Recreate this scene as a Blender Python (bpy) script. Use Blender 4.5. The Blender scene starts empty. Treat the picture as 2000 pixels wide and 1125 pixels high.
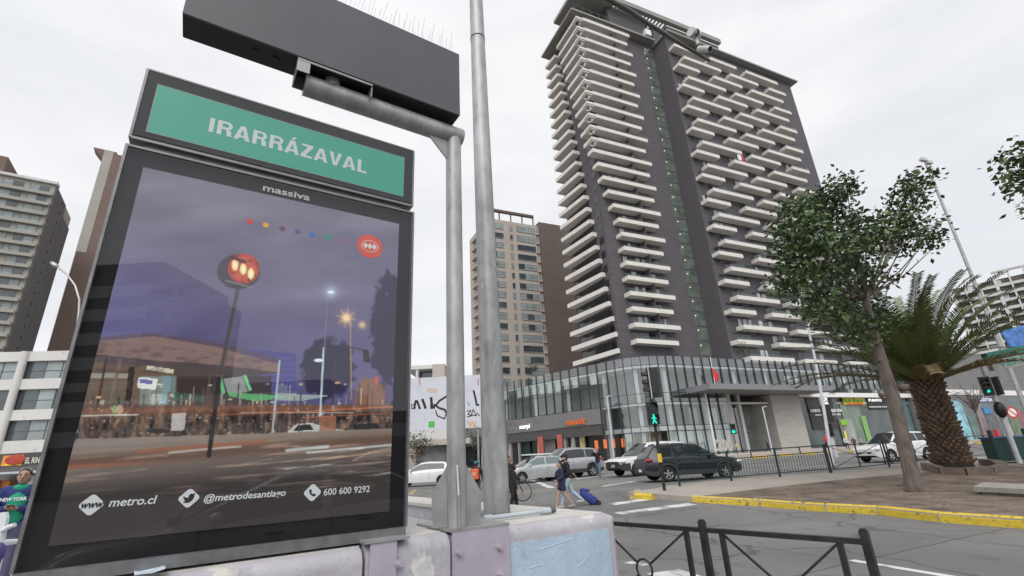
import bpy, bmesh, math, random
import numpy as np
from mathutils import Vector, Matrix
random.seed(7)
R = math.radians
scene = bpy.context.scene
COL = scene.collection

# ---------------------------------------------------------------- camera
F = 930.0; EYE = 1.5                      # focal length in photo pixels, eye height
_up = np.array([864.-1000, -(-2000.-562.5), -F]); _up /= np.linalg.norm(_up)
_fw = np.array([0, 0, -1.]); _fw = _fw-(_fw@_up)*_up; _fw /= np.linalg.norm(_fw)
_rt = np.cross(_fw, _up)
CAMM = np.array([_rt, _fw, _up])          # camera axes -> world
cam = bpy.data.cameras.new('camera'); camo = bpy.data.objects.new('camera', cam); COL.objects.link(camo)
cam.sensor_width = 36; cam.lens = F/2000*36; cam.clip_start = .05; cam.clip_end = 6000
camo.matrix_world = Matrix([list(CAMM[0])+[0], list(CAMM[1])+[0], list(CAMM[2])+[EYE], [0, 0, 0, 1]])
scene.camera = camo

# ---------------------------------------------------------------- sky and sun (overcast)
SUN_EL, SUN_AZ = R(48), R(186)
w = bpy.data.worlds.new('World'); scene.world = w; w.use_nodes = True
nt = w.node_tree; nd = nt.nodes; nd.clear()
def nn_(t, **k):
    n = nd.new(t)
    for a, b in k.items(): setattr(n, a, b)
    return n
sky = nn_('ShaderNodeTexSky', sky_type='NISHITA', sun_disc=False, sun_elevation=SUN_EL, sun_rotation=SUN_AZ)
tc = nn_('ShaderNodeTexCoord'); mp = nn_('ShaderNodeMapping'); mp.inputs['Scale'].default_value = (1, 1, 3.4)
no = nn_('ShaderNodeTexNoise'); no.inputs['Scale'].default_value = 2.1; no.inputs['Detail'].default_value = 5; no.inputs['Roughness'].default_value = .55
cr = nn_('ShaderNodeValToRGB')
cr.color_ramp.elements[0].position = .34; cr.color_ramp.elements[0].color = (.815, .83, .865, 1)
cr.color_ramp.elements[1].position = .62; cr.color_ramp.elements[1].color = (.96, .965, .975, 1)
ml = nn_('ShaderNodeMixRGB', blend_type='MULTIPLY'); ml.inputs[0].default_value = 1; ml.inputs[2].default_value = (8.6, 8.6, 8.6, 1)
mx = nn_('ShaderNodeMixRGB'); mx.inputs[0].default_value = .94
bg = nn_('ShaderNodeBackground'); bg.inputs[1].default_value = .1; wo = nn_('ShaderNodeOutputWorld')
L = nt.links.new
L(tc.outputs['Generated'], mp.inputs[0]); L(mp.outputs[0], no.inputs['Vector']); L(no.outputs[0], cr.inputs[0])
L(cr.outputs[0], ml.inputs[1]); L(sky.outputs[0], mx.inputs[1]); L(ml.outputs[0], mx.inputs[2])
# sky boost added round the sun, high behind the viewer, to light the facades
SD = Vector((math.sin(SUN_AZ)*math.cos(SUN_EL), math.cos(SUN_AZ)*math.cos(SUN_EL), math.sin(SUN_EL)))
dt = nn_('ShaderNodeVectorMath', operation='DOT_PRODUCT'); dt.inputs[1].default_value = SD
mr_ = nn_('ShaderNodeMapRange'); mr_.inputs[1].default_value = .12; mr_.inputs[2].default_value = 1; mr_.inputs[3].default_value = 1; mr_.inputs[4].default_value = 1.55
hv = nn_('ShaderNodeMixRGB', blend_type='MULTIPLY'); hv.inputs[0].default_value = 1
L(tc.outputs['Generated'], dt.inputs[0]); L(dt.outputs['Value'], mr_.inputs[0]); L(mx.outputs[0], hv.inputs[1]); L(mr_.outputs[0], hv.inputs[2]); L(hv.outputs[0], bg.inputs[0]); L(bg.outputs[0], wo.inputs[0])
sl = bpy.data.lights.new('sun', 'SUN'); sl.energy = 1.5; sl.angle = R(45); sl.color = (1, .97, .93)
so = bpy.data.objects.new('sun', sl); COL.objects.link(so)
so.rotation_euler = Vector((math.sin(SUN_AZ)*math.cos(SUN_EL), math.cos(SUN_AZ)*math.cos(SUN_EL), math.sin(SUN_EL))).to_track_quat('Z', 'Y').to_euler()
scene.view_settings.view_transform = 'Standard'; scene.view_settings.look = 'None'
scene.view_settings.exposure = .26; scene.view_settings.gamma = 1
scene.cycles.max_bounces = 6; scene.cycles.diffuse_bounces = 3; scene.cycles.glossy_bounces = 3
scene.cycles.transparent_max_bounces = 12; scene.cycles.use_denoising = True

# ---------------------------------------------------------------- survey helpers: where a photographed point stands in the street
def sstep(t): t = min(1, max(0, t)); return t*t*(3-2*t)
def gz(x, y): return sstep((y-13)/7)*(.25+.008*min(30, max(-20, x)))    # the street rises gently beyond the crossing
EYEP = np.array([0, 0, EYE])
def ray(x, y): return CAMM@np.array([(x-1000)/F, -(y-562.5)/F, -1.])
def Zp(x, y, z=0.): d = ray(x, y); return EYEP+d*((z-EYE)/d[2])
def Yp(x, y, yy): d = ray(x, y); return EYEP+d*(yy/d[1])
def Pl(x, y, p, n): d = ray(x, y); n = np.array(n, float); return EYEP+d*(((np.array(p)-EYEP)@n)/(d@n))
def Gp(x, y, dz=0.):
    z = dz
    for _ in range(30):
        p = Zp(x, y, z); z = .5*z+.5*(gz(p[0], p[1])+dz)
    return np.array([p[0], p[1], z])
def proj(p):
    c = CAMM.T@(np.array(p, float)-EYEP); return 1000+F*c[0]/-c[2], 562.5-F*c[1]/-c[2]
def V(*a): return np.array(a, float)
def nrm(v): v = np.array(v, float); return v/np.linalg.norm(v)
def hd(deg): return V(math.sin(R(deg)), math.cos(R(deg)), 0)     # heading, degrees clockwise from +Y
UP = V(0, 0, 1)

# ---------------------------------------------------------------- objects
ROOT = {}
def setp(o, label=None, cat=None, group=None, kind=None):
    if label: o['label'] = label
    if cat: o['category'] = cat
    if group: o['group'] = group
    if kind: o['kind'] = kind
    return o
def thing(name, loc, label, cat, group=None):
    o = bpy.data.objects.new(name, None); COL.objects.link(o); o.empty_display_size = .1
    o.location = Vector(loc); ROOT[o.name] = np.array(loc, float)
    return setp(o, label, cat, group)
def lin(c):
    r = []
    for k in c:
        k = k/255.
        r.append(k/12.92 if k <= .04045 else ((k+.055)/1.055)**2.4)
    return tuple(r)
class MB:
    def __init__(s): s.v = []; s.f = []; s.mi = []; s.sm = []; s.m = 0; s.smooth = False
    def add(s, vs, fs, smooth=None):
        o = len(s.v); s.v.extend([tuple(map(float, p)) for p in vs])
        for f in fs: s.f.append(tuple(o+i for i in f)); s.mi.append(s.m); s.sm.append(s.smooth if smooth is None else smooth)
        return s
    def poly(s, pts): return s.add(pts, [tuple(range(len(pts)))])
    def obox(s, o, a, b, c):      # corner o and three edge vectors
        o, a, b, c = map(lambda q: np.array(q, float), (o, a, b, c))
        if np.cross(a, b)@c < 0: a, b = b, a
        vs = [o, o+a, o+a+b, o+b, o+c, o+a+c, o+a+b+c, o+b+c]
        return s.add(vs, [(0, 3, 2, 1), (4, 5, 6, 7), (0, 1, 5, 4), (1, 2, 6, 5), (2, 3, 7, 6), (3, 0, 4, 7)], False)
    def box(s, c, sz, ex=(1, 0, 0), ey=(0, 1, 0), ez=(0, 0, 1)):
        ex, ey, ez = [np.array(e, float)*k for e, k in zip((ex, ey, ez), sz)]
        return s.obox(np.array(c, float)-(ex+ey+ez)/2, ex, ey, ez)
    def bar(s, p, q, wd, ht=None, up=(0, 0, 1)):   # square bar between points
        p, q = V(*p), V(*q); d = q-p; u = np.array(up, float)
        if abs(nrm(d)@u) > .98: u = V(1, 0, 0)
        a = nrm(np.cross(d, u)); b = nrm(np.cross(a, d)); ht = ht or wd
        return s.obox(p-a*wd/2-b*ht/2, a*wd, b*ht, d)
    def tube(s, pts, r, n=10, caps=True, smooth=True):
        pts = [np.array(p, float) for p in pts]; k = len(pts)
        rs = list(r) if hasattr(r, '__len__') else [r]*k
        o = []; prev = None
        for i in range(k):
            t = nrm(pts[min(i+1, k-1)]-pts[max(i-1, 0)])
            if prev is None:
                a = np.cross(t, UP if abs(t[2]) < .9 else V(1, 0, 0))
            else: a = prev-(prev@t)*t
            a = nrm(a); b = np.cross(t, a); prev = a
            for j in range(n):
                q = 2*math.pi*j/n; o.append(pts[i]+rs[i]*(math.cos(q)*a+math.sin(q)*b))
        fs = [(i*n+j, i*n+(j+1) % n, (i+1)*n+(j+1) % n, (i+1)*n+j) for i in range(k-1) for j in range(n)]
        s.add(o, fs, smooth)
        if caps: s.add(o[:n], [tuple(range(n))[::-1]], False); s.add(o[-n:], [tuple(range(n))], False)
        return s
    def ball(s, c, r, n=10, m=7, ex=(1, 0, 0), ey=(0, 1, 0), ez=(0, 0, 1)):
        r = r if hasattr(r, '__len__') else (r, r, r); c = np.array(c, float)
        ex, ey, ez = [np.array(e, float)*k for e, k in zip((ex, ey, ez), r)]
        o = [c-ez]
        for i in range(1, m):
            t = math.pi*i/m-math.pi/2
            for j in range(n):
                q = 2*math.pi*j/n; o.append(c+ex*math.cos(t)*math.cos(q)+ey*math.cos(t)*math.sin(q)+ez*math.sin(t))
        o.append(c+ez); l = len(o)-1
        fs = [(0, 1+(j+1) % n, 1+j) for j in range(n)]
        for i in range(m-2):
            for j in range(n): fs.append((1+i*n+j, 1+i*n+(j+1) % n, 1+(i+1)*n+(j+1) % n, 1+(i+1)*n+j))
        fs += [(l, 1+(m-2)*n+j, 1+(m-2)*n+(j+1) % n) for j in range(n)]
        return s.add(o, fs, True)
    def prism(s, pts, ext):      # planar polygon pushed along ext
        pts = [np.array(p, float) for p in pts]; e = np.array(ext, float); k = len(pts)
        nv = sum(np.cross(pts[i]-pts[0], pts[(i+1) % k]-pts[0]) for i in range(1, k-1)) if k > 2 else UP
        if nv@e > 0: pts = pts[::-1]
        vs = pts+[p+e for p in pts]
        fs = [tuple(range(k)), tuple(range(2*k-1, k-1, -1))]+[((i+1) % k, i, k+i, k+(i+1) % k) for i in range(k)]
        return s.add(vs, fs, False)
    def disc(s, c, nv, r, n=20, r0=0):
        nv = nrm(nv); a = nrm(np.cross(nv, UP if abs(nv[2]) < .9 else V(1, 0, 0))); b = np.cross(nv, a); c = np.array(c, float)
        ring = [c+r*(a*math.cos(2*math.pi*j/n)+b*math.sin(2*math.pi*j/n)) for j in range(n)]
        return s.poly(ring)
    def build(s, name, mats, parent=None, label=None, kind=None, group=None, cat=None):
        me = bpy.data.meshes.new(name)
        off = np.zeros(3); p = parent
        while p is not None: off = off+ROOT.get(p.name, np.zeros(3)); p = p.parent
        vv = np.array(s.v, float).reshape(-1, 3)-off
        me.from_pydata(vv.tolist(), [], s.f)
        mats = mats if isinstance(mats, (list, tuple)) else [mats]
        for m in mats: me.materials.append(m)
        if len(mats) > 1: me.polygons.foreach_set('material_index', s.mi)
        me.polygons.foreach_set('use_smooth', s.sm); me.update()
        o = bpy.data.objects.new(name, me); COL.objects.link(o)
        if parent is not None: o.parent = parent
        return setp(o, label, cat, group, kind)
def tree_of(o): return [c for c in bpy.data.objects if c.parent is o]
KIDS = {}
def dup(root, loc, rotz=0, label=None, group=None):
    if root.name not in KIDS: KIDS[root.name] = [(c, tree_of(c)) for c in tree_of(root)]
    r = root.copy(); COL.objects.link(r); r.location = Vector(loc); r.rotation_euler = (0, 0, rotz)
    if label: r['label'] = label
    if group: r['group'] = group
    for c, gs in KIDS[root.name]:
        k = c.copy(); COL.objects.link(k); k.parent = r
        for g in gs:
            h = g.copy(); COL.objects.link(h); h.parent = k
    return r

# ---------------------------------------------------------------- materials
def mat(name, col, rough=.6, metal=0, var=.12, scale=3., stretch=(1, 1, 1), bump=0., bscale=40., spec=.5, coat=0, emit=0, detail=5, tint=None, rvar=0):
    m = bpy.data.materials.new(name); m.use_nodes = True; t = m.node_tree; b = t.nodes['Principled BSDF']; l = t.links.new
    col = tuple(col)
    b.inputs['Base Color'].default_value = col+(1,); b.inputs['Roughness'].default_value = rough; b.inputs['Metallic'].default_value = metal
    b.inputs['Specular IOR Level'].default_value = spec; b.inputs['Coat Weight'].default_value = coat; b.inputs['Coat Roughness'].default_value = .05
    if emit: b.inputs['Emission Color'].default_value = col+(1,); b.inputs['Emission Strength'].default_value = emit
    if var or bump:
        tc = t.nodes.new('ShaderNodeTexCoord'); mp = t.nodes.new('ShaderNodeMapping'); mp.inputs['Scale'].default_value = stretch
        l(tc.outputs['Object'], mp.inputs[0])
    if var:
        n = t.nodes.new('ShaderNodeTexNoise'); n.inputs['Scale'].default_value = scale; n.inputs['Detail'].default_value = detail; n.inputs['Roughness'].default_value = .6
        r = t.nodes.new('ShaderNodeValToRGB'); e = r.color_ramp.elements; tt = tint or (1, 1, 1)
        e[0].position = .3; e[1].position = .7
        e[0].color = tuple(min(1, c*(1-var)) for c in col)+(1,); e[1].color = tuple(min(1, c*(1+var)*k) for c, k in zip(col, tt))+(1,)
        l(mp.outputs[0], n.inputs['Vector']); l(n.outputs[0], r.inputs[0]); l(r.outputs[0], b.inputs['Base Color'])
        if rvar:
            q = t.nodes.new('ShaderNodeMapRange'); q.inputs[1].default_value = .3; q.inputs[2].default_value = .7
            q.inputs[3].default_value = rough-rvar; q.inputs[4].default_value = rough+rvar; l(n.outputs[0], q.inputs[0]); l(q.outputs[0], b.inputs['Roughness'])
    if bump:
        n2 = t.nodes.new('ShaderNodeTexNoise'); n2.inputs['Scale'].default_value = bscale; n2.inputs['Detail'].default_value = 4
        bp = t.nodes.new('ShaderNodeBump'); bp.inputs['Strength'].default_value = bump; bp.inputs['Distance'].default_value = .02
        l(mp.outputs[0], n2.inputs['Vector']); l(n2.outputs[0], bp.inputs['Height']); l(bp.outputs[0], b.inputs['Normal'])
    return m
def glass(name, tint=(.8, .86, .85), ior=1.5, rough=.0, wav=0):
    m = bpy.data.materials.new(name); m.use_nodes = True; t = m.node_tree; t.nodes.clear(); l = t.links.new
    o = t.nodes.new('ShaderNodeOutputMaterial'); x = t.nodes.new('ShaderNodeMixShader'); f = t.nodes.new('ShaderNodeFresnel'); f.inputs[0].default_value = ior
    ge = t.nodes.new('ShaderNodeNewGeometry'); mr = t.nodes.new('ShaderNodeMapRange'); mr.inputs[3].default_value = ior; mr.inputs[4].default_value = 1/ior
    l(ge.outputs['Backfacing'], mr.inputs[0]); l(mr.outputs[0], f.inputs[0])
    a = t.nodes.new('ShaderNodeBsdfTransparent'); a.inputs[0].default_value = tint+(1,)
    g = t.nodes.new('ShaderNodeBsdfGlossy'); g.inputs['Roughness'].default_value = rough; g.inputs[0].default_value = (1, 1, 1, 1)
    if wav:
        tc = t.nodes.new('ShaderNodeTexCoord'); n = t.nodes.new('ShaderNodeTexNoise'); n.inputs['Scale'].default_value = .35; n.inputs['Detail'].default_value = 1
        bp = t.nodes.new('ShaderNodeBump'); bp.inputs['Strength'].default_value = wav; bp.inputs['Distance'].default_value = .1
        l(tc.outputs['Object'], n.inputs['Vector']); l(n.outputs[0], bp.inputs['Height']); l(bp.outputs[0], g.inputs['Normal'])
    l(f.outputs[0], x.inputs[0]); l(a.outputs[0], x.inputs[1]); l(g.outputs[0], x.inputs[2]); l(x.outputs[0], o.inputs[0])
    return m
M = {}
M['white'] = mat('white_paint', (.74, .73, .71), .5, var=.05)
M['black'] = mat('black_plastic', (.012, .012, .013), .45, var=.2)
M['rubber'] = mat('rubber', (.018, .018, .018), .85)
M['darkmetal'] = mat('dark_metal', (.028, .03, .03), .42, .3, var=.25, scale=9, rvar=.1)
M['greenmetal'] = mat('dark_green_metal', (.02, .045, .04), .45, .2, var=.2)
M['alu'] = mat('aluminium', (.36, .355, .35), .38, .75, var=.15, scale=6, rvar=.1)
M['wire'] = mat('steel_wire', (.3, .3, .31), .4, .8, var=0)
M['glassdark'] = mat('dark_glass', (.018, .022, .025), .06, 0, var=0, spec=.8)
M['cloth_black'] = mat('black_cloth', (.016, .016, .018), .9, var=.3)
M['letter_white'] = mat('white_lettering', (.72, .72, .72), .5, var=0)

# ---------------------------------------------------------------- lettering (built-in font turned to mesh)
def text_mesh(s, bold=.012):
    c = bpy.data.curves.new('txt', 'FONT'); c.body = s; c.size = 1; c.offset = bold; c.resolution_u = 3
    o = bpy.data.objects.new('txt', c); COL.objects.link(o)
    me = bpy.data.meshes.new_from_object(o.evaluated_get(bpy.context.evaluated_depsgraph_get()))
    v = np.array([p.co[:] for p in me.vertices]); f = [tuple(p.vertices) for p in me.polygons]
    bpy.data.objects.remove(o); bpy.data.curves.remove(c); bpy.data.meshes.remove(me)
    return v, f
def text_on(mb, s, o, ex, ey, width, height, bold=.012, depth=0, nv=None, shear=0):
    """flat letters with lower-left at o, run along ex to the given width and cap height along ey"""
    v, f = text_mesh(s, bold); x0, x1 = v[:, 0].min(), v[:, 0].max(); y0 = 0 if not any(ch in s for ch in '') else v[:, 1].min()
    kx = width/(x1-x0); ky = height/.73
    ex, ey = np.array(ex), np.array(ey); o = np.array(o)
    P = [o+ex*((p[0]-x0)*kx+shear*p[1]*ky)+ey*(p[1]*ky) for p in v]
    if nv is None or not depth: return mb.add(P, f, False)
    nv = np.array(nv)*depth; k = len(P)
    edges = {}
    for fc in f:
        for i in range(len(fc)):
            e = (fc[i], fc[(i+1) % len(fc)]); edges[e] = 1
    fs = [tuple(k+i for i in fc) for fc in f]+[(a, b, k+b, k+a) for (a, b) in edges if (b, a) not in edges]
    return mb.add(P+[p+nv for p in P], fs, False)
# ================================================================ SETTING: ground
E1 = hd(65.1); NN = V(E1[1], -E1[0], 0); P0 = V(31.75, 80.16, 0)
def T(u, n, z=0): return P0+E1*u+NN*n+UP*z
def road_mat():
    m = mat('road_concrete', (.195, .192, .187), .85, var=.10, scale=.7, bump=.12, bscale=60, detail=9)
    t = m.node_tree; l = t.links.new; b = t.nodes['Principled BSDF']
    base = b.inputs['Base Color'].links[0].from_socket
    tc = t.nodes.new('ShaderNodeTexCoord'); mp = t.nodes.new('ShaderNodeMapping'); mp.inputs['Rotation'].default_value = (0, 0, R(-26)); mp.inputs['Location'].default_value = (1.2, 1.9, 0)
    n = t.nodes.new('ShaderNodeTexNoise'); n.inputs['Scale'].default_value = 1.2; n.inputs['Detail'].default_value = 4
    ad = t.nodes.new('ShaderNodeMixRGB'); ad.blend_type = 'ADD'; ad.inputs[0].default_value = .09
    br = t.nodes.new('ShaderNodeTexBrick'); br.inputs['Scale'].default_value = 1; br.inputs['Brick Width'].default_value = 4.2; br.inputs['Row Height'].default_value = 3.3
    br.inputs['Mortar Size'].default_value = .022; br.inputs['Mortar Smooth'].default_value = .6; br.offset = 0
    br.inputs['Color1'].default_value = (1, 1, 1, 1); br.inputs['Color2'].default_value = (.9, .9, .9, 1); br.inputs['Mortar'].default_value = (.42, .41, .4, 1)
    st = t.nodes.new('ShaderNodeTexNoise'); st.inputs['Scale'].default_value = .22; st.inputs['Detail'].default_value = 7
    sr = t.nodes.new('ShaderNodeValToRGB'); sr.color_ramp.elements[0].position = .38; sr.color_ramp.elements[0].color = (.74, .73, .72, 1); sr.color_ramp.elements[1].position = .6; sr.color_ramp.elements[1].color = (1, 1, 1, 1)
    m1 = t.nodes.new('ShaderNodeMixRGB'); m1.blend_type = 'MULTIPLY'; m1.inputs[0].default_value = 1
    m2 = t.nodes.new('ShaderNodeMixRGB'); m2.blend_type = 'MULTIPLY'; m2.inputs[0].default_value = 1
    l(tc.outputs['Object'], mp.inputs[0]); l(tc.outputs['Object'], n.inputs['Vector']); l(mp.outputs[0], ad.inputs[1]); l(n.outputs['Color'], ad.inputs[2]); l(ad.outputs[0], br.inputs['Vector'])
    l(tc.outputs['Object'], st.inputs['Vector']); l(st.outputs[0], sr.inputs[0])
    # hairline cracks, fine aggregate, oil spots
    vo = t.nodes.new('ShaderNodeTexVoronoi'); vo.feature = 'DISTANCE_TO_EDGE'; vo.inputs['Scale'].default_value = .32
    dn_ = t.nodes.new('ShaderNodeTexNoise'); dn_.inputs['Scale'].default_value = 1.6; dn_.inputs['Detail'].default_value = 6
    av = t.nodes.new('ShaderNodeMixRGB'); av.blend_type = 'ADD'; av.inputs[0].default_value = .55; l(tc.outputs['Object'], av.inputs[1]); l(dn_.outputs['Color'], av.inputs[2]); l(tc.outputs['Object'], dn_.inputs['Vector']); l(av.outputs[0], vo.inputs['Vector'])
    vr = t.nodes.new('ShaderNodeValToRGB'); vr.color_ramp.elements[0].position = .003; vr.color_ramp.elements[0].color = (.55, .54, .53, 1); vr.color_ramp.elements[1].position = .012; vr.color_ramp.elements[1].color = (1, 1, 1, 1); l(vo.outputs['Distance'], vr.inputs[0])
    ag = t.nodes.new('ShaderNodeTexNoise'); ag.inputs['Scale'].default_value = 55; ag.inputs['Detail'].default_value = 3; gr_ = t.nodes.new('ShaderNodeValToRGB'); gr_.color_ramp.elements[0].position = .35; gr_.color_ramp.elements[0].color = (.80, .80, .80, 1); gr_.color_ramp.elements[1].position = .65; gr_.color_ramp.elements[1].color = (1.0, 1.0, 1.0, 1); l(tc.outputs['Object'], ag.inputs['Vector']); l(ag.outputs[0], gr_.inputs[0])
    os_ = t.nodes.new('ShaderNodeTexNoise'); os_.inputs['Scale'].default_value = 1.9; os_.inputs['Detail'].default_value = 5; orr = t.nodes.new('ShaderNodeValToRGB'); orr.color_ramp.elements[0].position = .60; orr.color_ramp.elements[0].color = (1, 1, 1, 1); orr.color_ramp.elements[1].position = .74; orr.color_ramp.elements[1].color = (.66, .65, .64, 1); l(tc.outputs['Object'], os_.inputs['Vector']); l(os_.outputs[0], orr.inputs[0])
    for nx in (vr, gr_, orr):
        mm = t.nodes.new('ShaderNodeMixRGB'); mm.blend_type = 'MULTIPLY'; mm.inputs[0].default_value = 1; l(base, mm.inputs[1]); l(nx.outputs[0], mm.inputs[2]); base = mm.outputs[0]
    l(base, m1.inputs[1]); l(br.outputs[0], m1.inputs[2]); l(m1.outputs[0], m2.inputs[1]); l(sr.outputs[0], m2.inputs[2]); l(m2.outputs[0], b.inputs['Base Color'])
    return m
M['road'] = road_mat()
def grid_axis(a, b, st, far): return sorted(set([-x for x in far]+[round(a+st*i, 3) for i in range(int((b-a)/st)+1)]+list(far)))
gx = grid_axis(-60, 90, 2, [150, 300, 700, 2500]); gy = grid_axis(-30, 110, 1, [150, 300, 700, 2500])
g = MB(); g.v = [(x, y, gz(x, y)) for y in gy for x in gx]
k = len(gx); g.f = [(j*k+i, j*k+i+1, (j+1)*k+i+1, (j+1)*k+i) for j in range(len(gy)-1) for i in range(k-1)]
g.mi = [0]*len(g.f); g.sm = [True]*len(g.f)
g.build('road', M['road'], kind='structure')
def sheet(name, pts, dz, m, kerb=None, cuts=4, kind='structure', wall=None):
    """a sheet that follows the ground dz above it, with an upright kerb face down to the road"""
    bm = bmesh.new(); vs = [bm.verts.new((p[0], p[1], 0)) for p in pts]; f = bm.faces.new(vs)
    if f.calc_area() and f.normal.z < 0: f.normal_flip()
    f.normal_update()
    if f.normal.z < 0: f.normal_flip()
    bmesh.ops.triangulate(bm, faces=bm.faces[:])
    for _ in range(cuts):
        es = [e for e in bm.edges if e.calc_length() > 1.2]
        if not es: break
        bmesh.ops.subdivide_edges(bm, edges=es, cuts=1); bmesh.ops.triangulate(bm, faces=[f for f in bm.faces if len(f.verts) > 3])
    for v in bm.verts: v.co.z = gz(v.co.x, v.co.y)+dz
    bo = [e for e in bm.edges if len(e.link_faces) == 1]
    r = bmesh.ops.extrude_edge_only(bm, edges=bo); 
    for q in r['geom']:
        if isinstance(q, bmesh.types.BMVert): q.co.z -= dz+.05
    bmesh.ops.recalc_face_normals(bm, faces=bm.faces[:])
    me = bpy.data.meshes.new(name); bm.to_mesh(me); bm.free(); me.materials.append(m)
    o = bpy.data.objects.new(name, me); COL.objects.link(o); return setp(o, kind=kind)
g2 = lambda x, y, dz=.15: Gp(x, y, dz)[:2]
M['pave'] = mat('pavement', (.33, .295, .26), .9, var=.12, scale=1.4, bump=.1, bscale=30, detail=8)
M['dirt'] = mat('packed_dirt', (.135, .108, .085), .95, var=.55, scale=1.5, bump=.5, bscale=9, detail=10, tint=(1.05, 1, .95))
near = [(1350, 970), (1480, 977), (1610, 986), (1712, 991), (1830, 1003), (2000, 1014)]
kpt = [g2(*p) for p in near]
kd = nrm(np.array(kpt[-1])-np.array(kpt[-2])); kpt.append(np.array(kpt[-1])+kd*2.2); kpt.append(np.array(kpt[-1])+kd*9+np.array([2.5, 0]))
far = [(1238, 963), (1298, 957), (1328, 950), (1428, 939), (1522, 931), (1622, 924), (1738, 913), (1955, 891)]
fpt = [np.array(g2(*p)) for p in far]
fout = [fpt[0]+[-.1, .5]]+[p+np.array([-.25, .45]) for p in fpt[1:]]
ext = fout[-1]+(fout[-1]-fout[-2])*1.5
plaza = kpt+[kpt[-1]+np.array([20, 4]), ext+np.array([12, 0]), ext]+fout[::-1]
sheet('pavement', [tuple(p) for p in plaza], .15, M['pave'])
# bare earth of the planted island
dpx = [(1372, 969), (1440, 961), (1520, 951), (1600, 942), (1680, 934), (1760, 927), (1830, 921), (1900, 914), (2000, 906)]
dp = [np.array(g2(*p)) for p in dpx]; dp.append(dp[-1]+np.array([9, 2])); dp.append(np.array(kpt[-1])+np.array([8, 2]))
inner = [np.array(p)+np.array([.16, .1]) for p in kpt[::-1]]
sheet('dirt', [tuple(p) for p in dp+inner[:-1]], .162, M['dirt'])
# yellow kerb in separate cast lengths
M['yellow'] = mat('yellow_kerb_paint', (.60, .43, .035), .7, var=.3, scale=7, bump=.4, bscale=18, detail=10)
def wear(m, dark, scale, lo, hi, stretch=None):     # worn patches with a shape of their own
    t = m.node_tree; l = t.links.new; b = t.nodes['Principled BSDF']; i = b.inputs['Base Color']
    src = i.links[0].from_socket if i.links else None
    tc = t.nodes.new('ShaderNodeTexCoord'); n = t.nodes.new('ShaderNodeTexNoise'); n.inputs['Scale'].default_value = scale; n.inputs['Detail'].default_value = 9; n.inputs['Roughness'].default_value = .65
    r = t.nodes.new('ShaderNodeMapRange'); r.inputs[1].default_value = lo; r.inputs[2].default_value = hi
    x = t.nodes.new('ShaderNodeMixRGB'); x.inputs[2].default_value = tuple(dark)+(1,); x.inputs[1].default_value = i.default_value
    v = tc.outputs['Object']
    if stretch:
        mp = t.nodes.new('ShaderNodeMapping'); mp.inputs['Scale'].default_value = stretch; l(v, mp.inputs[0]); v = mp.outputs[0]
    l(v, n.inputs['Vector']); l(n.outputs[0], r.inputs[0]); l(r.outputs[0], x.inputs[0])
    if src: l(src, x.inputs[1])
    l(x.outputs[0], i); return m
wear(M['yellow'], (.10, .085, .06), 7, .53, .66)
def kerb_stone(a, b, label, wd=.18, h=.17, m='yellow'):
    a, b = np.array(a), np.array(b); d = b-a; ln = np.linalg.norm(d); d = d/ln; s = V(-d[1], d[0], 0)
    mb = MB(); rows = []
    for i in range(7):
        q = a+d*(.022+(ln-.044)*i/6); z = gz(*q); j = [random.uniform(-.006, .006) for _ in range(4)]
        c = V(q[0], q[1], z)
        rows.append([c-s*.01+UP*-.03, c-s*.005+UP*(h-.05+j[0]), c+s*(.025+j[1])+UP*(h-.008), c+s*(.08+j[2])+UP*(h+.012), c+s*wd+UP*(h+j[3]*.5), c+s*wd-UP*.03])
    vs = [p for r in rows for p in r]; n = 6
    fs = [(i*n+j, i*n+j+1, (i+1)*n+j+1, (i+1)*n+j) for i in range(6) for j in range(n-1)]+[tuple(range(n))[::-1], tuple(range(6*n, 7*n))]
    mb.add(vs, fs)
    bmn = mb.build('kerb_stone', M[m], None, label, None, 'yellow kerb stones along the planted island', 'kerb stone')
    bm = bmesh.new(); bm.from_mesh(bmn.data); bmesh.ops.recalc_face_normals(bm, faces=bm.faces[:]); bm.to_mesh(bmn.data); bm.free()
kl = ['yellow kerb stone at the pointed tip of the island', 'yellow kerb stone second from the island tip', 'tilted yellow kerb stone with a cracked joint before the bend', 'yellow kerb stone just past the bend below the tree trunk',
      'long yellow kerb stone below the flat slab', 'yellow kerb stone nearest the camera at the right edge']
for i in range(6): kerb_stone(kpt[i], kpt[i+1], kl[i] if i < len(kl) else kl[-1])
q0, q1 = np.array(g2(1236, 964)), np.array(g2(1262, 966)); kerb_stone(q0, q1+(q1-q0)*.4, 'short yellow kerb block at the foot of the crossing by the signal post')
# painted road markings
M['paint'] = mat('road_paint_white', (.55, .55, .54), .8, var=.12, scale=3)
wear(M['paint'], (.24, .235, .23), 2.2, .5, .62)
M['paint_y'] = mat('road_paint_yellow', (.42, .31, .08), .8, var=.1, scale=3); wear(M['paint_y'], (.24, .235, .23), 2.5, .42, .6)
def stripe(p, q, wd, m='paint', name='road_marking'):
    a, b = Gp(*p, .004), Gp(*q, .004); d = b-a; ln = np.linalg.norm(d[:2]); d = nrm(V(d[0], d[1], 0)); s = V(-d[1], d[0], 0)
    mb = MB(); k = max(2, int(ln/1)); r = []
    for i in range(k+1):
        c = a+d*ln*i/k
        for e in (-1, 1): x = c+s*e*wd/2; r.append(V(x[0], x[1], gz(x[0], x[1])+.005))
    mb.add(r, [(2*i, 2*i+2, 2*i+3, 2*i+1) for i in range(k)]); return mb.build(name, M[m], kind='structure')
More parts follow.
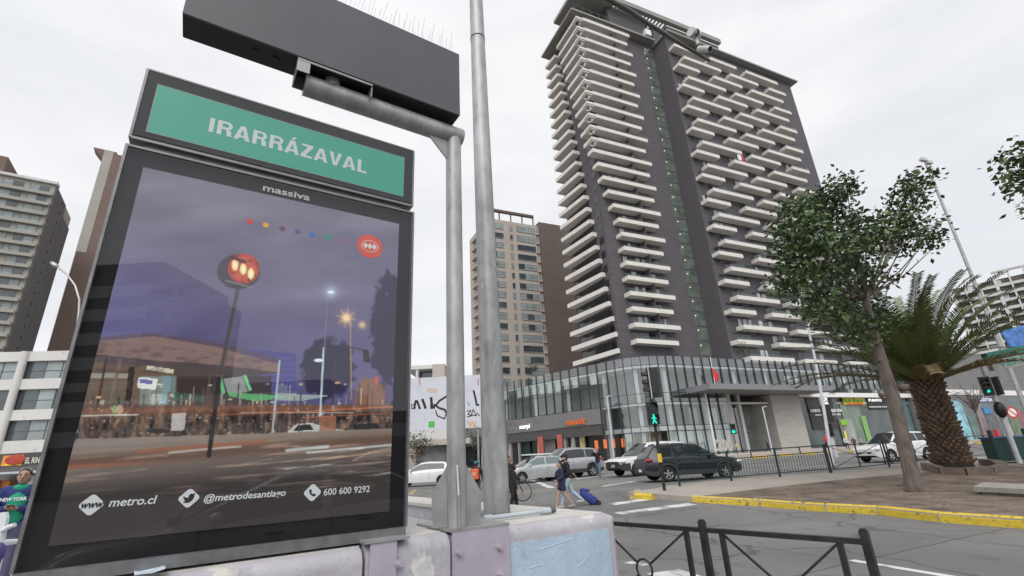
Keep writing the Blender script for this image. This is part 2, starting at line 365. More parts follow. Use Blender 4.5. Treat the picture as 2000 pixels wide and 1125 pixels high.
for p, q, wd in [((1206, 1003), (1352, 984), .42), ((1195, 985), (1345, 963), .40), ((1040, 938), (1078, 953), .35), ((1662, 1094), (1990, 1148), .13), ((1125, 935), (1250, 921), .35),
                 ((1175, 950), (1240, 940), .3), ((1226, 1098), (1262, 1104), .16), ((1295, 1116), (1400, 1150), .5), ((1010, 938), (1045, 934), .3), ((1560, 915), (1640, 906), .14)]: stripe(p, q, wd)
for p, q, wd in [((800, 966), (812, 956), .22), ((1020, 962), (1180, 944), .14), ((1090, 968), (1200, 957), .14), ((800, 958), (880, 962), .14), ((1235, 975), (1245, 955), .2)]: stripe(p, q, wd, 'paint_y')
# raised forecourt of the tower and its yellow-edged kerb
fc = [T(-26, 21)[:2], T(75, 21)[:2], T(75, -2)[:2], T(-20, -2)[:2], T(-60, -60)[:2], T(-75, -50)[:2], T(-33, 9)[:2]]
M['forecourt'] = mat('forecourt_paving', (.40, .35, .31), .85, var=.08, scale=2)
sheet('forecourt', [tuple(p) for p in fc], .5, M['forecourt'], cuts=3)
mb = MB(); 
for a in range(-18, 50, 4): mb.obox(T(a, 21.02, .2), E1*1.9, NN*.16, UP*.5)
mb.build('kerb', M['yellow'], kind='structure')
# far pavements left
M['pave2'] = mat('grey_paving', (.27, .26, .25), .9, var=.1, scale=2)
sheet('left_pavement', [(-60, 8), (-6.2, 4.5), (-4.6, 8.2), (-20, 30), (-40, 60), (-60, 60)], .1, M['pave2'], cuts=3)
sheet('far_pavement', [(-60, 46), (-14, 46), (-2, 52), (-8, 75), (-60, 75)], .16, M['pave2'], cuts=3)

# ================================================================ SETTING: the dark tower
def brick_dark(name, c, var=.16):
    m = mat(name, c, .8, var=var, scale=1.0, stretch=(.35, .35, 5), detail=8)
    t = m.node_tree; l = t.links.new; b = t.nodes['Principled BSDF']; base = b.inputs['Base Color'].links[0].from_socket
    tc = t.nodes.new('ShaderNodeTexCoord'); sp = t.nodes.new('ShaderNodeSeparateXYZ'); w_ = t.nodes.new('ShaderNodeMath'); w_.operation = 'MULTIPLY'; w_.inputs[1].default_value = 1/1.3
    fr = t.nodes.new('ShaderNodeMath'); fr.operation = 'FRACT'; gt = t.nodes.new('ShaderNodeMath'); gt.operation = 'GREATER_THAN'; gt.inputs[1].default_value = .94
    x = t.nodes.new('ShaderNodeMixRGB'); x.inputs[2].default_value = tuple(k*1.35 for k in c)+(1,)
    l(tc.outputs['Object'], sp.inputs[0]); l(sp.outputs[2], w_.inputs[0]); l(w_.outputs[0], fr.inputs[0]); l(fr.outputs[0], gt.inputs[0])
    sc_ = t.nodes.new('ShaderNodeMath'); sc_.operation = 'MULTIPLY'; sc_.inputs[1].default_value = .5; l(gt.outputs[0], sc_.inputs[0])
    l(sc_.outputs[0], x.inputs[0]); l(base, x.inputs[1]); l(x.outputs[0], b.inputs['Base Color']); return m
M['brick'] = brick_dark('dark_brick', (.088, .080, .089))
M['balc'] = mat('balcony_render', (.635, .605, .565), .8, var=.06, scale=.8, stretch=(1, 1, .3))
M['soffit'] = mat('eave_concrete', (.27, .26, .245), .8, var=.08, scale=.6)
M['railglass'] = glass('railing_glass', (.72, .8, .82))
M['stairglass'] = mat('stair_glass', (.115, .14, .12), .12, var=.45, scale=.5, spec=.9)
M['lampon'] = mat('lit_lamp', (1, .86, .6), .5, var=0, emit=1.2)
M['curtain'] = mat('curtain', (.5, .5, .5), .9, var=.1, scale=4, stretch=(8, 8, .3))
M['winframe'] = mat('window_frame', (.10, .10, .105), .5, var=0)
tower = thing('apartment_tower', T(0, 0, 0), 'tall dark brick apartment tower with rows of long white balconies', 'building')
tw = MB(); tw.obox(T(-17, -11.5, .3), E1*19, NN*11.5, UP*85.2)
tw.obox(T(2.0, -16, .3), E1*38.7, NN*19.96, UP*84.4)
tw.build('wall', M['brick'], tower)
# roof slabs, penthouse and pergola
rf = MB(); rf.obox(T(1.6, -16.3, 84.7), E1*40.6, NN*21.5, UP*.38); rf.obox(T(-19.5, -11.5, 85.5), E1*21.0, NN*13.1, UP*.4)
roof = rf.build('roof', M['soffit'], tower)
ph = MB(); ph.obox(T(-9, -13, 86.25), E1*10.6, NN*13.1, UP*7.0); ph.obox(T(2.2, -13, 85.6), E1*20, NN*13.8, UP*5.2); ph.build('penthouse', M['brick'], tower)
ph = MB(); ph.obox(T(-15.8, -9, 86.25), E1*6.8, NN*7, UP*3.6); ph.build('penthouse_glazing', M['glassdark'], tower)
pg = MB(); pg.obox(T(-17.6, -8, 92.6), E1*9.4, NN*9.6, UP*.8); pg.obox(T(-8.2, 1.2, 92.4), E1*30.5, NN*.9, UP*1.2)
for i in range(16): pg.obox(T(-8+i*.95, -6, 92.5), E1*.22, NN*7.3, UP*.5)
pg.obox(T(6.5, -9, 91.4), E1*16, NN*10, UP*1.1); pg.build('pergola', M['soffit'], tower)
pg = MB()
for i in range(10): pg.obox(T(-18.6+i*2.0, 1.3, 86.25), E1*.06, NN*.06, UP*1.1)
pg.obox(T(-18.8, 1.28, 87.3), E1*20, NN*.08, UP*.06); pg.build('roof_railing', M['winframe'], tower)
fl = MB(); fl.obox(T(-.9, .9, 86.3), E1*1.5, NN*.9, UP*1.5); fl.build('roof_cabinet', M['white'], tower)
# stair strip with a lamp on each landing
for i in range(26):
    z = 16.6+2.62*i; s = MB(); s.obox(T(-.75, -.05, z), E1*2.7, NN*.10, UP*2.25); p = s.build('stair_window', M['stairglass'], tower)
    s = MB(); s.ball(T(-.2, .08, z+1.75), .085, 8, 6); s.build('lamp', M['lampon'], p)
M['potplant'] = mat('pot_plant', (.05, .085, .035), .8, var=.5, scale=3)
def balcony(u0, u1, n, zt, door=True, nm='balcony', dep=1.65, seed=0, rail=True, L=None):
    rng = random.Random(seed); b = MB()
    zt += rng.uniform(-.03, .03)
    if L is None:
        b.obox(T(u0, n+.01, zt-.71), E1*(u1-u0), NN*(dep-.01), UP*.24)
        b.obox(T(u0, n+dep-.14, zt-.47), E1*(u1-u0), NN*.14, UP*.47)
        b.obox(T(u0, n+.01, zt-.47), E1*.14, NN*(dep-.15), UP*.47); b.obox(T(u1-.14, n+.01, zt-.47), E1*.14, NN*(dep-.15), UP*.47)
    p = b.build(nm, M['balc'], tower)
    if rail:
        r = MB(); r.poly([T(u0+.05, n+dep-.06, zt), T(u1-.05, n+dep-.06, zt), T(u1-.05, n+dep-.06, zt+.42), T(u0+.05, n+dep-.06, zt+.42)]); r.build('railing_glass', M['railglass'], p)
    if door:
        d = MB(); w0 = u0+.5+rng.random()*.4; w1 = u1-.5-rng.random()*.6; h = 2.0
        d.m = 0; d.obox(T(w0, n-.05, zt-.45), E1*(w1-w0), NN*.09, UP*h)
        k = max(2, int((w1-w0)/1.25)); d.m = 1
        for i in range(k+1): d.obox(T(w0+(w1-w0-.07)*i/k, n, zt-.45), E1*.07, NN*.06, UP*h)
        d.m = 2
        for i in range(k):
            if rng.random() < .3: a = w0+(w1-w0)*i/k+.1; d.obox(T(a, n+.02, zt-.4), E1*((w1-w0)/k*rng.uniform(.3, .85)), NN*.03, UP*(h-.1))
        d.build('glazed_door', [M['glassdark'], M['winframe'], M['curtain']], p)
    if rng.random() < .35 and zt < 62:
        c = MB(); x = u0+.4+rng.random()*(u1-u0-1.2); h = rng.uniform(.2, .7); c.ball(T(x, n+dep-.45, zt+.1+h*.3), (.3, .3, h), 7, 5); c.build('potted_plant', M['potplant'], p)
    return p
D4 = 3.96
for j in range(13):
    z = 78.4-5.24*j
    for q, (a, b) in enumerate([(4.3, 14.7), (17.4, 26.0), (29.5, 35.0)]): balcony(a, b, D4, z, seed=j*10+q)
for j in range(12):
    z = 75.85-5.24*j
    for q, (a, b) in enumerate([(2.25, 8.0), (11.9, 20.3), (23.1, 33.3)]): balcony(a, b, D4, z, seed=300+j*10+q)
for q, (a, b, z) in enumerate([(2.25, 8.0, 81.0), (12.2, 20, 81.0), (23, 33.2, 81.1)]): balcony(a, b, D4, z, seed=700+q)
for j in range(26):          # small windows beside the balconies
    z = 16.9+2.62*j; wu = [2.9, 27.3, 36.8] if j % 2 == 0 else [9.0, 21.4, 34.6]
    for u in wu:
        s = MB(); s.m = 0; s.obox(T(u, D4-.05, z-.1), E1*1.0, NN*.08, UP*1.35); s.m = 1
        s.obox(T(u-.04, D4-.02, z-.14), E1*1.08, NN*.08, UP*.06); s.obox(T(u+.47, D4, z-.08), E1*.06, NN*.05, UP*1.3); s.build('window', [M['glassdark'], M['winframe']], tower)
for i in range(26):          # stack at the corner, wrapping round it higher up
    z = 84.2-2.635*i; ue = -5.6 if i % 2 == 0 else -6.55
    us = -14.9 if z < 38.5 else (-14.9-(z-38.5)*.27 if z < 54 else -18.5)
    p = balcony(us if z < 54 else -17.0, ue, 0, z, nm='corner_balcony', seed=900+i)
    um = (-14.9+ue)/2+.8; d = MB(); d.obox(T(um, .02, z), E1*.12, NN*1.3, UP*1.85); d.build('divider', M['brick'], p)
    if z >= 54:              # L-shaped part round the corner with its open square well
        wv = 1.0+(z-54)/30*5.6; d = MB()
        d.obox(T(-18.5, -wv, z-.75), E1*1.45, NN*(wv-.05), UP*.28); d.obox(T(-18.5, -wv, z-.47), E1*.14, NN*(wv+1.5), UP*.47)
        d.obox(T(-18.36, 1.36, z-.47), E1*1.36, NN*.14, UP*.47); d.obox(T(-18.36, -wv, z-.47), E1*1.3, NN*.14, UP*.47)
        d.obox(T(-18.36, 1.0, z-.75), E1*1.36, NN*.36, UP*.28); d.obox(T(-18.36, -.05, z-.75), E1*.36, NN*1.05, UP*.28)
        d.build('return', M['balc'], p)
for i in range(26):          # stack on the left flank
    z = 83.0-2.635*i; vn = max(.25, 7.6*min(1, max(0, (z-18)/62))**1.0); v1 = 11.3
    f = (v1-vn)/11.0; off0 = .35+1.15*min(1, max(0, (z-17)/40)); b = MB()
    a_, b_, c_, d_ = T(-17, -vn), T(-17-off0, -vn), T(-18.9, -v1), T(-17, -v1)
    b.prism([a_+UP*(z-.75), b_+UP*(z-.75), c_+UP*(z-.75), d_+UP*(z-.75)], UP*.28)
    e = nrm(c_-b_); s = V(-e[1], e[0], 0)
    if s@E1 < 0: s = -s
    b.obox(b_+UP*(z-.47), c_-b_, s*.14, UP*.47); b.obox(a_+UP*(z-.47), b_-a_+E1*.01, -NN*.14, UP*.47); b.obox(d_+UP*(z-.47), c_-d_, NN*.14, UP*.47)
    p = b.build('flank_balcony', M['balc'], tower)
    d = MB(); d.obox(T(-17.05, -v1+.5, z-.45), E1*.09, NN*(v1-vn-1.2), UP*2.0); d.build('glazed_door', M['glassdark'], p)
    if z < 64: s = MB(); s.obox(T(-17.05, -1.9, z-.1), E1*.09, NN*1.2, UP*1.3); s.build('flank_window', M['glassdark'], tower)

# ---------------------------------------------------------------- podium with curtain wall
M['cw'] = glass('curtain_glass', (.82, .90, .90), 2.3, wav=.06)
M['fin'] = mat('dark_mullion', (.055, .062, .065), .4, .4, var=.1)
M['slab'] = mat('pale_floor_edge', (.52, .53, .52), .7, var=.06)
M['inside'] = mat('grey_interior', (.25, .26, .255), .9, var=.5, scale=.25, detail=3)  # mottled mid grey for room backs and doors
M['greyclad'] = mat('grey_cladding', (.17, .165, .17), .55, var=.08, scale=.5)
M['concrete'] = mat('fair_faced_concrete', (.40, .39, .36), .85, var=.1, scale=.5, stretch=(1, 1, 4), bump=.05)
podium = thing('podium_building', T(-10, 10, 0), 'low glass fronted shopping podium with dark fins wrapping the foot of the tower', 'building')
LW = V(-.7085, .7057, 0); LA = Zp(1161, 712, 13.7)          # left wing runs back to the left
LA[2] = 0
corner_n = nrm(V(-LW[1], LW[0], 0)); corner_n = corner_n if corner_n@V(0, -1, 0) > 0 else -corner_n
def isect(p, d, q, e):
    A = np.array([[d[0], -e[0]], [d[1], -e[1]]]); t = np.linalg.solve(A, (q-p)[:2]); return p+d*t[0]
PC = isect(LA, LW, T(0, 10), E1); PC[2] = 0
path = []
for i in range(36): path.append(PC+LW*(5.5+1.65*(35-i)))
A0, B0 = PC+LW*5.5, PC+E1*5.5
for i in range(1, 8):
    t = i/8; path.append(A0*(1-t)**2+2*PC*t*(1-t)+B0*t*t)
for i in range(0, 46): path.append(PC+E1*(5.5+1.65*i))
ZT, ZB = 13.75, .3
def run_wall(mb, i0, i1, off, z0, z1):       # a wall strip along the facade path, set back by off
    for i in range(i0, i1):
        a, b = path[i], path[i+1]; d = nrm(b-a); s = V(-d[1], d[0], 0); s = s if s@V(0, 1, 0) > 0 else -s
        mb.poly([a+s*off+UP*z0, b+s*off+UP*z0, b+s*off+UP*z1, a+s*off+UP*z1])
CANI = 43+4                                  # bay where the entrance canopy starts
def bay(i, z0, levels):
    a, b = path[i], path[i+1]; d = nrm(b-a); o = V(-d[1], d[0], 0); o = o if o@V(0, -1, 0) > 0 else -o
    p = MB(); p.poly([a+UP*z0, b+UP*z0, b+UP*ZT, a+UP*ZT]); w_ = p.build('window', M['cw'], podium)
    m = MB(); m.obox(a-d*.04+UP*z0-o*.02, d*.07, o*.20, UP*(ZT-z0+.05))
    for z in levels: m.obox(a+d*.04+UP*(z-.03), b-a-d*.08, o*.05, UP*.06)
    m.build('mullion', M['fin'], w_)
NB = len(path)-1; R0 = 43                     # R0: first bay of the straight right wing
iCa = R0+5                                    # canopy from here on (upper storey only)
for i in range(NB):
    if i < 34: bay(i, 7.7, (7.75, 10.4, 12.6))
    elif i < iCa: bay(i, .5, (4.1, 4.75, 7.7, 8.9, 12.6))
    else: bay(i, 9.7, (9.75, 12.6))
s = MB(); s.m = 0
for z0, z1 in ((12.35, 12.65), (7.45, 7.7)): run_wall(s, 0, NB, .5, z0, z1)
run_wall(s, 34, iCa, .5, 4.15, 4.7)
s.build('floor_edge', M['slab'], podium)
s = MB()
for z in (12.4, 7.6, 4.2):
    for i in range(0 if z > 7 else 33, NB if z > 7 else iCa):
        a, b = path[i], path[i+1]; d = nrm(b-a); q = V(-d[1], d[0], 0); q = q if q@V(0, 1, 0) > 0 else -q
        s.poly([a+q*.5+UP*z, b+q*.5+UP*z, b+q*5.5+UP*z, a+q*5.5+UP*z])
s.build('ceiling', M['slab'], podium)
s = MB(); run_wall(s, 0, NB, 4.2, .3, 12.35); s.build('back_wall', M['inside'], podium)
for i in range(2, NB, 4):                     # columns and blinds seen through the glass
    a = path[i]; d = nrm(path[i+1]-a); q = V(-d[1], d[0], 0); q = q if q@V(0, 1, 0) > 0 else -q
    s = MB(); s.obox(a+q*1.0+UP*.4, d*.5, q*.5, UP*11.9); s.build('column', M['slab'], podium)
M['blind'] = mat('white_blind', (.55, .55, .53), .8, var=.1)
rng = random.Random(5)
for i in range(0, NB):
    a, b = path[i], path[i+1]; d = nrm(b-a); q = V(-d[1], d[0], 0); q = q if q@V(0, 1, 0) > 0 else -q
    h = 0; 
    if i < 34 and rng.random() < .8: h = rng.choice([1.2, 1.3, 1.4])
    elif i >= iCa+8 and rng.random() < .5: h = rng.uniform(.5, 1.1)
    if h: s = MB(); s.obox(a+q*.35+d*.15+UP*(12.3-h-(0 if i < 34 else .7)), (b-a)*.8, q*.02, UP*h); s.build('blind', M['blind'], podium)
for i in range(36, iCa):                       # white sheets behind the lower corner glazing
    if i in (37, 38, 39, 40): continue
    a, b = path[i], path[i+1]; d = nrm(b-a); q = V(-d[1], d[0], 0); q = q if q@V(0, 1, 0) > 0 else -q
    s = MB(); s.obox(a+q*.4+d*.06+UP*.5, (b-a)*.93, q*.02, UP*3.5); s.build('blind', M['blind'], podium)
# left wing: grey band over the shops
LD = -LW
s = MB(); s.obox(path[0]+UP*5.6+corner_n*.12, path[34]-path[0], -corner_n*.6, UP*2.05); s.build('cladding_band', M['greyclad'], podium)
s = MB(); s.obox(path[0]+UP*4.2+corner_n*.02, path[34]-path[0], -corner_n*.5, UP*1.38); s.build('shop_fascia', mat('dark_fascia', (.07, .068, .068), .5), podium)
def onL(x, y, off=.1): return Pl(x, y, path[0]+corner_n*off, corner_n)
def onR(x, y, off=.0): return Pl(x, y, T(0, 10+off), NN)
for px in (994, 1010, 1100, 1117):
    s = MB(); c = onL(px, 860, .0); c[2] = .4; s.obox(c-corner_n*.1, LD*.28, -corner_n*.3, UP*3.9); s.build('shop_column', M['soffit'], podium)
s = MB(); run_wall(s, 0, 35, 1.1, .4, 4.3); s.build('shopfront', M['glassdark'], podium)
def panel(px, off, m, parent, name, fn=onL, th=.05):   # flat panel seen at photographed corners TL, BR on a facade
    (x0, y0), (x1, y1) = px; a, b = fn(x0, y0, off), fn(x1, y1, off)
    ax = LD if fn is onL else E1; nv = corner_n if fn is onL else NN
    w_ = (b-a)@ax; mb = MB(); mb.obox(V(a[0], a[1], b[2]), ax*w_, -nv*th, UP*(a[2]-b[2])); return mb.build(name, m, parent)
M['redsign'] = mat('red_print', (.42, .10, .08), .6, var=.35, scale=5); M['orangesign'] = mat('orange_sign', (.60, .14, .03), .5, var=.2, emit=.12)
M['warm'] = mat('warm_shop_interior', (.45, .36, .2), .8, var=.5, scale=.6)
for px in (((1050, 853), (1062, 888)), ((1087, 849), (1100, 888))): panel(px, .2, M['redsign'], podium, 'poster')
panel(((1018, 858), (1036, 888)), -.8, M['greenmetal'], podium, 'shop_door'); panel(((1063, 856), (1086, 888)), -.9, M['inside'], podium, 'shop_door'); panel(((1131, 848), (1144, 878)), -.6, M['warm'], podium, 'shop_window')
for px in ((1162, 860), (1179, 858), (1195, 857), (1214, 856)):   # orange price posters inside the corner shop
    c = Pl(px[0]+3, px[1]+9, PC-nrm(corner_n+NN)*1.6+V(0, .8, 0), nrm(corner_n+NN)); e = nrm(np.cross(UP, nrm(corner_n+NN))); e = e if e[0] > 0 else -e
    s = MB(); s.obox(c-e*.22-UP*.55, e*.44, -nrm(corner_n+NN)*.03, UP*1.1); s.build('poster', M['orangesign'], podium)
s = MB(); a = path[36]; b = path[40]; d = b-a; q = -nrm(corner_n+NN); s.obox(a+q*2.6+UP*.5, d*1.1, q*.1, UP*3.4); s.build('ochre_back_wall', M['warm'], podium)  # mottled ochre panel behind the corner glazing
def sign(text, tl, tr, base_y, cap_px, m, parent, fn, off=.25, depth=.06, bold=.02, shear=0):
    a = fn(tl, base_y[0], off); b = fn(tr, base_y[1], off); c = fn(tl, base_y[0]-cap_px, off)
    mb = MB(); nv = corner_n if fn is onL else NN
    ax = LD if fn is onL else E1
    text_on(mb, text, a, ax, UP, (b-a)@ax, c[2]-a[2], bold, depth, nv, shear); return mb.build('lettering', m, parent)
M['litwhite'] = mat('lit_white_letter', (.9, .9, .9), .5, var=0, emit=.5)
sign('scorpi', 1015, 1035, (838, 836), 9, M['litwhite'], podium, onL, .3)
sign('maxsit', 1105, 1143, (831, 822), 13, M['orangesign'], podium, onL, .3, shear=.2)
# entrance canopy, recessed hall, columns and concrete wall
s = MB(); s.obox(T(-14.9, 6, 8.75), E1*24.5, NN*8.2, UP*.72); s.build('entrance_canopy', mat('grey_canopy', (.20, .195, .21), .5, var=.05), podium)
s = MB(); s.obox(T(-12.8, 4.4, .5), E1*14, NN*.2, UP*8.2); s.build('entrance_hall', M['inside'], podium)
for i in range(10):
    a = -12.6+i*1.15; s = MB(); s.m = 0; s.poly([T(a, 7, .5), T(a+1.15, 7, .5), T(a+1.15, 7, 7.4), T(a, 7, 7.4)]); s.m = 1
    s.obox(T(a-.04, 6.95, .5), E1*.08, NN*.12, UP*6.9); s.obox(T(a, 6.96, 3.6), E1*1.1, NN*.08, UP*.07); s.build('entrance_glazing', [M['cw'], M['fin']], podium)
s = MB(); s.obox(T(-14.8, 6.9, 7.4), E1*15, NN*.3, UP*1.3); s.build('lintel', mat('dark_lintel', (.05, .045, .045), .6), podium)
for u in (-7.8,): s = MB(); s.obox(T(u, 9.2, .5), E1*.75, NN*.75, UP*8.24); s.build('entrance_column', M['concrete'], podium)
s = MB(); s.tube([T(-12.2, 10.6, .5), T(-12.2, 10.6, 8.7)], .14, 10); s.build('slim_column', M['white'], podium)
s = MB(); s.obox(T(.9, 4, .5), E1*6.2, NN*6.0, UP*8.2); s.build('concrete_wall', M['concrete'], podium)
s = MB(); s.obox(T(7.1, 3, 8.4), E1*58, NN*7.25, UP*.68); s.build('white_band', M['white'], podium)
s = MB(); s.obox(T(-13, 13, .5), E1*9.5, NN*.5, UP*.35); s.build('planter_edge', M['concrete'], podium)
for k_, ch in enumerate('200'):
    s = MB(); text_on(s, ch, onR(1400+k_*10.5, 880, 2.2), E1, UP, .95, 1.35, .03, .12, NN); s.build('lettering', mat('pale_metal_letter', (.42, .40, .37), .5), podium)
# right wing shops
M['shopdark'] = mat('dark_shop_panel', (.035, .032, .032), .5, var=.1); M['shopglass'] = mat('shop_glass', (.05, .07, .07), .1, var=.5, scale=.35, spec=.8)
s = MB(); s.obox(T(7.1, 5.5, .5), E1*58, NN*4.0, UP*7.9); s.build('shop_wall', M['shopglass'], podium)
panel(((1573, 775), (1640, 838)), -.35, M['shopdark'], podium, 'shop_panel', onR, .1); panel(((1692, 774), (1735, 800)), -.35, M['shopdark'], podium, 'shop_panel', onR, .1)
panel(((1644, 774), (1690, 790)), -.2, mat('yellow_sign', (.75, .48, .03), .5), podium, 'shop_sign', onR, .1)
panel(((1640, 790), (1700, 872)), -.4, mat('pale_green_glass', (.16, .22, .17), .2, var=.4, scale=1.2, stretch=(1, 1, .2)), podium, 'shop_window', onR, .05)
panel(((1637, 818), (1678, 872)), -.3, M['inside'], podium, 'shop_door', onR, .05)
panel(((1641, 820), (1657, 830)), -.2, mat('lime_print', (.22, .45, .04), .5, var=.2), podium, 'poster', onR, .03); panel(((1648, 842), (1655, 856)), -.2, mat('yellow_print', (.75, .7, .05), .5), podium, 'poster', onR, .03)
panel(((1690, 812), (1697, 868)), -.25, mat('lime_pillar', (.2, .4, .12), .5), podium, 'pillar', onR, .05)
sign('YOY', 1603, 1617, (783, 783), 7, M['litwhite'], podium, onR, .1); sign('YOA', 1603, 1618, (789.5, 789.5), 5.5, M['litwhite'], podium, onR, .1)
sign('ALIMENTACION A MEJOR VIDA', 1583, 1644, (805, 803), 6, M['letter_white'], podium, onR, -.2)
sign('MASCOTAS', 1592, 1607, (812, 812), 3, M['letter_white'], podium, onR, -.2); sign('TODO - BIO', 1620, 1642, (811, 811), 3, M['letter_white'], podium, onR, -.2)
sign('Bob Bury', 1648, 1688, (784, 784), 6, mat('green_letter', (.03, .22, .03), .5), podium, onR, .0, bold=.04); sign('EXPRESS', 1658, 1686, (790, 790), 4, M['orangesign'], podium, onR, .0)
sign('PUNTO', 1697, 1722, (784, 784), 5, M['litwhite'], podium, onR, .0); sign('COMIDA SANA Y RICA', 1697, 1733, (796, 794), 2.6, M['letter_white'], podium, onR, -.2)
for u in (29, 36, 44): s = MB(); s.obox(T(u, 8.5, 9.1), E1*1.2, NN*.9, UP*1.0); s.build('rooftop_unit', M['alu'], podium)
for px in (1790, 1800): pass
panel(((1735, 775), (1800, 880)), -.3, mat('teal_shop', (.10, .17, .18), .15, var=.5, scale=.4), podium, 'shop_window', onR, .05)
panel(((1760, 738), (1790, 752)), .3, mat('blue_mural', (.05, .35, .5), .5, var=.5, scale=1.5), podium, 'mural', onR, .05)
# ================================================================ FOREGROUND: lightbox poster on the station wall
DA = hd(56.4); DN = V(DA[1], -DA[0], 0); BL = Yp(30, 1115, 2.0); BL0 = V(BL[0], BL[1], 0)
def S(s, n, z): return BL0+DA*s+DN*n+UP*z            # along the wall, out towards the street, height
def toS(p): q = np.array(p)-BL0; return q@DA, q@DN, p[2]
def onS(x, y, n=0.): return Pl(x, y, S(0, n, 0), DN)
M['blackgloss'] = mat('black_enamel', (.012, .012, .014), .7, var=0, spec=.1)
M['steelpaint'] = mat('grey_steel_trim', (.19, .19, .195), .4, .5, var=.15, scale=14, rvar=.1)
M['pane'] = glass('front_glass', (.97, .98, .98), 1.5)
panel_t = thing('advertising_panel', S(.75, 0, 1.2), 'big dark framed poster case with a dusk street print and green name board on top', 'poster case')
W0, W1, ZB0, ZT0 = 0.0, 1.512, 1.20, 3.09
fr = MB()
fr.obox(S(W0, -.13, ZB0), DA*(W1-W0), DN*.125, UP*(ZT0-ZB0))
fr.build('case', M['blackgloss'], panel_t)
fr = MB()                                              # slim metal edge
fr.obox(S(W0-.012, -.125, ZB0-.002), DA*.012, DN*.15, UP*(ZT0-ZB0+.014)); fr.obox(S(W1, -.125, ZB0-.002), DA*.012, DN*.15, UP*(ZT0-ZB0+.014))
fr.obox(S(W0, -.125, ZT0), DA*(W1-W0), DN*.15, UP*.012); fr.obox(S(W0, -.125, ZB0-.05), DA*(W1-W0), DN*.158, UP*.048)
fr.build('frame', M['steelpaint'], panel_t)
g_ = MB(); g_.poly([S(W0+.002, .018, ZB0), S(W1-.002, .018, ZB0), S(W1-.002, .018, ZT0), S(W0+.002, .018, ZT0)]); g_.build('pane', M['pane'], panel_t)
# --- the printed dusk street picture: a colour attribute on a fine grid (the print's own ink)
PX0, PX1, PZ0, PZ1 = .076, 1.428, 1.279, 3.0
nu, nv_ = 380, 480
uu = np.linspace(0, 1, nu); vv = np.linspace(0, 1, nv_); Ug, Vg = np.meshgrid(uu, vv)
pts = BL0[None, None]+DA*(PX0+(PX1-PX0)*Ug)[..., None]+UP*(PZ0+(PZ1-PZ0)*Vg)[..., None]
cc = (pts-EYEP)@CAMM                                   # where each ink dot stands in the photographed layout of the print
X = 1000+F*cc[..., 0]/-cc[..., 2]; Yy = 562.5-F*cc[..., 1]/-cc[..., 2]
rs = np.random.RandomState(3)
def vnoise(x, y, seed=0):
    r = np.random.RandomState(seed).rand(64, 64); xi = np.floor(x).astype(int); yi = np.floor(y).astype(int); fx = x-xi; fy = y-yi
    fx = fx*fx*(3-2*fx); fy = fy*fy*(3-2*fy); q = lambda a, b: r[a % 64, b % 64]
    return (q(xi, yi)*(1-fx)+q(xi+1, yi)*fx)*(1-fy)+(q(xi, yi+1)*(1-fx)+q(xi+1, yi+1)*fx)*fy
def fbm(x, y, seed=0): return sum(vnoise(x*2**k, y*2**k, seed+k)/2**(k+1) for k in range(4))/.94
INK = np.zeros(X.shape+(3,))
def put(c, a):
    global INK
    a = np.clip(a, 0, 1)[..., None]; c = np.array(c, float); INK = INK*(1-a)+c*a
def inpoly(ps):
    ins = np.zeros(X.shape, bool); n = len(ps)
    for i in range(n):
        (x0, y0), (x1, y1) = ps[i], ps[(i+1) % n]
        if y0 == y1: continue
        ins ^= ((y0 > Yy) != (y1 > Yy)) & (X < (x1-x0)*(Yy-y0)/(y1-y0)+x0)
    return ins.astype(float)
def seg(p, q, wd, soft=.8):
    (x0, y0), (x1, y1) = p, q; dx, dy = x1-x0, y1-y0; t = np.clip(((X-x0)*dx+(Yy-y0)*dy)/(dx*dx+dy*dy), 0, 1)
    return np.clip((wd/2-np.hypot(X-x0-t*dx, Yy-y0-t*dy))/soft+.5, 0, 1)
def blob(cx, cy, rx, ry, soft=1.): return np.clip((1-np.hypot((X-cx)/rx, (Yy-cy)/ry))*min(rx, ry)/soft+.5, 0, 1)
def glow(cx, cy, r): return np.exp(-((X-cx)**2+(Yy-cy)**2)/(2*r*r))
ht = np.clip((Yy-330)/430, 0, 1)
skyc = np.stack([112-30*ht, 108-32*ht, 122-4*ht], -1)
skyc += (fbm(X/160+Yy/300, Yy/52, 11)-.5)[..., None]*np.array([44, 42, 40])
put(skyc, np.ones(X.shape)); put((92, 92, 168), .38*np.clip((430-X)/260, 0, 1)*np.clip((Yy-430)/180, 0, 1))
put((82, 78, 126), .4*np.clip((Yy-560)/160, 0, 1))
# far block, trees
put((66, 62, 132), .75*inpoly([(472, 682), (578, 690), (578, 765), (460, 765)])); 
for k in range(6): put((92, 90, 160), .4*seg((482, 696+k*11), (572, 700+k*11), 2.5))
tn = fbm(X/14, Yy/14, 31); tree_ = lambda cx, cy, rx, ry, so, th: np.clip((blob(cx, cy, rx, ry, so)+tn-th)*4, 0, 1)*(np.hypot((X-cx)/rx, (Yy-cy)/ry) < 1.35)
put((44, 40, 62), .85*tree_(640, 720, 52, 58, 30, .85)); put((48, 44, 64), .8*tree_(765, 650, 42, 110, 30, .9))
put((40, 36, 44), .9*tree_(375, 735, 45, 40, 25, .8)); put((150, 92, 50), .7*tree_(722, 775, 28, 36, 20, .9))
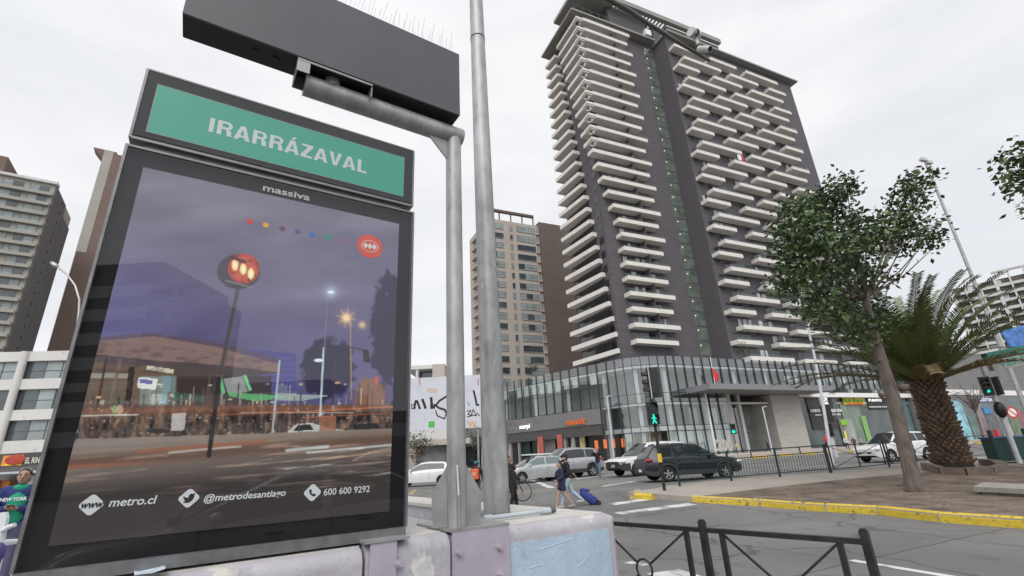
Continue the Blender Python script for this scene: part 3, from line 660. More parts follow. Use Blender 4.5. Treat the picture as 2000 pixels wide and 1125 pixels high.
# station canopy, dark underside, lit hall
put((128, 100, 92), .95*inpoly([(180, 668), (300, 657), (420, 677), (545, 712), (546, 730), (420, 712), (300, 706), (170, 690)]))
put((82, 70, 66), .95*inpoly([(170, 690), (300, 704), (420, 712), (546, 728), (470, 738), (330, 742), (170, 724)]))
put((104, 84, 66), .95*inpoly([(168, 706), (300, 716), (345, 735), (345, 860), (150, 868)])); put((62, 52, 46), .8*inpoly([(345, 735), (530, 735), (530, 850), (345, 860)]))
put((150, 150, 140), .75*inpoly([(170, 728), (258, 731), (258, 740), (168, 738)])); put((214, 206, 176), .8*inpoly([(288, 714), (340, 722), (338, 730), (286, 722)]))
put((120, 132, 126), .8*inpoly([(276, 735), (334, 735), (326, 850), (268, 850)])); put((190, 198, 190), .6*inpoly([(296, 770), (330, 770), (326, 842), (292, 842)]))
put((96, 150, 170), .5*inpoly([(318, 735), (344, 735), (336, 845), (312, 845)])); put((214, 214, 210), .9*inpoly([(270, 737), (308, 740), (304, 762), (268, 758)])); put((84, 78, 150), .9*inpoly([(273, 740), (299, 743), (297, 751), (272, 748)]))
put((46, 38, 36), .9*inpoly([(252, 716), (264, 717), (254, 800), (242, 800)]))
put((60, 46, 42), .9*seg((208, 700), (178, 860), 5)); put((122, 92, 80), .9*seg((235, 705), (196, 860), 7)); put((84, 70, 66), .9*seg((413, 715), (392, 855), 6))
put((96, 190, 118), .9*inpoly([(425, 733), (432, 732), (440, 768), (434, 772)])); put((150, 150, 152), .8*inpoly([(436, 740), (474, 735), (484, 765), (446, 772)])); put((96, 200, 118), .95*inpoly([(474, 732), (480, 732), (492, 762), (486, 764)]))
put((70, 168, 96), .9*inpoly([(444, 766), (500, 770), (540, 772), (560, 776), (500, 784), (448, 774)])); put((150, 168, 160), .8*inpoly([(540, 768), (645, 773), (590, 783), (540, 782)])); put((56, 96, 84), .6*inpoly([(340, 766), (400, 772), (400, 786), (335, 782)]))
rr2 = np.random.RandomState(17)
for _ in range(150):
    x0 = rr2.uniform(165, 770); y1_ = rr2.uniform(800, 862); h0 = rr2.uniform(8, 60); c0 = [(40, 36, 38), (150, 140, 130), (92, 74, 66), (180, 172, 150), (70, 90, 90), (120, 66, 50)][rr2.randint(6)]
    put(c0, .75*seg((x0+h0*.05, y1_-h0), (x0, y1_), rr2.uniform(1, 5)))
for _ in range(60):
    x0, y0 = rr2.uniform(165, 770), rr2.uniform(745, 850); put([(230, 220, 190), (240, 190, 120), (170, 200, 200)][rr2.randint(3)], .7*blob(x0, y0, rr2.uniform(1.5, 7), rr2.uniform(1, 2.5)))
put((96, 70, 64), .5*inpoly([(180, 668), (300, 657), (420, 677), (545, 712), (545, 700), (420, 668), (300, 650), (182, 660)]))
put((60, 54, 70), .35*np.clip((fbm(X/22, Yy/7, 61)-.45)*5, 0, 1)*inpoly([(180, 660), (545, 705), (545, 735), (170, 728)]))
# street level: movement of people and cars
band = np.clip((Yy-788)/6, 0, 1)*np.clip((862-Yy)/8, 0, 1)
put((76, 62, 56), .9*band); nz = fbm(X/9, Yy/16, 51); put((150, 112, 84), np.clip((nz-.55)*5, 0, 1)*band*.7); put((32, 28, 30), np.clip((.42-nz)*6, 0, 1)*band*.8); put((150, 84, 52), .55*band*np.exp(-((Yy-800+.02*(X-400))/9)**2))
nz2 = fbm(X/6, Yy/6, 71); put((186, 176, 164), np.clip((nz2-.68)*7, 0, 1)*band*.8)
for x0 in range(480, 620, 9): put((36, 34, 36), .7*seg((x0, 806), (x0-3, 856), 1.6))
put((190, 186, 176), .7*seg((470, 806), (690, 806), 1.6)); put((186, 188, 184), .85*inpoly([(562, 842), (580, 828), (610, 826), (640, 836), (686, 842), (690, 856), (562, 862)])); put((30, 30, 34), .85*inpoly([(582, 830), (606, 829), (612, 840), (572, 842)]))
put((40, 38, 42), .9*inpoly([(690, 830), (735, 826), (748, 842), (748, 858), (692, 858)])); put((150, 92, 66), .8*inpoly([(624, 812), (656, 812), (656, 870), (622, 872)]))
for xw, yw in ((566, 862), (690, 858), (745, 856)): put((20, 20, 22), .9*blob(xw, yw, 7, 7))
put((190, 186, 184), .75*inpoly([(336, 808), (364, 806), (360, 840), (334, 842)])); put((190, 150, 124), .8*blob(234, 800, 7, 9)); put((150, 190, 110), .7*blob(224, 800, 6, 8)); put((40, 36, 40), .8*blob(310, 842, 22, 5))
put((206, 204, 194), .7*seg((160, 812), (270, 810), 3)); put((110, 100, 92), .7*seg((162, 812), (155, 860), 3)); put((110, 100, 92), .7*seg((268, 812), (262, 850), 3))
for (a, b, c, wd) in [((546, 705), (530, 860), (168, 178, 182), 4), ((632, 680), (625, 812), (178, 196, 204), 4), ((655, 700), (650, 800), (150, 150, 156), 2.5), ((588, 762), (583, 850), (70, 70, 74), 3)]: put(c, .85*seg(a, b, wd))
# plaza and wet road streaked by lights
put((128, 116, 104), inpoly([(150, 858), (530, 846), (780, 836), (780, 1010), (80, 1070), (110, 930)])*.95)
rd = np.clip((Yy-(905-.09*(X-120)))/70, 0, 1); put((56, 50, 50), rd*.95*np.clip((Yy-850)/20, 0, 1)); put((92, 66, 54), .8*np.exp(-((Yy-(905-.075*(X-130)))/14)**2)); put((170, 84, 56), .6*np.exp(-((Yy-(912-.05*(X-130)))/4)**2)*np.clip((380-X)/200, 0, 1)*(Yy > 870))
st = fbm(X/90, (Yy+.08*X)/5.5, 81); lo = np.clip((Yy-850)/20, 0, 1)*np.clip((985-Yy)/80, 0, 1); put((186, 150, 128), np.clip((st-.55)*4, 0, 1)*lo*.55); put((206, 206, 200), np.clip((fbm(X/70, (Yy+.1*X)/6, 91)-.66)*6, 0, 1)*lo*np.clip((X-450)/150, 0, 1)*.8)
put((150, 84, 60), .8*seg((270, 882), (520, 862), 7, 5))
for (p, q, c, w_) in [((560, 806), (775, 794), (226, 120, 60), 2.5), ((590, 816), (775, 806), (200, 90, 50), 2), ((400, 812), (560, 804), (190, 100, 60), 2.5), ((600, 884), (775, 868), (214, 226, 226), 4), ((640, 896), (775, 878), (224, 170, 110), 2.5), ((690, 900), (720, 884), (190, 170, 150), 2), ((720, 884), (775, 872), (190, 170, 150), 2), ((330, 884), (470, 872), (210, 216, 210), 3), ((560, 880), (640, 872), (200, 220, 225), 6)]: put(c, .6*seg(p, q, w_, 2.5))
# lamps, pylon sign
put((74, 68, 70), .9*seg((465, 560), (428, 740), 6.5, 1.5)); put((48, 42, 44), .95*seg((428, 740), (408, 890), 9, 1.5)); put((92, 84, 84), .7*seg((469, 560), (434, 740), 2.5))
put((66, 60, 66), .85*blob(466, 531, 42, 34, 3)); put((176, 50, 38), .97*blob(476, 525, 31, 29, 2)); put((190, 80, 50), .7*blob(476, 525, 25, 24, 5)); put((92, 40, 40), .8*np.clip((fbm(X/6, Yy/6, 5)-.5)*5, 0, 1)*blob(476, 525, 29, 27, 3))
for dx, dy in ((-14, -8), (2, 0), (17, 9)): put((255, 206, 120), .95*blob(473+dx, 526+dy, 6.5, 11, 2)); put((255, 240, 200), .7*blob(473+dx, 526+dy, 3, 6, 2))
put((60, 44, 46), .8*seg((452, 503), (478, 512), 6, 3)); put((120, 118, 120), .8*seg((440, 548), (492, 562), 3))
put((110, 108, 116), .9*seg((640, 575), (633, 690), 2.4)); put((224, 240, 250), .95*blob(646, 571, 6, 3, 2)); put((190, 214, 240), .5*glow(646, 571, 9))
put((150, 120, 96), .9*seg((684, 630), (686, 780), 3)); put((240, 178, 110), .9*glow(676, 621, 8)); put((255, 226, 170), glow(676, 621, 4)); put((240, 190, 120), .8*glow(707, 635, 5))
for k in range(8): put((236, 176, 110), .55*seg((676, 621), (676+20*math.cos(k*.785+.2), 621+20*math.sin(k*.785+.2)), 1.3))
put((222, 240, 246), .9*blob(622, 704, 9, 3.5, 2)); put((50, 46, 56), .9*seg((650, 790), (656, 690), 3)); put((50, 46, 56), .9*seg((656, 690), (676, 677), 3)); put((50, 46, 56), .9*seg((676, 677), (712, 684), 2.5)); put((46, 44, 50), .9*inpoly([(708, 684), (720, 684), (722, 708), (710, 708)]))
put((210, 70, 40), .8*blob(735, 742, 4, 8, 2))
put((112, 132, 128), .5*inpoly([(544, 752), (562, 752), (561, 768), (543, 768)]))
INK = np.clip(INK, 4, 250)/255.; INK = np.where(INK <= .04045, INK/12.92, ((INK+.055)/1.055)**2.4)
lum = INK.mean(-1, keepdims=True); INK = np.clip((lum+(INK-lum)*.78)*1.42-.008, .004, 1)
me = bpy.data.meshes.new('poster')
loc = (pts-np.array([0, 0, 0])-ROOT[panel_t.name]+DN*.0035).reshape(-1, 3)
idx = np.arange(nu*nv_).reshape(nv_, nu); fs = np.stack([idx[:-1, :-1], idx[:-1, 1:], idx[1:, 1:], idx[1:, :-1]], -1).reshape(-1, 4)
me.vertices.add(len(loc)); me.vertices.foreach_set('co', loc.ravel().astype(np.float32))
me.loops.add(fs.size); me.loops.foreach_set('vertex_index', fs.ravel().astype(np.int32))
me.polygons.add(len(fs)); me.polygons.foreach_set('loop_start', np.arange(0, fs.size, 4, dtype=np.int32)); me.update(); me.validate()
ca = me.color_attributes.new('ink', 'FLOAT_COLOR', 'POINT'); ca.data.foreach_set('color', np.concatenate([INK.reshape(-1, 3), np.ones((nu*nv_, 1))], 1).ravel().astype(np.float32))
pm = bpy.data.materials.new('printed_poster'); pm.use_nodes = True; an = pm.node_tree.nodes.new('ShaderNodeAttribute'); an.attribute_name = 'ink'
pm.node_tree.links.new(an.outputs[0], pm.node_tree.nodes['Principled BSDF'].inputs['Base Color']); pm.node_tree.nodes['Principled BSDF'].inputs['Roughness'].default_value = .6; pm.node_tree.nodes['Principled BSDF'].inputs['Specular IOR Level'].default_value = .1
me.materials.append(pm); po = bpy.data.objects.new('poster', me); COL.objects.link(po); po.parent = panel_t
# --- emblems and words printed on it
M['print_white'] = mat('print_white', (.62, .63, .64), .6, var=0, spec=.1)
def dia(mb, cx, cy, rx, ry, rnd=.28, n=6, off=.0045):
    c = onS(cx, cy); s0, _, z0 = toS(c); P = []
    for k in range(4):
        a = math.pi/2*k; c_, s_ = math.cos(a), math.sin(a)
        for j in range(-n, n+1):
            t = j/n; x, y = (1-rnd)*1+rnd*(1-t*t)*.55, t*rnd
            P.append(S(s0+rx*(c_*x-s_*y), off, z0+ry*(s_*x+c_*y)))
    return mb.poly(P)
def shape(mb, pts, cx, cy, k, off): 
    s0, _, z0 = toS(onS(cx, cy)); return mb.poly([S(s0+x*k, off, z0+y*k) for x, y in pts])
M['print_dark'] = mat('print_dark', (.03, .03, .035), .6, var=0, spec=.1)
icons = [((179, 986), .066), ((369, 973), .055), ((610, 962), .052)]
ic = []
for (cx, cy), r in icons:
    hw = {179: 24.5, 369: 20.5, 610: 16.5}[cx]; hh = {179: 20, 369: 18, 610: 16.5}[cx]; c0 = toS(onS(cx, cy)); mb = MB(); dia(mb, cx, cy, 1.14*(toS(onS(cx+hw, cy-.11*hw))[0]-toS(onS(cx-hw, cy+.11*hw))[0])/2, 1.14*(c0[2]-toS(onS(cx, cy+hh))[2])); ic.append(mb.build('emblem', M['print_white'], panel_t))
mb = MB(); s0, _, z0 = toS(onS(179, 986)); text_on(mb, 'www', S(s0-.036, .0055, z0-.011), DA, UP, .072, .028, .03, shear=.2); mb.build('lettering', M['print_dark'], ic[0])
bird = [(-1, .55), (-.55, .15), (-.1, .12), (-.05, .5), (.2, .78), (.52, .72), (.95, .85), (.78, .5), (.8, .1), (.55, -.42), (.1, -.75), (-.45, -.78), (-.95, -.55), (-.5, -.5), (-.75, -.25), (-.62, -.2), (-.95, .1), (-.78, .1)]
mb = MB(); shape(mb, bird, 369, 973, .024, .0055); mb.build('bird_mark', M['print_dark'], ic[1])
tel = [(-.85, .75), (-.5, 1), (-.2, .45), (-.42, .2), (.15, -.45), (.42, -.25), (.95, -.55), (.7, -.95), (.2, -1), (-.55, -.35), (-.95, .3)]
mb = MB(); shape(mb, tel, 610, 962, .018, .0055); mb.build('phone_mark', M['print_dark'], ic[2])
def words(t, p0, p1, cap, m, bold=.012, name='lettering', par=None, n=.0045, depth=0, shear=0):
    a, b = onS(*p0, n), onS(*p1, n); c = onS(p0[0], p0[1]-cap, n); mb = MB(); sa, sb = toS(a), toS(b)
    text_on(mb, t, S(sa[0], n, (sa[2]+sb[2])/2), DA, UP, sb[0]-sa[0], c[2]-a[2], bold, depth, DN, shear); return mb.build(name, m, par or panel_t)
words('metro.cl', (212, 989), (302, 984), 17, M['print_white'], .018, shear=.15); words('@metrodesantiago', (397, 979), (557, 969), 14, M['print_white'], .018, shear=.15); words('600 600 9292', (632, 967), (722, 961), 13.5, M['print_white'], .012)
cx, cy = 722, 481.5; s0, _, z0 = toS(onS(cx, cy)); mb = MB(); mb.poly([S(s0+.079*math.cos(t), .0045, z0+.079*math.sin(t)) for t in np.linspace(0, 2*math.pi, 40)[:-1]]); lg = mb.build('logo', mat('logo_red', (.62, .09, .06), .6, var=0, spec=.1), panel_t)
mb = MB(); n = 36
ring = [S(s0+k*math.cos(t)*.053, .0055, z0+k*math.sin(t)*.040) for t in np.linspace(0, 2*math.pi, n+1)[:-1] for k in (1, .92)]
mb.add(ring, [(2*i, 2*((i+1) % n), 2*((i+1) % n)+1, 2*i+1) for i in range(n)])
for dx in (-.027, 0, .027): mb.poly([S(s0+dx+a*.0145, .0055, z0+b*.022) for a, b in ((-1, 0), (0, -1), (1, 0), (0, 1))])
mb.build('logo_mark', M['print_white'], lg)
for (x, y), c in zip([(488, 433), (519, 440), (551, 447), (581, 453), (610, 459), (639, 464), (667, 470)], [(205, 62, 58), (226, 160, 50), (110, 70, 74), (90, 82, 140), (52, 108, 190), (30, 150, 120), (150, 90, 150)]):
    s1, _, z1 = toS(onS(x, y)); mb = MB(); mb.poly([S(s1+.0155*math.cos(t), .0045, z1+.0155*math.sin(t)) for t in np.linspace(0, 2*math.pi, 17)[:-1]]); mb.build('line_dot', mat('dot_ink', lin(c), .6, var=0, spec=.1), panel_t)
words('massiva', (513, 372), (605, 391), 13, mat('print_grey', (.42, .42, .43), .5, var=0), .02)
# --- name board on top
hb = MB(); hb.obox(S(.0, -.15, 3.165), DA*1.51, DN*.152, UP*.43); nb = hb.build('name_board', M['blackgloss'], panel_t)
hb = MB(); hb.obox(S(-.012, -.15, 3.155), DA*.012, DN*.158, UP*.445); hb.obox(S(1.51, -.15, 3.155), DA*.012, DN*.158, UP*.445); hb.obox(S(0, -.15, 3.595), DA*1.51, DN*.158, UP*.008); hb.obox(S(0, -.15, 3.15), DA*1.51, DN*.158, UP*.015); hb.obox(S(.06, -.12, 3.102), DA*1.39, DN*.1, UP*.048)
hb.build('board_trim', M['steelpaint'], nb)
M['green'] = mat('sign_green', (.0, .285, .185), .35, var=.03, scale=3)
hb = MB(); hb.obox(S(.053, .002, 3.213), DA*1.394, DN*.003, UP*.305); hb.build('green_field', M['green'], nb)
def arc(cx, cy, rx, ry, a0, a1, n=10): return [(cx+rx*math.cos(a0+(a1-a0)*i/n), cy+ry*math.sin(a0+(a1-a0)*i/n)) for i in range(n+1)]
GROT = {'I': (.28, [[(.04, 0), (.24, 0), (.24, 1), (.04, 1)]]),
 'L': (.60, [[(.05, 0), (.58, 0), (.58, .17), (.25, .17), (.25, 1), (.05, 1)]]),
 'V': (.70, [[(.25, 0), (.45, 0), (.70, 1), (.49, 1), (.35, .27), (.21, 1), (0, 1)]]),
 'A': (.74, [[(0, 0), (.21, 0), (.37, .76), (.37, 1), (.26, 1)], [(.53, 0), (.74, 0), (.48, 1), (.37, 1), (.37, .76)], [(.238, .17), (.502, .17), (.468, .33), (.272, .33)]]),
 'Z': (.64, [[(.02, 0), (.62, 0), (.62, .17), (.28, .17), (.62, .84), (.62, 1), (.04, 1), (.04, .83), (.36, .83), (.02, .16)]]),
 'R': (.74, [[(.05, 0), (.25, 0), (.25, 1), (.05, 1)], [(.25, .84)]+[(.42, .84)]+arc(.44, .715, .09, .125, math.pi/2, -math.pi/2)+[(.25, .59), (.25, .43), (.46, .43)][:2]+[(.42, .43)]+arc(.44, .715, .26, .285, -math.pi/2, math.pi/2)+[(.25, 1)],
        [(.50, 0), (.73, 0), (.70, .06), (.68, .30), (.60, .46), (.38, .44), (.46, .38), (.48, .26), (.48, .08)]])}
GROT['Á'] = (.74, GROT['A'][1]+[[(.30, 1.06), (.41, 1.06), (.56, 1.27), (.36, 1.27)]])
def grot(t, p0, p1, cap, m, par, n):
    a, b = toS(onS(*p0, n)), toS(onS(*p1, n)); c = toS(onS(p0[0], p0[1]-cap, n)); wd = sum(GROT[k][0]+.055 for k in t)-.055; k_ = (b[0]-a[0])/wd; h = c[2]-a[2]; z = (a[2]+b[2])/2; x = a[0]
    for ch in t:
        w_, polys = GROT[ch]; mb = MB()
        for j, P in enumerate(polys): mb.poly([S(x+u*k_, n+j*.0002, z+v*h) for u, v in P])
        mb.build('letter', m, par); x += (w_+.055)*k_
grot('IRARRÁZAVAL', (405, 254), (716, 341), 28.5, mat('sign_white', (.50, .55, .54), .5, var=.05), nb, .0062)
hb = MB()
for a, b, c, d in ((.050, 1.45, 3.209, 3.2125), (.050, 1.45, 3.5185, 3.522), (.0495, .0528, 3.209, 3.522), (1.4473, 1.4505, 3.209, 3.522)): hb.obox(S(a, .002, c), DA*(b-a), DN*.0035, UP*(d-c))
hb.build('field_edge', M['steelpaint'], nb)
g_ = MB(); g_.poly([S(.003, .0125, 3.17), S(1.507, .0125, 3.17), S(1.507, .0125, 3.593), S(.003, .0125, 3.593)]); g_.build('board_glass', M['pane'], nb)

# ================================================================ station wall
def wall_mat(name, c, chip=(.5, .48, .45), lo=.62, hi=.66, sc=2.2, g=1.):
    m = mat(name, c, .8, var=.12, scale=3.5, bump=.22, bscale=30, detail=9); wear(m, chip, sc, lo, hi); wear(m, tuple(k*.55*g for k in c), 9, .60, .75); wear(m, tuple(k*.60*g for k in c), 4.5, .56, .74, (1.6, 1.6, .22)); wear(m, tuple(k*.35 for k in c), 38, .66, .74); return m
M['lilac'] = wall_mat('lilac_paint', (.375, .357, .39), lo=.60, hi=.63, sc=3.1); M['blue'] = wall_mat('light_blue_paint', (.37, .47, .58), chip=(.34, .44, .55), lo=.60, hi=.66, sc=3.5, g=1.45); M['bare'] = mat('bare_wall_top', (.47, .455, .43), .85, var=.14, scale=5, bump=.3, bscale=20, detail=9)
wear(M['bare'], (.2, .19, .17), 7, .6, .74)
wallt = thing('station_wall', S(1.5, -.15, 0), 'thick low concrete parapet painted lilac and pale blue with a bare worn top', 'wall')
ZW = 1.13
def rounded_wall(a0, a1, m, n0=-.42, n1=.10, r=.07, endcap=False, zt=ZW):
    mb = MB(); prof = [(n1, .0)]+[(n1-r+r*math.cos(t), zt-r+r*math.sin(t)) for t in np.linspace(0, math.pi/2, 7)]+[(n0+r, zt), (n0, zt-r), (n0, 0)]
    st = [(a0, 0)]+([(a1-r, 0)]+[(a1-r+r*math.sin(t), r*(1-math.cos(t))) for t in np.linspace(.26, math.pi/2, 6)] if endcap else [(a1, 0)])
    rows = []
    for a, sh in st: rows.append([S(a, max(min(nq, n1-sh), n0+sh), min(z, zt-sh*.8)) for nq, z in prof])
    n = len(prof); mb.smooth = True; mb.add([p for r_ in rows for p in r_], [(i*n+j, (i+1)*n+j, (i+1)*n+j+1, i*n+j+1) for i in range(len(rows)-1) for j in range(n-1)])
    mb.smooth = False; mb.poly(rows[0]); mb.poly(rows[-1][::-1]); return mb
rounded_wall(-4.5, 1.27, None).build('wall_section', M['lilac'], wallt); rounded_wall(1.285, 1.74, None, zt=1.145).build('wall_section', M['lilac'], wallt)
rounded_wall(1.755, 2.925, None, endcap=False, zt=1.135).build('wall_section', M['lilac'], wallt); rounded_wall(2.925, 2.985, None, n1=.095, endcap=True, zt=1.132).build('wall_corner', M['lilac'], wallt)
mb = MB(); mb.obox(S(2.115, .1005, .25), DA*.77, DN*.004, UP*.80); mb.build('blue_field', M['blue'], wallt)
mb = MB(); mb.obox(S(-4.5, -.36, ZW-.004), DA*5.77, DN*.39, UP*.012); mb.obox(S(1.30, -.36, 1.140), DA*.43, DN*.36, UP*.010); mb.obox(S(2.12, -.40, 1.130), DA*.80, DN*.425, UP*.010); mb.build('wall_top', M['bare'], wallt)
side = MB(); side.obox(S(2.62, -6.5, 0), DA*.36, DN*6.1, UP*1.10); side.build('wall_section', M['lilac'], wallt)
side = MB(); side.obox(S(2.60, -6.5, 1.10), DA*.40, DN*6.1, UP*.03); side.build('wall_top', M['bare'], wallt)
M['tile'] = mat('white_wall_tile', (.50, .50, .50), .4, var=.05)
side = MB()
for i in range(15):
    for j in range(3): side.obox(S(2.59, -6.4+i*.4, -.2+.4*j), -DA*.012, DN*.39, UP*.385)
side.build('tiles', M['tile'], wallt)
side = MB(); side.obox(S(2.589, -6.3, .82), -DA*.006, DN*1.4, UP*.06); side.build('tag', mat('blue_scrawl', (.05, .22, .42), .8), wallt)
# scraped patches and scratches on the paint
M['peeled'] = mat('peeled_primer', (.52, .51, .50), .85, var=.25, scale=14, bump=.3, bscale=30)
for P in ([(802, 1110), (806, 1088), (812, 1092), (818, 1076), (824, 1083), (829, 1074), (833, 1090), (842, 1084), (846, 1104), (850, 1112), (846, 1130), (812, 1134)],):
    mb = MB(); mb.prism([onS(x, y, .1008) for x, y in P], DN*.002); mb.build('peeled_patch', M['peeled'], wallt)
M['scratch'] = mat('pale_scratch', (.52, .58, .66), .85, var=.2)
for p, q in (((1050, 1075), (1119, 1052)), ((1075, 1092), (1090, 1070)), ((1035, 1110), (1060, 1102)), ((1130, 1108), (1150, 1085)), ((1010, 1062), (1030, 1085)), ((1165, 1050), (1172, 1095))):
    a, b = onS(*p, .106), onS(*q, .106); mb = MB(); mb.bar(a, b, .0035, .002, DN); mb.build('scratch', M['scratch'], wallt)
M['steelplate'] = mat('lilac_steel_plate', (.37, .33, .39), .55, var=.12, scale=4, bump=.1, bscale=12); wear(M['steelplate'], (.18, .165, .19), 5, .6, .72)
M['galv'] = mat('galvanised_steel', (.33, .335, .335), .48, .35, var=.34, scale=9, stretch=(1, 1, .4), rvar=.08, bump=.03, bscale=30, detail=8); wear(M['galv'], (.5, .5, .49), 11, .62, .70, (1, 1, .5)); wear(M['galv'], (.2, .2, .19), 4, .66, .8)
M['plate'] = mat('galvanised_plate', (.30, .295, .30), .5, .4, var=.18, scale=5, rvar=.1)
def bolt(mb, c): mb.tube([c, c+DN*.008], .021, 6, smooth=False); mb.tube([c+DN*.008, c+DN*.03], .0125, 6, smooth=False)
bk = thing('pole_saddle', S(1.92, 0, 1.15), 'folded steel saddle plate with bolt heads clamped over the wall under the pole', 'bracket')
mb = MB(); mb.obox(S(1.745, .107, .35), DA*.36, DN*.012, UP*.80); mb.build('front_plate', M['steelplate'], bk)
mb = MB(); mb.obox(S(1.74, -.38, 1.150), DA*.37, DN*.50, UP*.014); mb.build('top_plate', M['plate'], bk)
mb = MB()
for x, y in ((895, 1079), (974, 1068), (976, 1121)): mb = MB(); bolt(mb, onS(x, y, .118)); mb.build('bolt', M['steelplate'], bk)
bk = thing('case_saddle', S(1.38, 0, 1.15), 'narrow bolted steel saddle plate on the wall under the right foot of the poster case', 'bracket')
mb = MB(); mb.obox(S(1.30, .107, .55), DA*.135, DN*.012, UP*.60); mb.build('front_plate', M['steelplate'], bk)
mb = MB(); mb.obox(S(1.27, -.10, 1.151), DA*.23, DN*.225, UP*.012); mb.build('top_plate', M['plate'], bk)
mb = MB(); bolt(mb, onS(779, 1101, .118)); mb.build('bolt', M['steelplate'], bk)
mb = MB(); mb.obox(S(1.36, -.1, 1.163), DA*.14, DN*.12, UP*.025); mb.build('foot', M['plate'], bk)
# conduit and a torn paper on the wall
pc = thing('conduit', S(2.3, -.1, 1.15), 'short pale plastic conduit lying on the wall top with a dark end fitting', 'pipe')
a, b = Zp(946, 1013, 1.165), Zp(1080, 996, 1.165); M['pvc'] = mat('pale_pvc', (.42, .46, .49), .45, var=.1, scale=8)
mb = MB(); mb.tube([a, b], .014, 10); mb.build('tube', M['pvc'], pc)
mb = MB(); d = nrm(b-a); mb.tube([a-d*.005, a+d*.05], .021, 10); mb.tube([b-d*.10, b-d*.03], .022, 10); mb.build('coupling', M['pvc'], pc)
mb = MB(); mb.tube([b-d*.03, b+d*.015], .019, 8); mb.build('end_fitting', mat('dark_fitting', (.08, .08, .08), .6), pc)
pm_ = mat('torn_paper', (.42, .48, .55), .8, var=.35, scale=20); ps = [(298, 1104), (318, 1094), (331, 1102), (322, 1112), (300, 1119), (262, 1124), (262, 1114)]
mb = MB(); pv = [Zp(x, y, 1.158+.012*math.sin(i*2.1)) for i, (x, y) in enumerate(ps)]; mb.prism(pv, UP*.0015)
o = mb.build('paper_scrap', pm_); setp(o, 'torn bluish paper scrap on the lilac wall below the poster case', 'paper')

# ================================================================ pole with arm and overhead box
ov = thing('sign_gantry', S(1.83, 0, 1.164), 'galvanised post with welded fins and side arm carrying a long dark overhead sign box', 'sign post')
PX = 1.83
mb = MB(); mb.tube([S(PX, 0, 1.164), S(PX, 0, 3.85)], .057, 24); pole = mb.build('pole', M['galv'], ov)
arm_a, arm_b = S(PX+.065, -.002, 3.85), S(.765, .0, 3.85)
mb = MB(); mb.tube([arm_a, arm_b], .070, 24); mb.build('arm', M['galv'], ov)
mb = MB(); mb.prism([S(PX-.05, .0, 3.80), S(PX-.23, .0, 3.805), S(PX-.05, .0, 3.61)], DN*.012); mb.build('gusset', M['plate'], ov)
for k in range(4):
    a = math.radians(22+90*k); e = DA*math.cos(a)+DN*math.sin(a); s_ = np.cross(UP, e)*.005; c = S(PX, 0, 1.165)
    mb = MB(); mb.prism([c+e*.04-s_, c+e*.135-s_, c+e*.145+UP*.17-s_, c+e*.05+UP*.34-s_, c+e*.04+UP*.34-s_], s_*2); mb.build('base_fin', M['plate'], ov)
bx0, bx1, bz0, bz1, bn0, bn1 = .097, 1.823, 3.94, 4.53, -.055, .131
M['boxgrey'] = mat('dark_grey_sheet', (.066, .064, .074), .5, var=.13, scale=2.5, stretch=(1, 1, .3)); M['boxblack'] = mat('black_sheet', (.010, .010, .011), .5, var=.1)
mb = MB(); mb.obox(S(bx0, bn0, bz0+.004), DA*(bx1-bx0), DN*(bn1-bn0), UP*(bz1-bz0)); sb = mb.build('sign_box', M['boxgrey'], ov)
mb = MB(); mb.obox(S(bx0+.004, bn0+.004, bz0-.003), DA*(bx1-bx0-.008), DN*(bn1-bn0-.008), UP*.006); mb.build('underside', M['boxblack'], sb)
mb = MB(); mb.tube([S(.47, .04, bz0-.008), S(.47, .04, bz0)], .02, 10); mb.tube([S(.58, .04, bz0-.010), S(.58, .04, bz0-.003)], .022, 10); mb.build('drain_plug', M['boxblack'], sb)
mb = MB(); q0, q1 = .70, 1.17
mb.obox(S(q0, -.05, bz0-.10), DA*(q1-q0), DN*.006, UP*.097); mb.obox(S(q0, .118, bz0-.016), DA*(q1-q0), DN*.008, UP*.014); mb.obox(S(q0, .118, bz0-.10), DA*.075, DN*.006, UP*.09)
for a in (q0, q1-.006): mb.obox(S(a, -.044, bz0-.10), DA*.006, DN*.162, UP*.097)
mb.build('saddle_frame', M['plate'], ov)
mb = MB(); mb.tube([S(.93, .02, 3.88), S(.93, .02, bz0-.003)], .050, 14); mb.build('stub', M['galv'], ov)
mb = MB(); rng = random.Random(2)
for i in range(64):
    a = bx0+.05+(bx1-bx0-.1)*i/63; n_ = bn1-.03; j = [-.05, 0, .05][i % 3]
    mb.tube([S(a, n_, bz1), S(a+rng.uniform(-.015, .015)+.02, n_+j, bz1+.17+rng.uniform(-.02, .02))], .0011, 4, smooth=False)
mb.build('bird_spikes', M['wire'], sb)['kind'] = 'stuff'

# ================================================================ tall tapered mast with camera arm
mb0 = Zp(971, 1003, 1.14)
ms = thing('camera_mast', V(mb0[0], mb0[1], 0), 'tall tapered galvanised mast with a thin curved outreach arm and cameras', 'mast')
def mpt(z): return V(mb0[0]-.05*(z-1.1)*.12, mb0[1], z)
mb = MB(); mb.tube([mpt(z) for z in (.0, 1.14, 2.6, 5.74)], [.104, .099, .091, .075], 24); mb.build('pole', M['galv'], ms)
mb = MB(); mb.tube([mpt(z) for z in (5.70, 7.9)], [.0765, .062], 24); mb.build('pole', M['galv'], ms)
mb = MB(); mb.tube([mpt(5.735), mpt(5.75)], .079, 24); mb.build('joint_ring', M['boxblack'], ms)
ZA = 6.5
ar = [Zp(1190, 0, ZA), Zp(1230, 22, ZA), Zp(1265, 46, ZA), Zp(1322, 81, ZA), Zp(1386, 119, ZA)]
M['armdark'] = mat('weathered_dark_arm', (.10, .098, .09), .5, .3, var=.2, scale=6)
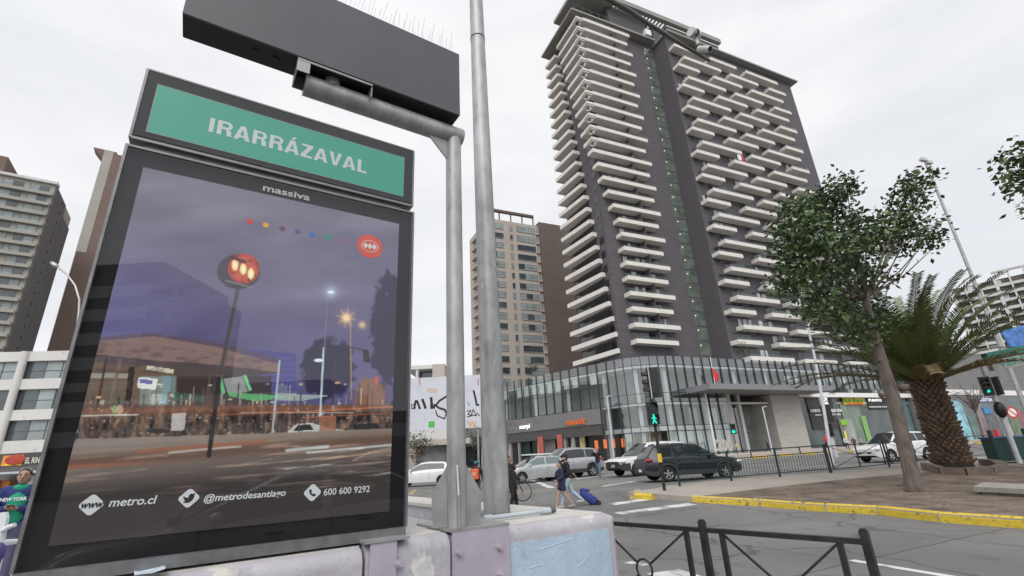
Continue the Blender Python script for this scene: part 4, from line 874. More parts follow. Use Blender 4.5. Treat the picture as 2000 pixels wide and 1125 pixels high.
mb = MB(); mb.tube([mpt(7.55), mpt(7.5)*.6+ar[0]*.4-UP*.02]+ar, [.04, .036, .033, .031, .029, .025, .018], 12); mb.build('arm', M['armdark'], ms)
mb = MB(); mb.tube([mpt(7.7), ar[2]], .016, 8); mb.build('brace', M['armdark'], ms)
c = Zp(1362, 82, ZA+.02)+UP*.10; ed = nrm(ar[4]-ar[3]); M['camwhite'] = mat('camera_white', (.5, .5, .49), .45, var=.1, scale=9)
mb = MB(); mb.tube([c-UP*.14, c-UP*.04], .02, 10); mb.tube([c-ed*.10+UP*.03, c+ed*.03+UP*.03], .062, 14); mb.ball(c+ed*.02+UP*.03, .062, 12, 8); cm = mb.build('camera', M['camwhite'], ms)
mb = MB(); d_ = nrm(V(-.25, -.8, -.35)); mb.tube([c+UP*.03+d_*.03, c+UP*.03+d_*.075], .045, 12); mb.build('lens_ring', M['black'], cm)
c2 = Zp(1376, 98, ZA+.02)+UP*.02; d_ = nrm(V(.3, -.55, -.6)); mb = MB(); mb.tube([c2-d_*.10, c2+d_*.11], .042, 14); mb.tube([c2-UP*.06, c2], .016, 8); cm = mb.build('camera', M['camwhite'], ms)
mb = MB(); mb.tube([c2+d_*.108, c2+d_*.114], .034, 12); mb.build('lens', M['black'], cm)
mb = MB(); pp = [c+ed*.04, c+ed*.10+UP*.07, c2-d_*.05+UP*.05, c2-d_*.09]; mb.tube(pp, .006, 6); mb.build('cable', M['camwhite'], ms)

# ================================================================ steel railings
def x_panel(name, P, Q, h, label, group, posts=(True, True), fin=(True, True), mtl='darkmetal', sc=1., base=None, cat='railing'):
    """railing bay: end posts, one or two balusters beside each, crossed bars with a ring in the middle"""
    P, Q = np.array(P, float), np.array(Q, float); d = Q-P; ln = np.linalg.norm(d[:2]); d = nrm(V(d[0], d[1], 0)); zP, zQ = P[2], Q[2]
    at = lambda t, z: V(P[0]+d[0]*ln*t, P[1]+d[1]*ln*t, (zP+(zQ-zP)*t)+z)
    t_ = thing(name, at(.5, 0), label, cat, group); pw = .05*sc
    for on, t, f in ((posts[0], 0, fin[0]), (posts[1], 1, fin[1])):
        if on:
            mb = MB(); mb.bar(at(t, 0), at(t, h+(.05 if f else .0)), pw, pw, d); mb.bar(at(t, h+.05), at(t, h+.062), pw*.75, pw*.75, d); mb.build('post', M[mtl], t_)
    mb = MB(); mb.bar(at(0, h-.02), at(1, h-.02), .045*sc, .035*sc); mb.build('top_rail', M[mtl], t_)
    mb = MB(); mb.bar(at(0, .12), at(1, .12), .035*sc, .03*sc); mb.build('bottom_rail', M[mtl], t_)
    k = .15/ln*1.1
    for t in (k, 1-k):
        mb = MB(); mb.bar(at(t, .13), at(t, h-.03), .036*sc, .036*sc, d); mb.build('baluster', M[mtl], t_)
    a, b = k+.02/ln, 1-k-.02/ln; m_ = at(.5, .12+(h-.14)/2); r = .085*sc
    for s_, z in ((a, .14), (a, h-.05), (b, .14), (b, h-.05)):
        p = at(s_, z); e = nrm(m_-p); mb = MB(); mb.bar(p, m_-e*r, .016*sc, .016*sc); mb.build('cross_bar', M[mtl], t_)
    u = d; mb = MB(); n = 20; mb.tube([m_+r*(u*math.cos(2*math.pi*i/n)+UP*math.sin(2*math.pi*i/n)) for i in range(n+1)], .010*sc, 8, caps=False); mb.build('ring', M[mtl], t_)
    return t_
HR = .88; kz = lambda px: Zp(px[0], px[1], HR-.01)
r1, r2 = Zp(1372, 1030, HR), Zp(1690, 1052, HR); dd = r1-r2
x_panel('steel_railing', V(r1[0], r1[1], 0), V(r2[0], r2[1], 0), HR, 'dark steel railing bay with crossed bars at the front right ending in a tall post', 'dark crossed railings')
x_panel('steel_railing', V(*(r1+dd*1.1)[:2], 0), V(r1[0], r1[1], 0), HR, 'dark steel railing bay half hidden behind the pale blue wall corner', 'dark crossed railings', posts=(True, False))
# ================================================================ OTHER BUILDINGS
def up_at(px, py, Y): return Yp(px, py, Y)[2]
M['beige'] = mat('beige_render', (.42, .375, .33), .85, var=.07, scale=.25); M['brown'] = mat('brown_render', (.135, .105, .09), .85, var=.08, scale=.2)
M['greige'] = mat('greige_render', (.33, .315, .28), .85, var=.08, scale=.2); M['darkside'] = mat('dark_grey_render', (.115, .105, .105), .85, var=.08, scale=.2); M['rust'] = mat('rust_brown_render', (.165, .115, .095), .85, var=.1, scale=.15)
M['skyglass'] = mat('window_glass', (.06, .075, .085), .08, var=.55, scale=.2, spec=.9); M['palewin'] = mat('blind_behind_glass', (.27, .31, .31), .2, var=.25, scale=.3)
M['offwhite'] = mat('off_white_render', (.56, .55, .53), .8, var=.07, scale=.4); wear(M['offwhite'], (.36, .345, .32), .8, .58, .75)
def opening(par, o, ax, out, w_, h, panes, rng, deep=.25, name='window'):
    """a recessed window: dark reveal box, panes of glass, frame bars; o is its lower left corner on the wall"""
    m = MB(); m.m = 0
    for i in range(panes):
        m.m = 1 if rng.random() < .62 else 0
        m.obox(o+ax*(w_*i/panes)+out*.02, ax*(w_/panes), out*.03, UP*h)
    m.m = 2
    for i in range(panes+1): m.obox(o+ax*(w_*i/panes-.03)+out*.05, ax*.06, out*.04, UP*h)
    m.obox(o+UP*(h*.45)+out*.05, ax*w_, out*.03, UP*.05); m.m = 3; m.obox(o-ax*.08-UP*.12, ax*(w_+.16), out*.16, UP*.12); m.obox(o-ax*.08+UP*h, ax*(w_+.16), out*.10, UP*.1)
    return m.build(name, [M['skyglass'], M['palewin'], M['winframe'], M['greige']], par)
# beige block beyond the podium
YB = 125.; bc = Yp(963, 735, YB); zt_ = up_at(963, 425, YB); b0 = V(bc[0], YB, 0); wB = (Pl(1063, 600, b0, NN)-b0)@E1
bt = thing('beige_apartment_block', b0, 'beige apartment block with a brown blank flank rising behind the podium', 'building')
m = MB(); m.obox(b0, E1*wB, -NN*16, UP*zt_); m.build('wall', M['beige'], bt)
m = MB(); m.obox(b0+E1*wB+NN*.6, E1*16, -NN*16, UP*(zt_+1.2))
m.build('flank', M['brown'], bt)
m = MB()
for k in range(17): m.obox(b0+E1*wB+NN*.6+UP*(8+k*3.7), E1*16, NN*.02, UP*.09)
m.build('joints', M['darkside'], bt)
m = MB(); m.obox(b0+UP*(zt_+2.6)-E1*.5+NN*.4, E1*(wB-1), -NN*1.0, UP*.7)
for k in range(5): m.obox(b0+E1*(wB-1)*k/4.2+UP*zt_, E1*.3, -NN*.3, UP*2.7)
m.build('roof_frame', M['brown'], bt)
rng = random.Random(4); pitch = (up_at(1008, 450, YB)-up_at(1025, 720, YB))/13.2
ub = lambda px, py: (Pl(px, py, b0, NN)-b0)@E1
for k in range(18):
    z = zt_-1.0-pitch*(k+.62)
    opening(bt, b0+E1*.35+UP*(z), E1, NN, ub(984, 500)-.2, pitch*.52, 2, rng)
    opening(bt, b0+E1*ub(998.5, 500)+UP*z, E1, NN, .75, pitch*.5, 1, rng, name='slit_window')
    opening(bt, b0+E1*ub(1012, 500)+UP*z, E1, NN, ub(1047, 500)-ub(1012, 500), pitch*.56, 3, rng, name='wide_window')
    m = MB(); m.m = 0; a = ub(1050, 500); w_ = wB-a-.5; m.obox(b0+E1*a+UP*z+NN*.01, E1*w_, NN*.03, UP*pitch*.62); m.m = 1; m.obox(b0+E1*(a-.2)+UP*(z-.35), E1*(w_+.5), NN*.5, UP*.5); m.build('loggia', [M['inside'], M['beige']], bt)
    m = MB(); m.obox(b0-NN*3-E1*.03+UP*z, E1*.05, -NN*2, UP*pitch*.55); m.build('side_window', M['skyglass'], bt); m = MB(); m.obox(b0-NN*8-E1*1.0+UP*(z-.2), E1*1.0, -NN*4, UP*.5); m.build('flank_balcony', M['beige'], bt)
# left tower with recessed balconies
YA = 90.; ca = Yp(110, 362, YA); ca = V(ca[0], YA, 0); zA = up_at(110, 362, YA); DL = hd(56.4); DLn = V(DL[1], -DL[0], 0)
at_ = thing('grey_balcony_tower', ca, 'pale grey apartment tower with stacked balconies and a dark windowless side at far left', 'building')
sideL = (lambda: [q for q in np.arange(2, 40, .1) if proj(ca-DLn*q+UP*40)[0] > proj(ca+UP*40)[0]+38][0])()
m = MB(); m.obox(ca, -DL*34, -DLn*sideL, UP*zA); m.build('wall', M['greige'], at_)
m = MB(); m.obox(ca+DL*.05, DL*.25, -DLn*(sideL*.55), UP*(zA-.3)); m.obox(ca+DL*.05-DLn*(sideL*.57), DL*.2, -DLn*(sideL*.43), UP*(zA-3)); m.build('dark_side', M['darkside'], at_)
m = MB(); m.obox(ca-DL*34-DLn*1, DL*25, -DLn*(sideL-2), UP*(zA+5)); m.build('rooftop_block', M['rust'], at_)
m = MB(); m.obox(ca-DL*34+DLn*.6+UP*zA, DL*34.3, -DLn*2, UP*.6); m.build('roof_edge', M['offwhite'], at_)
pA = (zA-up_at(22, 640, YA))/13.4; ua = lambda px, py: -(Pl(px, py, ca, DLn)-ca)@DL
rng = random.Random(8)
for k in range(19):
    z = zA-pA*(k+.92)
    for (u0, u1) in ((.9, 3.9), (5.0, 8.2), (9.6, 10.9)):
        opening(at_, ca-DL*u1+UP*z, DL, DLn, u1-u0, pA*.62, 2 if u1-u0 > 2 else 1, rng)
    m = MB(); m.obox(ca-DL*8.6+DLn*.1+UP*(z-pA*.30), DL*8.5, DLn*.7, UP*pA*.28); m.build('balcony', M['greige'], at_)
    m = MB(); m.obox(ca+DL*.3-DLn*(sideL*.35)+UP*(z+.6), DL*.03, -DLn*.5, UP*.5); m.build('vent', M['blackgloss'], at_)
# rust brown slabs behind
YR = 118.; cb = Yp(222, 300, YR); cb = V(cb[0], YR, 0); zb = up_at(222, 300, YR)
bt2 = thing('rust_brown_tower', cb, 'tall rust brown tower slab partly hidden by the poster case', 'building')
m = MB(); m.obox(cb, DL*30, -DLn*14, UP*zb); m.obox(cb+DL*2.5-DLn*1, DL*26, -DLn*11, UP*(zb+4)); m.build('wall', M['rust'], bt2)
m = MB(); m.obox(cb-DL*2.2, DL*2.18, -DLn*.6, UP*(zb+.5)); m.build('pale_edge', M['greige'], bt2)
m = MB(); m.prism([cb-DL*5+UP*(zb+1.2)-DLn*1, cb+DL*.5+UP*(zb+1.2)-DLn*1, cb+UP*(zb-5)-DLn*1], -DLn*4); m.build('eave', M['rust'], bt2)
cb2 = Yp(152, 480, YR-8); cb2 = V(cb2[0], YR-8, 0); zb2 = up_at(152, 480, YR-8)
bt3 = thing('narrow_window_slab', cb2, 'slim brown slab with a pale strip of small windows beside the rust tower', 'building')
m = MB(); m.obox(cb2, DL*4.2, -DLn*10, UP*(zb2-1.5)); m.build('wall', M['rust'], bt3)
m = MB(); m.obox(cb2+DL*4.2, DL*4.3, -DLn*10, UP*zb2); m.build('pale_strip', M['greige'], bt3)
for k in range(20): m = MB(); m.obox(cb2+DL*5.4+DLn*.01+UP*(zb2-2.2-k*2.75), DL*1.5, DLn*.04, UP*1.5); m.build('window', M['skyglass'], bt3)
# low flats at the left with white bands
YC = 38.; HC = hd(83); HCn = V(HC[1], -HC[0], 0); cc0 = Yp(0, 688, YC); cc0 = V(cc0[0], YC, 0); zc = lambda y, x=60: Pl(x, y, cc0, HCn)[2]
ct = thing('low_flats', cc0, 'low four storey flats with peeling white bands and wide curtained windows', 'building')
m = MB(); m.obox(cc0-HC*12-HCn*.35, HC*34, -HCn*12, UP*zc(690)); m.build('wall', M['darkside'], ct)
bands = [(686.5, 705), (740, 760), (800, 820), (860, 886)]
for a, b in bands:
    m = MB(); m.obox(cc0-HC*12+UP*zc(b), HC*34, -HCn*.5, UP*(zc(a)-zc(b))); m.build('band', M['offwhite'], ct)
uc = lambda px, py: (Pl(px, py, cc0, HCn)-cc0)@HC
up_ = uc(48, 700)
for du in (0, 5.7, 11.4, -5.7, 17.1):
    m = MB(); m.tube([cc0+HC*(up_+du)+HCn*.05+UP*3.2, cc0+HC*(up_+du)+HCn*.05+UP*zc(687)], .28, 10); m.build('pillar', M['offwhite'], ct)
rng = random.Random(3)
for a, b in ((706, 739), (761, 799), (821, 859)):
    for du in (-5.7, 0, 5.7, 11.4):
        opening(ct, cc0+HC*(up_+du+.35)-HCn*.33+UP*zc(b), HC, HCn, 5.0, zc(a)-zc(b), 4, rng)
# white gridded block at far right
YW = 172.; HW = hd(138); HWn = V(HW[1], -HW[0], 0); HWn = HWn if HWn[1] < 0 else -HWn
cw = Yp(1856, 566, YW); cw = V(cw[0], YW, 0); zW = up_at(1856, 566, YW)
wt = thing('white_grid_block', cw, 'distant white apartment block with a grid of balconies behind the palm', 'building')
m = MB(); m.obox(cw, HW*80, -HWn*16, UP*zW); m.build('wall', M['darkside'], wt)
for k in range(19):
    z = zW-.2-2.75*(k+1); m = MB(); m.obox(cw-HW*.2+HWn*.02+UP*(z), HW*80, HWn*1.1, UP*.95); m.build('balcony_row', M['offwhite'], wt)
for k in range(21):
    m = MB(); m.obox(cw+HW*(k*4.0-.2)+HWn*.03, HW*(.5 if k % 3 else .9), HWn*1.2, UP*(zW+(2.8 if k > 3 else 0))); m.build('fin_wall', M['offwhite'], wt)
m = MB(); m.obox(cw+HW*12+UP*(zW+2.3), HW*68, HWn*1.3, UP*.6); m.build('roof_frame', M['offwhite'], wt)
rng = random.Random(9)
for k in range(60):
    i, j = rng.randrange(20), rng.randrange(18); z = zW-.2-2.75*(j+1)+.97; m = MB(); m.obox(cw+HW*(i*4+.6)+HWn*.05, HW*rng.uniform(.8, 2.6), HWn*.05, UP*1.6); [m.v.__setitem__(q, (m.v[q][0], m.v[q][1], m.v[q][2]+z)) for q in range(8)]; m.build('curtain', M['curtain'], wt)
# dark blank mall wing to the right of the shops
dm0 = Pl(1836, 870, T(0, 12), NN); dm0[2] = 0
dmt = thing('dark_mall_wing', dm0, 'blank dark grey mall wing with a white band and colourful shopfronts beyond the palm', 'building')
zz = lambda x, y: Pl(x, y, dm0, NN)[2]; us = lambda x, y: (Pl(x, y, dm0, NN)-dm0)@E1
m = MB(); m.obox(dm0-E1*.1, E1*70, -NN*20, UP*zz(1900, 690)); m.build('wall', M['greyclad'], dmt)
m = MB(); m.obox(dm0-E1*.2+NN*.3+UP*zz(1900, 772), E1*70, -NN*.29, UP*(zz(1900, 762)-zz(1900, 772))); m.build('white_band', M['white'], dmt)
m = MB(); m.obox(dm0-E1*.1+NN*.1+UP*.3, E1*70, -NN*.09, UP*(zz(1900, 773)-.3)); m.build('shopfront', M['shopglass'], dmt)
def mp_(tl, br, c, nm, th=.2):
    a, b = Pl(*tl, dm0, NN), Pl(*br, dm0, NN); m = MB(); m.obox(V(a[0], a[1], b[2])+NN*.02, E1*((b-a)@E1), NN*th, UP*(a[2]-b[2])); return m.build(nm, mat(nm, c, .6, var=.15, scale=2), dmt)
s_ = mp_((1908, 775), (1940, 786), (.05, .04, .30), 'blue_shop_sign'); mp_((1916, 796), (1934, 808), (.06, .22, .42), 'blue_notice', .3); mp_((1938, 840), (1950, 865), (.55, .03, .04), 'red_stand', .6)
rng = random.Random(6); x = us(1858, 800)
shopc = [(.20, .42, .50), (.09, .16, .15), (.22, .16, .17), (.10, .10, .12), (.30, .30, .28), (.12, .17, .09), (.28, .10, .12), (.07, .08, .10)]
zlo, zhi = .5, zz(1900, 774)
for k in range(16):
    w_ = rng.uniform(1.6, 4.2); h_ = rng.uniform(.55, .97); m = MB(); m.obox(dm0+E1*x+NN*(.03+.02*(k % 2))+UP*zlo, E1*w_, NN*.1, UP*(zhi-zlo)*h_); m.build('shop_window', mat('shop_window', shopc[k % 8], .3, var=.5, scale=.7), dmt); x += w_+rng.uniform(.2, .8)
m = MB(); a = Pl(1911, 784, dm0, NN); b = Pl(1938, 783, dm0, NN); text_on(m, 'Lubriset', a+NN*.26, E1, UP, (b-a)@E1, .9, .03); m.build('lettering', M['letter_white'], s_)
# concrete house behind the billboard
YH = 62.; h0 = Yp(792, 760, YH); h0 = V(h0[0], YH, 0); zh = up_at(830, 713, YH)
ht_ = thing('concrete_house', h0, 'pale concrete building with an open roof terrace seen above the graffiti board', 'building')
w1 = Yp(872, 730, YH)[0]-h0[0]; m = MB(); m.obox(h0, V(w1, 0, 0), V(0, 8, 0), UP*(zh-3.0)); m.obox(h0+UP*(zh-.5), V(w1*.85, 0, 0), V(0, 8, 0), UP*.5); m.build('wall', M['offwhite'], ht_)
m = MB(); m.obox(h0+V(w1*.66, -.2, zh-3), V(w1*.3, 0, 0), V(0, 8, 0), UP*3.0); m.build('stair_head', M['beige'], ht_)
for q in (0, .24): m = MB(); m.obox(h0+V(w1*q, .1, zh-3), V(.3, 0, 0), V(0, .3, 0), UP*2.5); m.build('post', M['offwhite'], ht_)
m = MB(); m.obox(h0+V(w1*.28, 1.5, zh-3), V(w1*.4, 0, 0), V(0, .2, 0), UP*2.4); m.build('terrace_window', M['skyglass'], ht_)
m = MB(); m.obox(h0+V(.6, -.03, zh-7), V(w1*.3, 0, 0), V(0, .05, 0), UP*2); m.build('window', M['skyglass'], ht_)
kk = Yp(850, 880, 46); kt = thing('concrete_kiosk', V(kk[0]-1.5, 46, 0), 'plain concrete portal with dark openings under the graffiti board', 'kiosk')
m = MB(); m.obox(V(kk[0]-2.5, 46, 0), V(.7, 0, 0), V(0, 2, 0), UP*3.2); m.obox(V(kk[0]+1.2, 46, 0), V(.9, 0, 0), V(0, 2, 0), UP*3.2); m.obox(V(kk[0]-2.8, 45.8, 3.2), V(6, 0, 0), V(0, 2.4, 0), UP*.5); m.build('frame', M['beige'], kt)
m = MB(); m.obox(V(kk[0]-1.8, 46.8, 0), V(3, 0, 0), V(0, .1, 0), UP*3.2); m.build('door', M['inside'], kt)
# graffiti board
YG = 25.; ga, gb = Yp(801, 739, YG), Yp(939, 737, YG); gz0 = Yp(801, 842, YG)[2]; GX = nrm(V(gb[0]-ga[0], 0, 0))
gt = thing('graffiti_board', V((ga[0]+gb[0])/2, YG, gz(0, YG)), 'white board on posts sprayed with black graffiti seen between the poles', 'billboard')
m = MB(); m.obox(V(ga[0], YG, gz0), V(gb[0]-ga[0], 0, 0), V(0, .06, 0), UP*(ga[2]-gz0)); bd = m.build('board', mat('scuffed_white_board', (.52, .53, .58), .6, var=.08, scale=1.5), gt)
for px in (880, 932): m = MB(); x = Yp(px, 800, YG)[0]; m.tube([V(x, YG+.15, gz(x, YG)), V(x, YG+.15, ga[2]-.1)], .05, 8); m.build('post', M['alu'], gt)
def spray(pts, r, mt, nm='graffiti'):
    m = MB(); q = [Yp(x, y, YG-.006) for x, y in pts]
    for i in range(len(q)-1):
        d = nrm(q[i+1]-q[i]); s = V(-d[2], 0, d[0])*r; e = d*r*.5; m.poly([q[i]-s-e+V(0, -.0007*i, 0), q[i+1]-s+e+V(0, -.0007*i, 0), q[i+1]+s+e+V(0, -.0007*i, 0), q[i]+s-e+V(0, -.0007*i, 0)])
    return m.build(nm, mt, bd)
M['spray'] = mat('black_spray', (.02, .02, .022), .8, var=.3)
for P, r in [([(804, 790), (811, 790), (811, 798), (804, 798), (804, 790)], .02), ([(809, 797), (812, 783), (815, 784), (820, 798)], .055), ([(825, 780), (828, 788), (831, 797)], .065), ([(842, 777), (843, 788), (843, 797)], .07), ([(847, 797), (849, 790)], .06), ([(872, 774), (858, 783), (851, 792), (858, 797), (868, 800), (872, 806)], .05),
             ([(851, 802), (854, 812), (868, 818), (872, 806)], .03), ([(925, 763), (928, 775), (931, 790)], .05), ([(930, 790), (935, 791)], .05), ([(912, 803), (920, 802), (914, 809), (922, 812), (912, 814)], .022), ([(920, 812), (924, 800), (931, 812), (921, 810)], .022), ([(931, 806), (938, 813)], .02), ([(913, 785), (917, 792)], .015)]: spray(P, r, M['spray'])
m = MB(); p = Yp(837, 835, YG-.008); m.obox(p, V(.30, 0, 0), V(0, .002, 0), UP*.29); m.build('sticker', mat('green_sticker', (.06, .40, .06), .6, var=.3, scale=12), bd)
for P in ([(914, 823), (918, 833), (922, 823), (926, 833)], [(928, 823), (928, 833), (933, 833)]): spray(P, .025, mat('orange_spray', (.55, .30, .08), .8, var=.1))
for x in (820, 934): spray([(x, 739), (x, 752)], .02, mat('red_strap', (.35, .06, .06), .8, var=0), 'strap')
spray([(836, 762), (852, 763)], .10, mat('faded_orange', (.52, .43, .36), .8, var=.1), 'faded_patch')
# ================================================================ VEHICLES (local x forward, y left, z up; built once, then set in the street)
def paint(name, c, coat=.6, rough=.35, metal=0): return mat(name, c, rough, metal, var=.03, scale=2, coat=coat)
M['carwhite'] = paint('white_car_paint', (.62, .62, .62)); M['carsilver'] = paint('silver_car_paint', (.42, .43, .44), .6, .35, .35); M['cargrey'] = paint('silver_grey_paint', (.36, .36, .39), .6, .35, .35)
M['carnavy'] = paint('dark_navy_paint', (.005, .007, .016), .25, .3); M['cardark'] = paint('graphite_paint', (.09, .09, .095), .7, .35)
M['clad'] = mat('bumper_plastic', (.035, .035, .037), .7, var=.1); M['carglass'] = mat('tinted_car_glass', (.02, .025, .028), .04, var=0, spec=.6)
M['carglass2'] = mat('clear_car_glass', (.12, .155, .16), .05, var=0, spec=.9)
M['tyre'] = mat('tyre_rubber', (.016, .016, .017), .85, var=.15); M['rim'] = mat('alloy_rim', (.42, .42, .43), .35, .7, var=.05); M['redlamp'] = mat('red_lamp', (.30, .012, .015), .2, var=0); M['headlamp'] = mat('head_lamp', (.55, .57, .6), .12, var=0, spec=.8)
def ip(x, ks):
    for (a, b), (c, d) in zip(ks, ks[1:]):
        if x <= c: t = (x-a)/(c-a) if c > a else 0; t = max(0, min(1, t)); t = t*t*(3-2*t)*.5+t*.5; return b+(d-b)*t
    return ks[-1][1]
def car(name, label, p, body, group=None, cat='car', glassm='carglass'):
    L_, W, wf, wr, rw = p['L'], p['W'], p['wf'], p['wr'], p['rw']
    root = thing(name, (0, 0, 0), label, cat, group)
    ws, we, rs_, re_ = p['glass']            # windscreen base x, windscreen top x, rear glass top x, rear glass base x
    xs = set(np.linspace(-L_/2, L_/2, 46).round(3))
    for wx in (wf, wr): xs |= set((wx+np.cos(np.linspace(0, math.pi, 13))*(rw+.055)).round(3))
    xs = sorted(xs | {ws, we, rs_, re_}); rows = []
    for x in xs:
        deck = ip(x, p['deck']); roof = ip(x, p['roof']) if re_ <= x <= ws else deck
        if re_ <= x <= ws:
            if x > we: roof = deck+(ip(we, p['roof'])-deck)*min(1, (ws-x)/(ws-we))
            elif x < rs_: roof = deck+(ip(rs_, p['roof'])-deck)*min(1, (x-re_)/(rs_-re_))**.8
        e = max(0, (abs(x)-L_/2+.75)/.75); w_ = W/2*(1-.24*e**2.4); sill = p['sill']+.12*max(0, (abs(x)-L_/2+.35)/.35)**2
        arch = 0
        for wx in (wf, wr):
            if abs(x-wx) < rw+.055: arch = max(arch, rw+math.sqrt((rw+.055)**2-(x-wx)**2))
        zb = max(sill, arch); up = roof-deck; tin = p.get('tumble', .2)
        hb = deck-zb
        yr = [0, w_*.62, w_*.975 if not arch else w_*1.012, w_*(1.0 if not arch else 1.012), w_*1.0, w_*.985, w_*.945-.0*up, w_*.945-tin*up/.6*.9, w_*.90-tin*up/.6*1.15, 0]
        zr = [sill+.02 if not arch else zb, sill+.02 if not arch else zb, zb, zb+.28*hb, zb+.62*hb, deck-.05, deck, deck+up*.90, roof-.005 if up > .02 else deck+.02, roof+.035]
        if up < .02: yr[7], yr[8] = w_*.80, w_*.55; zr[7], zr[8] = deck+.022, deck+.032
        rows.append([(x, y, z) for y, z in zip(yr, zr)])
    n = 10; mb = MB(); mb.smooth = True
    for sgn in (1, -1):
        o = len(mb.v); mb.v.extend([(x, y*sgn, z) for r in rows for x, y, z in r])
        for i in range(len(rows)-1):
            for j in range(n-1):
                q = (o+i*n+j, o+(i+1)*n+j, o+(i+1)*n+j+1, o+i*n+j+1)
                mb.f.append(q if sgn < 0 else q[::-1]); mb.sm.append(True)
                xm = (xs[i]+xs[i+1])/2; low = j <= 2 and (p.get('clad') or j <= 1)
                if p.get('bumper') and abs(xm) > L_/2-.5 and j <= 3: low = True
                mb.mi.append(1 if low else 0)
        for i, rv in ((0, 1), (len(rows)-1, -1)):
            f = tuple(o+i*n+j for j in range(n)); mb.f.append(f if rv*sgn > 0 else f[::-1]); mb.sm.append(False); mb.mi.append(1 if p.get('bumper') else 0)
    bo = mb.build('body', [M[body], M['clad']], root)
    bmx = bmesh.new(); bmx.from_mesh(bo.data); bmesh.ops.remove_doubles(bmx, verts=bmx.verts[:], dist=.0005); bmesh.ops.recalc_face_normals(bmx, faces=bmx.faces[:]); bmx.to_mesh(bo.data); bmx.free()
    bo.data.set_sharp_from_angle(angle=R(38))
    at = lambda x: min(range(len(xs)), key=lambda i: abs(xs[i]-x))
    pill = p.get('pillars', [])
    def side_glass(x0, x1, sgn):
        i0, i1 = at(x0), at(x1); m = MB()
        for i in range(i0, i1):
            q = []
            for r, k in ((rows[i], 0), (rows[i+1], 0), (rows[i+1], 1), (rows[i], 1)):
                a, b = np.array(r[6]), np.array(r[7]); t = .10 if k == 0 else .94; c = a+(b-a)*t; q.append((c[0], sgn*(c[1]+.008), c[2]))
            m.add(q, [(0, 1, 2, 3)], True)
        m.build('side_window', M[glassm], root)
    for a, b in p['side']:
        for sgn in (1, -1): side_glass(a, b, sgn)
    for nm, a, b in (('windscreen', we, ws), ('rear_window', re_, rs_)):
        i0, i1 = at(a), at(b); m = MB(); sg = 1 if nm == 'windscreen' else -1
        for i in range(i0, i1):
            for sgn in (1, -1):
                ra, rb = rows[i], rows[i+1]; P = []
                for r in (ra, rb):
                    for k in (9, 8): c = np.array(r[k]); P.append((c[0]+.012*sg, sgn*c[1]*.94, c[2]+.012))
                m.add([P[0], P[2], P[3], P[1]], [(0, 1, 2, 3)], True)
        if i1 > i0: m.build(nm, M['carglass'], root)
    for wx in (wf, wr):
        for sgn in (1, -1):
            y = sgn*(W/2-.10); m = MB(); prof = [(rw*.62, .10), (rw*.93, .105), (rw, .07), (rw, -.07), (rw*.93, -.10), (rw*.62, -.09)]
            k = 26; vs = [(wx+r*math.cos(2*math.pi*i/k), y+o, rw+r*math.sin(2*math.pi*i/k)) for r, o in prof for i in range(k)]
            m.add(vs, [(a*k+i, a*k+(i+1) % k, ((a+1) % 6)*k+(i+1) % k, ((a+1) % 6)*k+i) for a in range(6) for i in range(k)], True); wh = m.build('wheel', M['tyre'], root)
            m = MB(); yo = y+sgn*.085; m.m = 1; m.tube([V(wx, y-sgn*.02, rw), V(wx, y+sgn*.03, rw)], rw*.62, 22, smooth=False); m.m = 0
            for q in range(p.get('spokes', 5)):
                a = 2*math.pi*q/p.get('spokes', 5)+.3; e = V(math.cos(a), 0, math.sin(a)); f = V(-math.sin(a), 0, math.cos(a)); c = V(wx, yo-sgn*.03, rw)
                m.prism([c+e*.04-f*.045, c+e*rw*.63-f*.03, c+e*rw*.63+f*.03, c+e*.04+f*.045], V(0, sgn*.025, 0))
            m.tube([V(wx, yo-sgn*.03, rw), V(wx, yo+sgn*.005, rw)], .055, 12, smooth=False)
            kk = 26; ring = [(wx+r*math.cos(2*math.pi*i/kk), yo+o*sgn, rw+r*math.sin(2*math.pi*i/kk)) for r, o in ((rw*.66, .0), (rw*.58, -.02)) for i in range(kk)]
            m.add(ring, [(i, (i+1) % kk, kk+(i+1) % kk, kk+i) for i in range(kk)], True); m.build('rim', [M['rim'], M['black']], wh)
    for sgn in (1, -1):
        zh = ip(L_/2-.25, p['deck'])-.13; m = MB(); m.ball(V(L_/2-.20, sgn*(W/2*.80), zh), (.24, .14, .085), 12, 7, ey=nrm((-.35*sgn, 1, 0)), ex=nrm((1, .35*sgn, 0))); m.build('headlight', M['headlamp'], root)
        zt_ = p.get('ztail', ip(-L_/2+.2, p['deck'])-.12); m = MB(); tr = p.get('tail', (.16, .12, .14)); m.ball(V(-L_/2+.20, sgn*(W/2*.80), zt_), (tr[0]+.06, tr[1]+.02, tr[2]*.85), 12, 8); m.build('taillight', M['redlamp'], root)
        m = MB(); m.ball(V(ws-.42, sgn*(W/2+.06), ip(ws-.42, p['deck'])+.07), (.07, .12, .075), 10, 7); m.build('mirror', M[body], root)
        for hx in p.get('handles', []): m = MB(); m.box(V(hx, sgn*(W/2-.002), ip(hx, p['deck'])-.14), (.17, .03, .025)); m.build('door_handle', M[p.get('handlem', body)], root)
        for dx in p.get('seams', []):
            i = at(dx); r = rows[i]; m = MB(); m.tube([(xs[i], sgn*(r[k][1]+.001), r[k][2]) for k in (3, 4, 5, 6)], .006, 5); m.build('door_seam', M['black'], root)
    for sg in (1, -1): m = MB(); m.box(V(sg*(L_/2-.005), 0, .52), (.02, .36, .12)); m.build('licence_plate', M['letter_white'], root)
    m = MB(); m.box(V(L_/2-.01, 0, ip(L_/2-.1, p['deck'])-.22), (.03, W*.5, .10)); m.build('grille', M['black'], root)
    return root, p
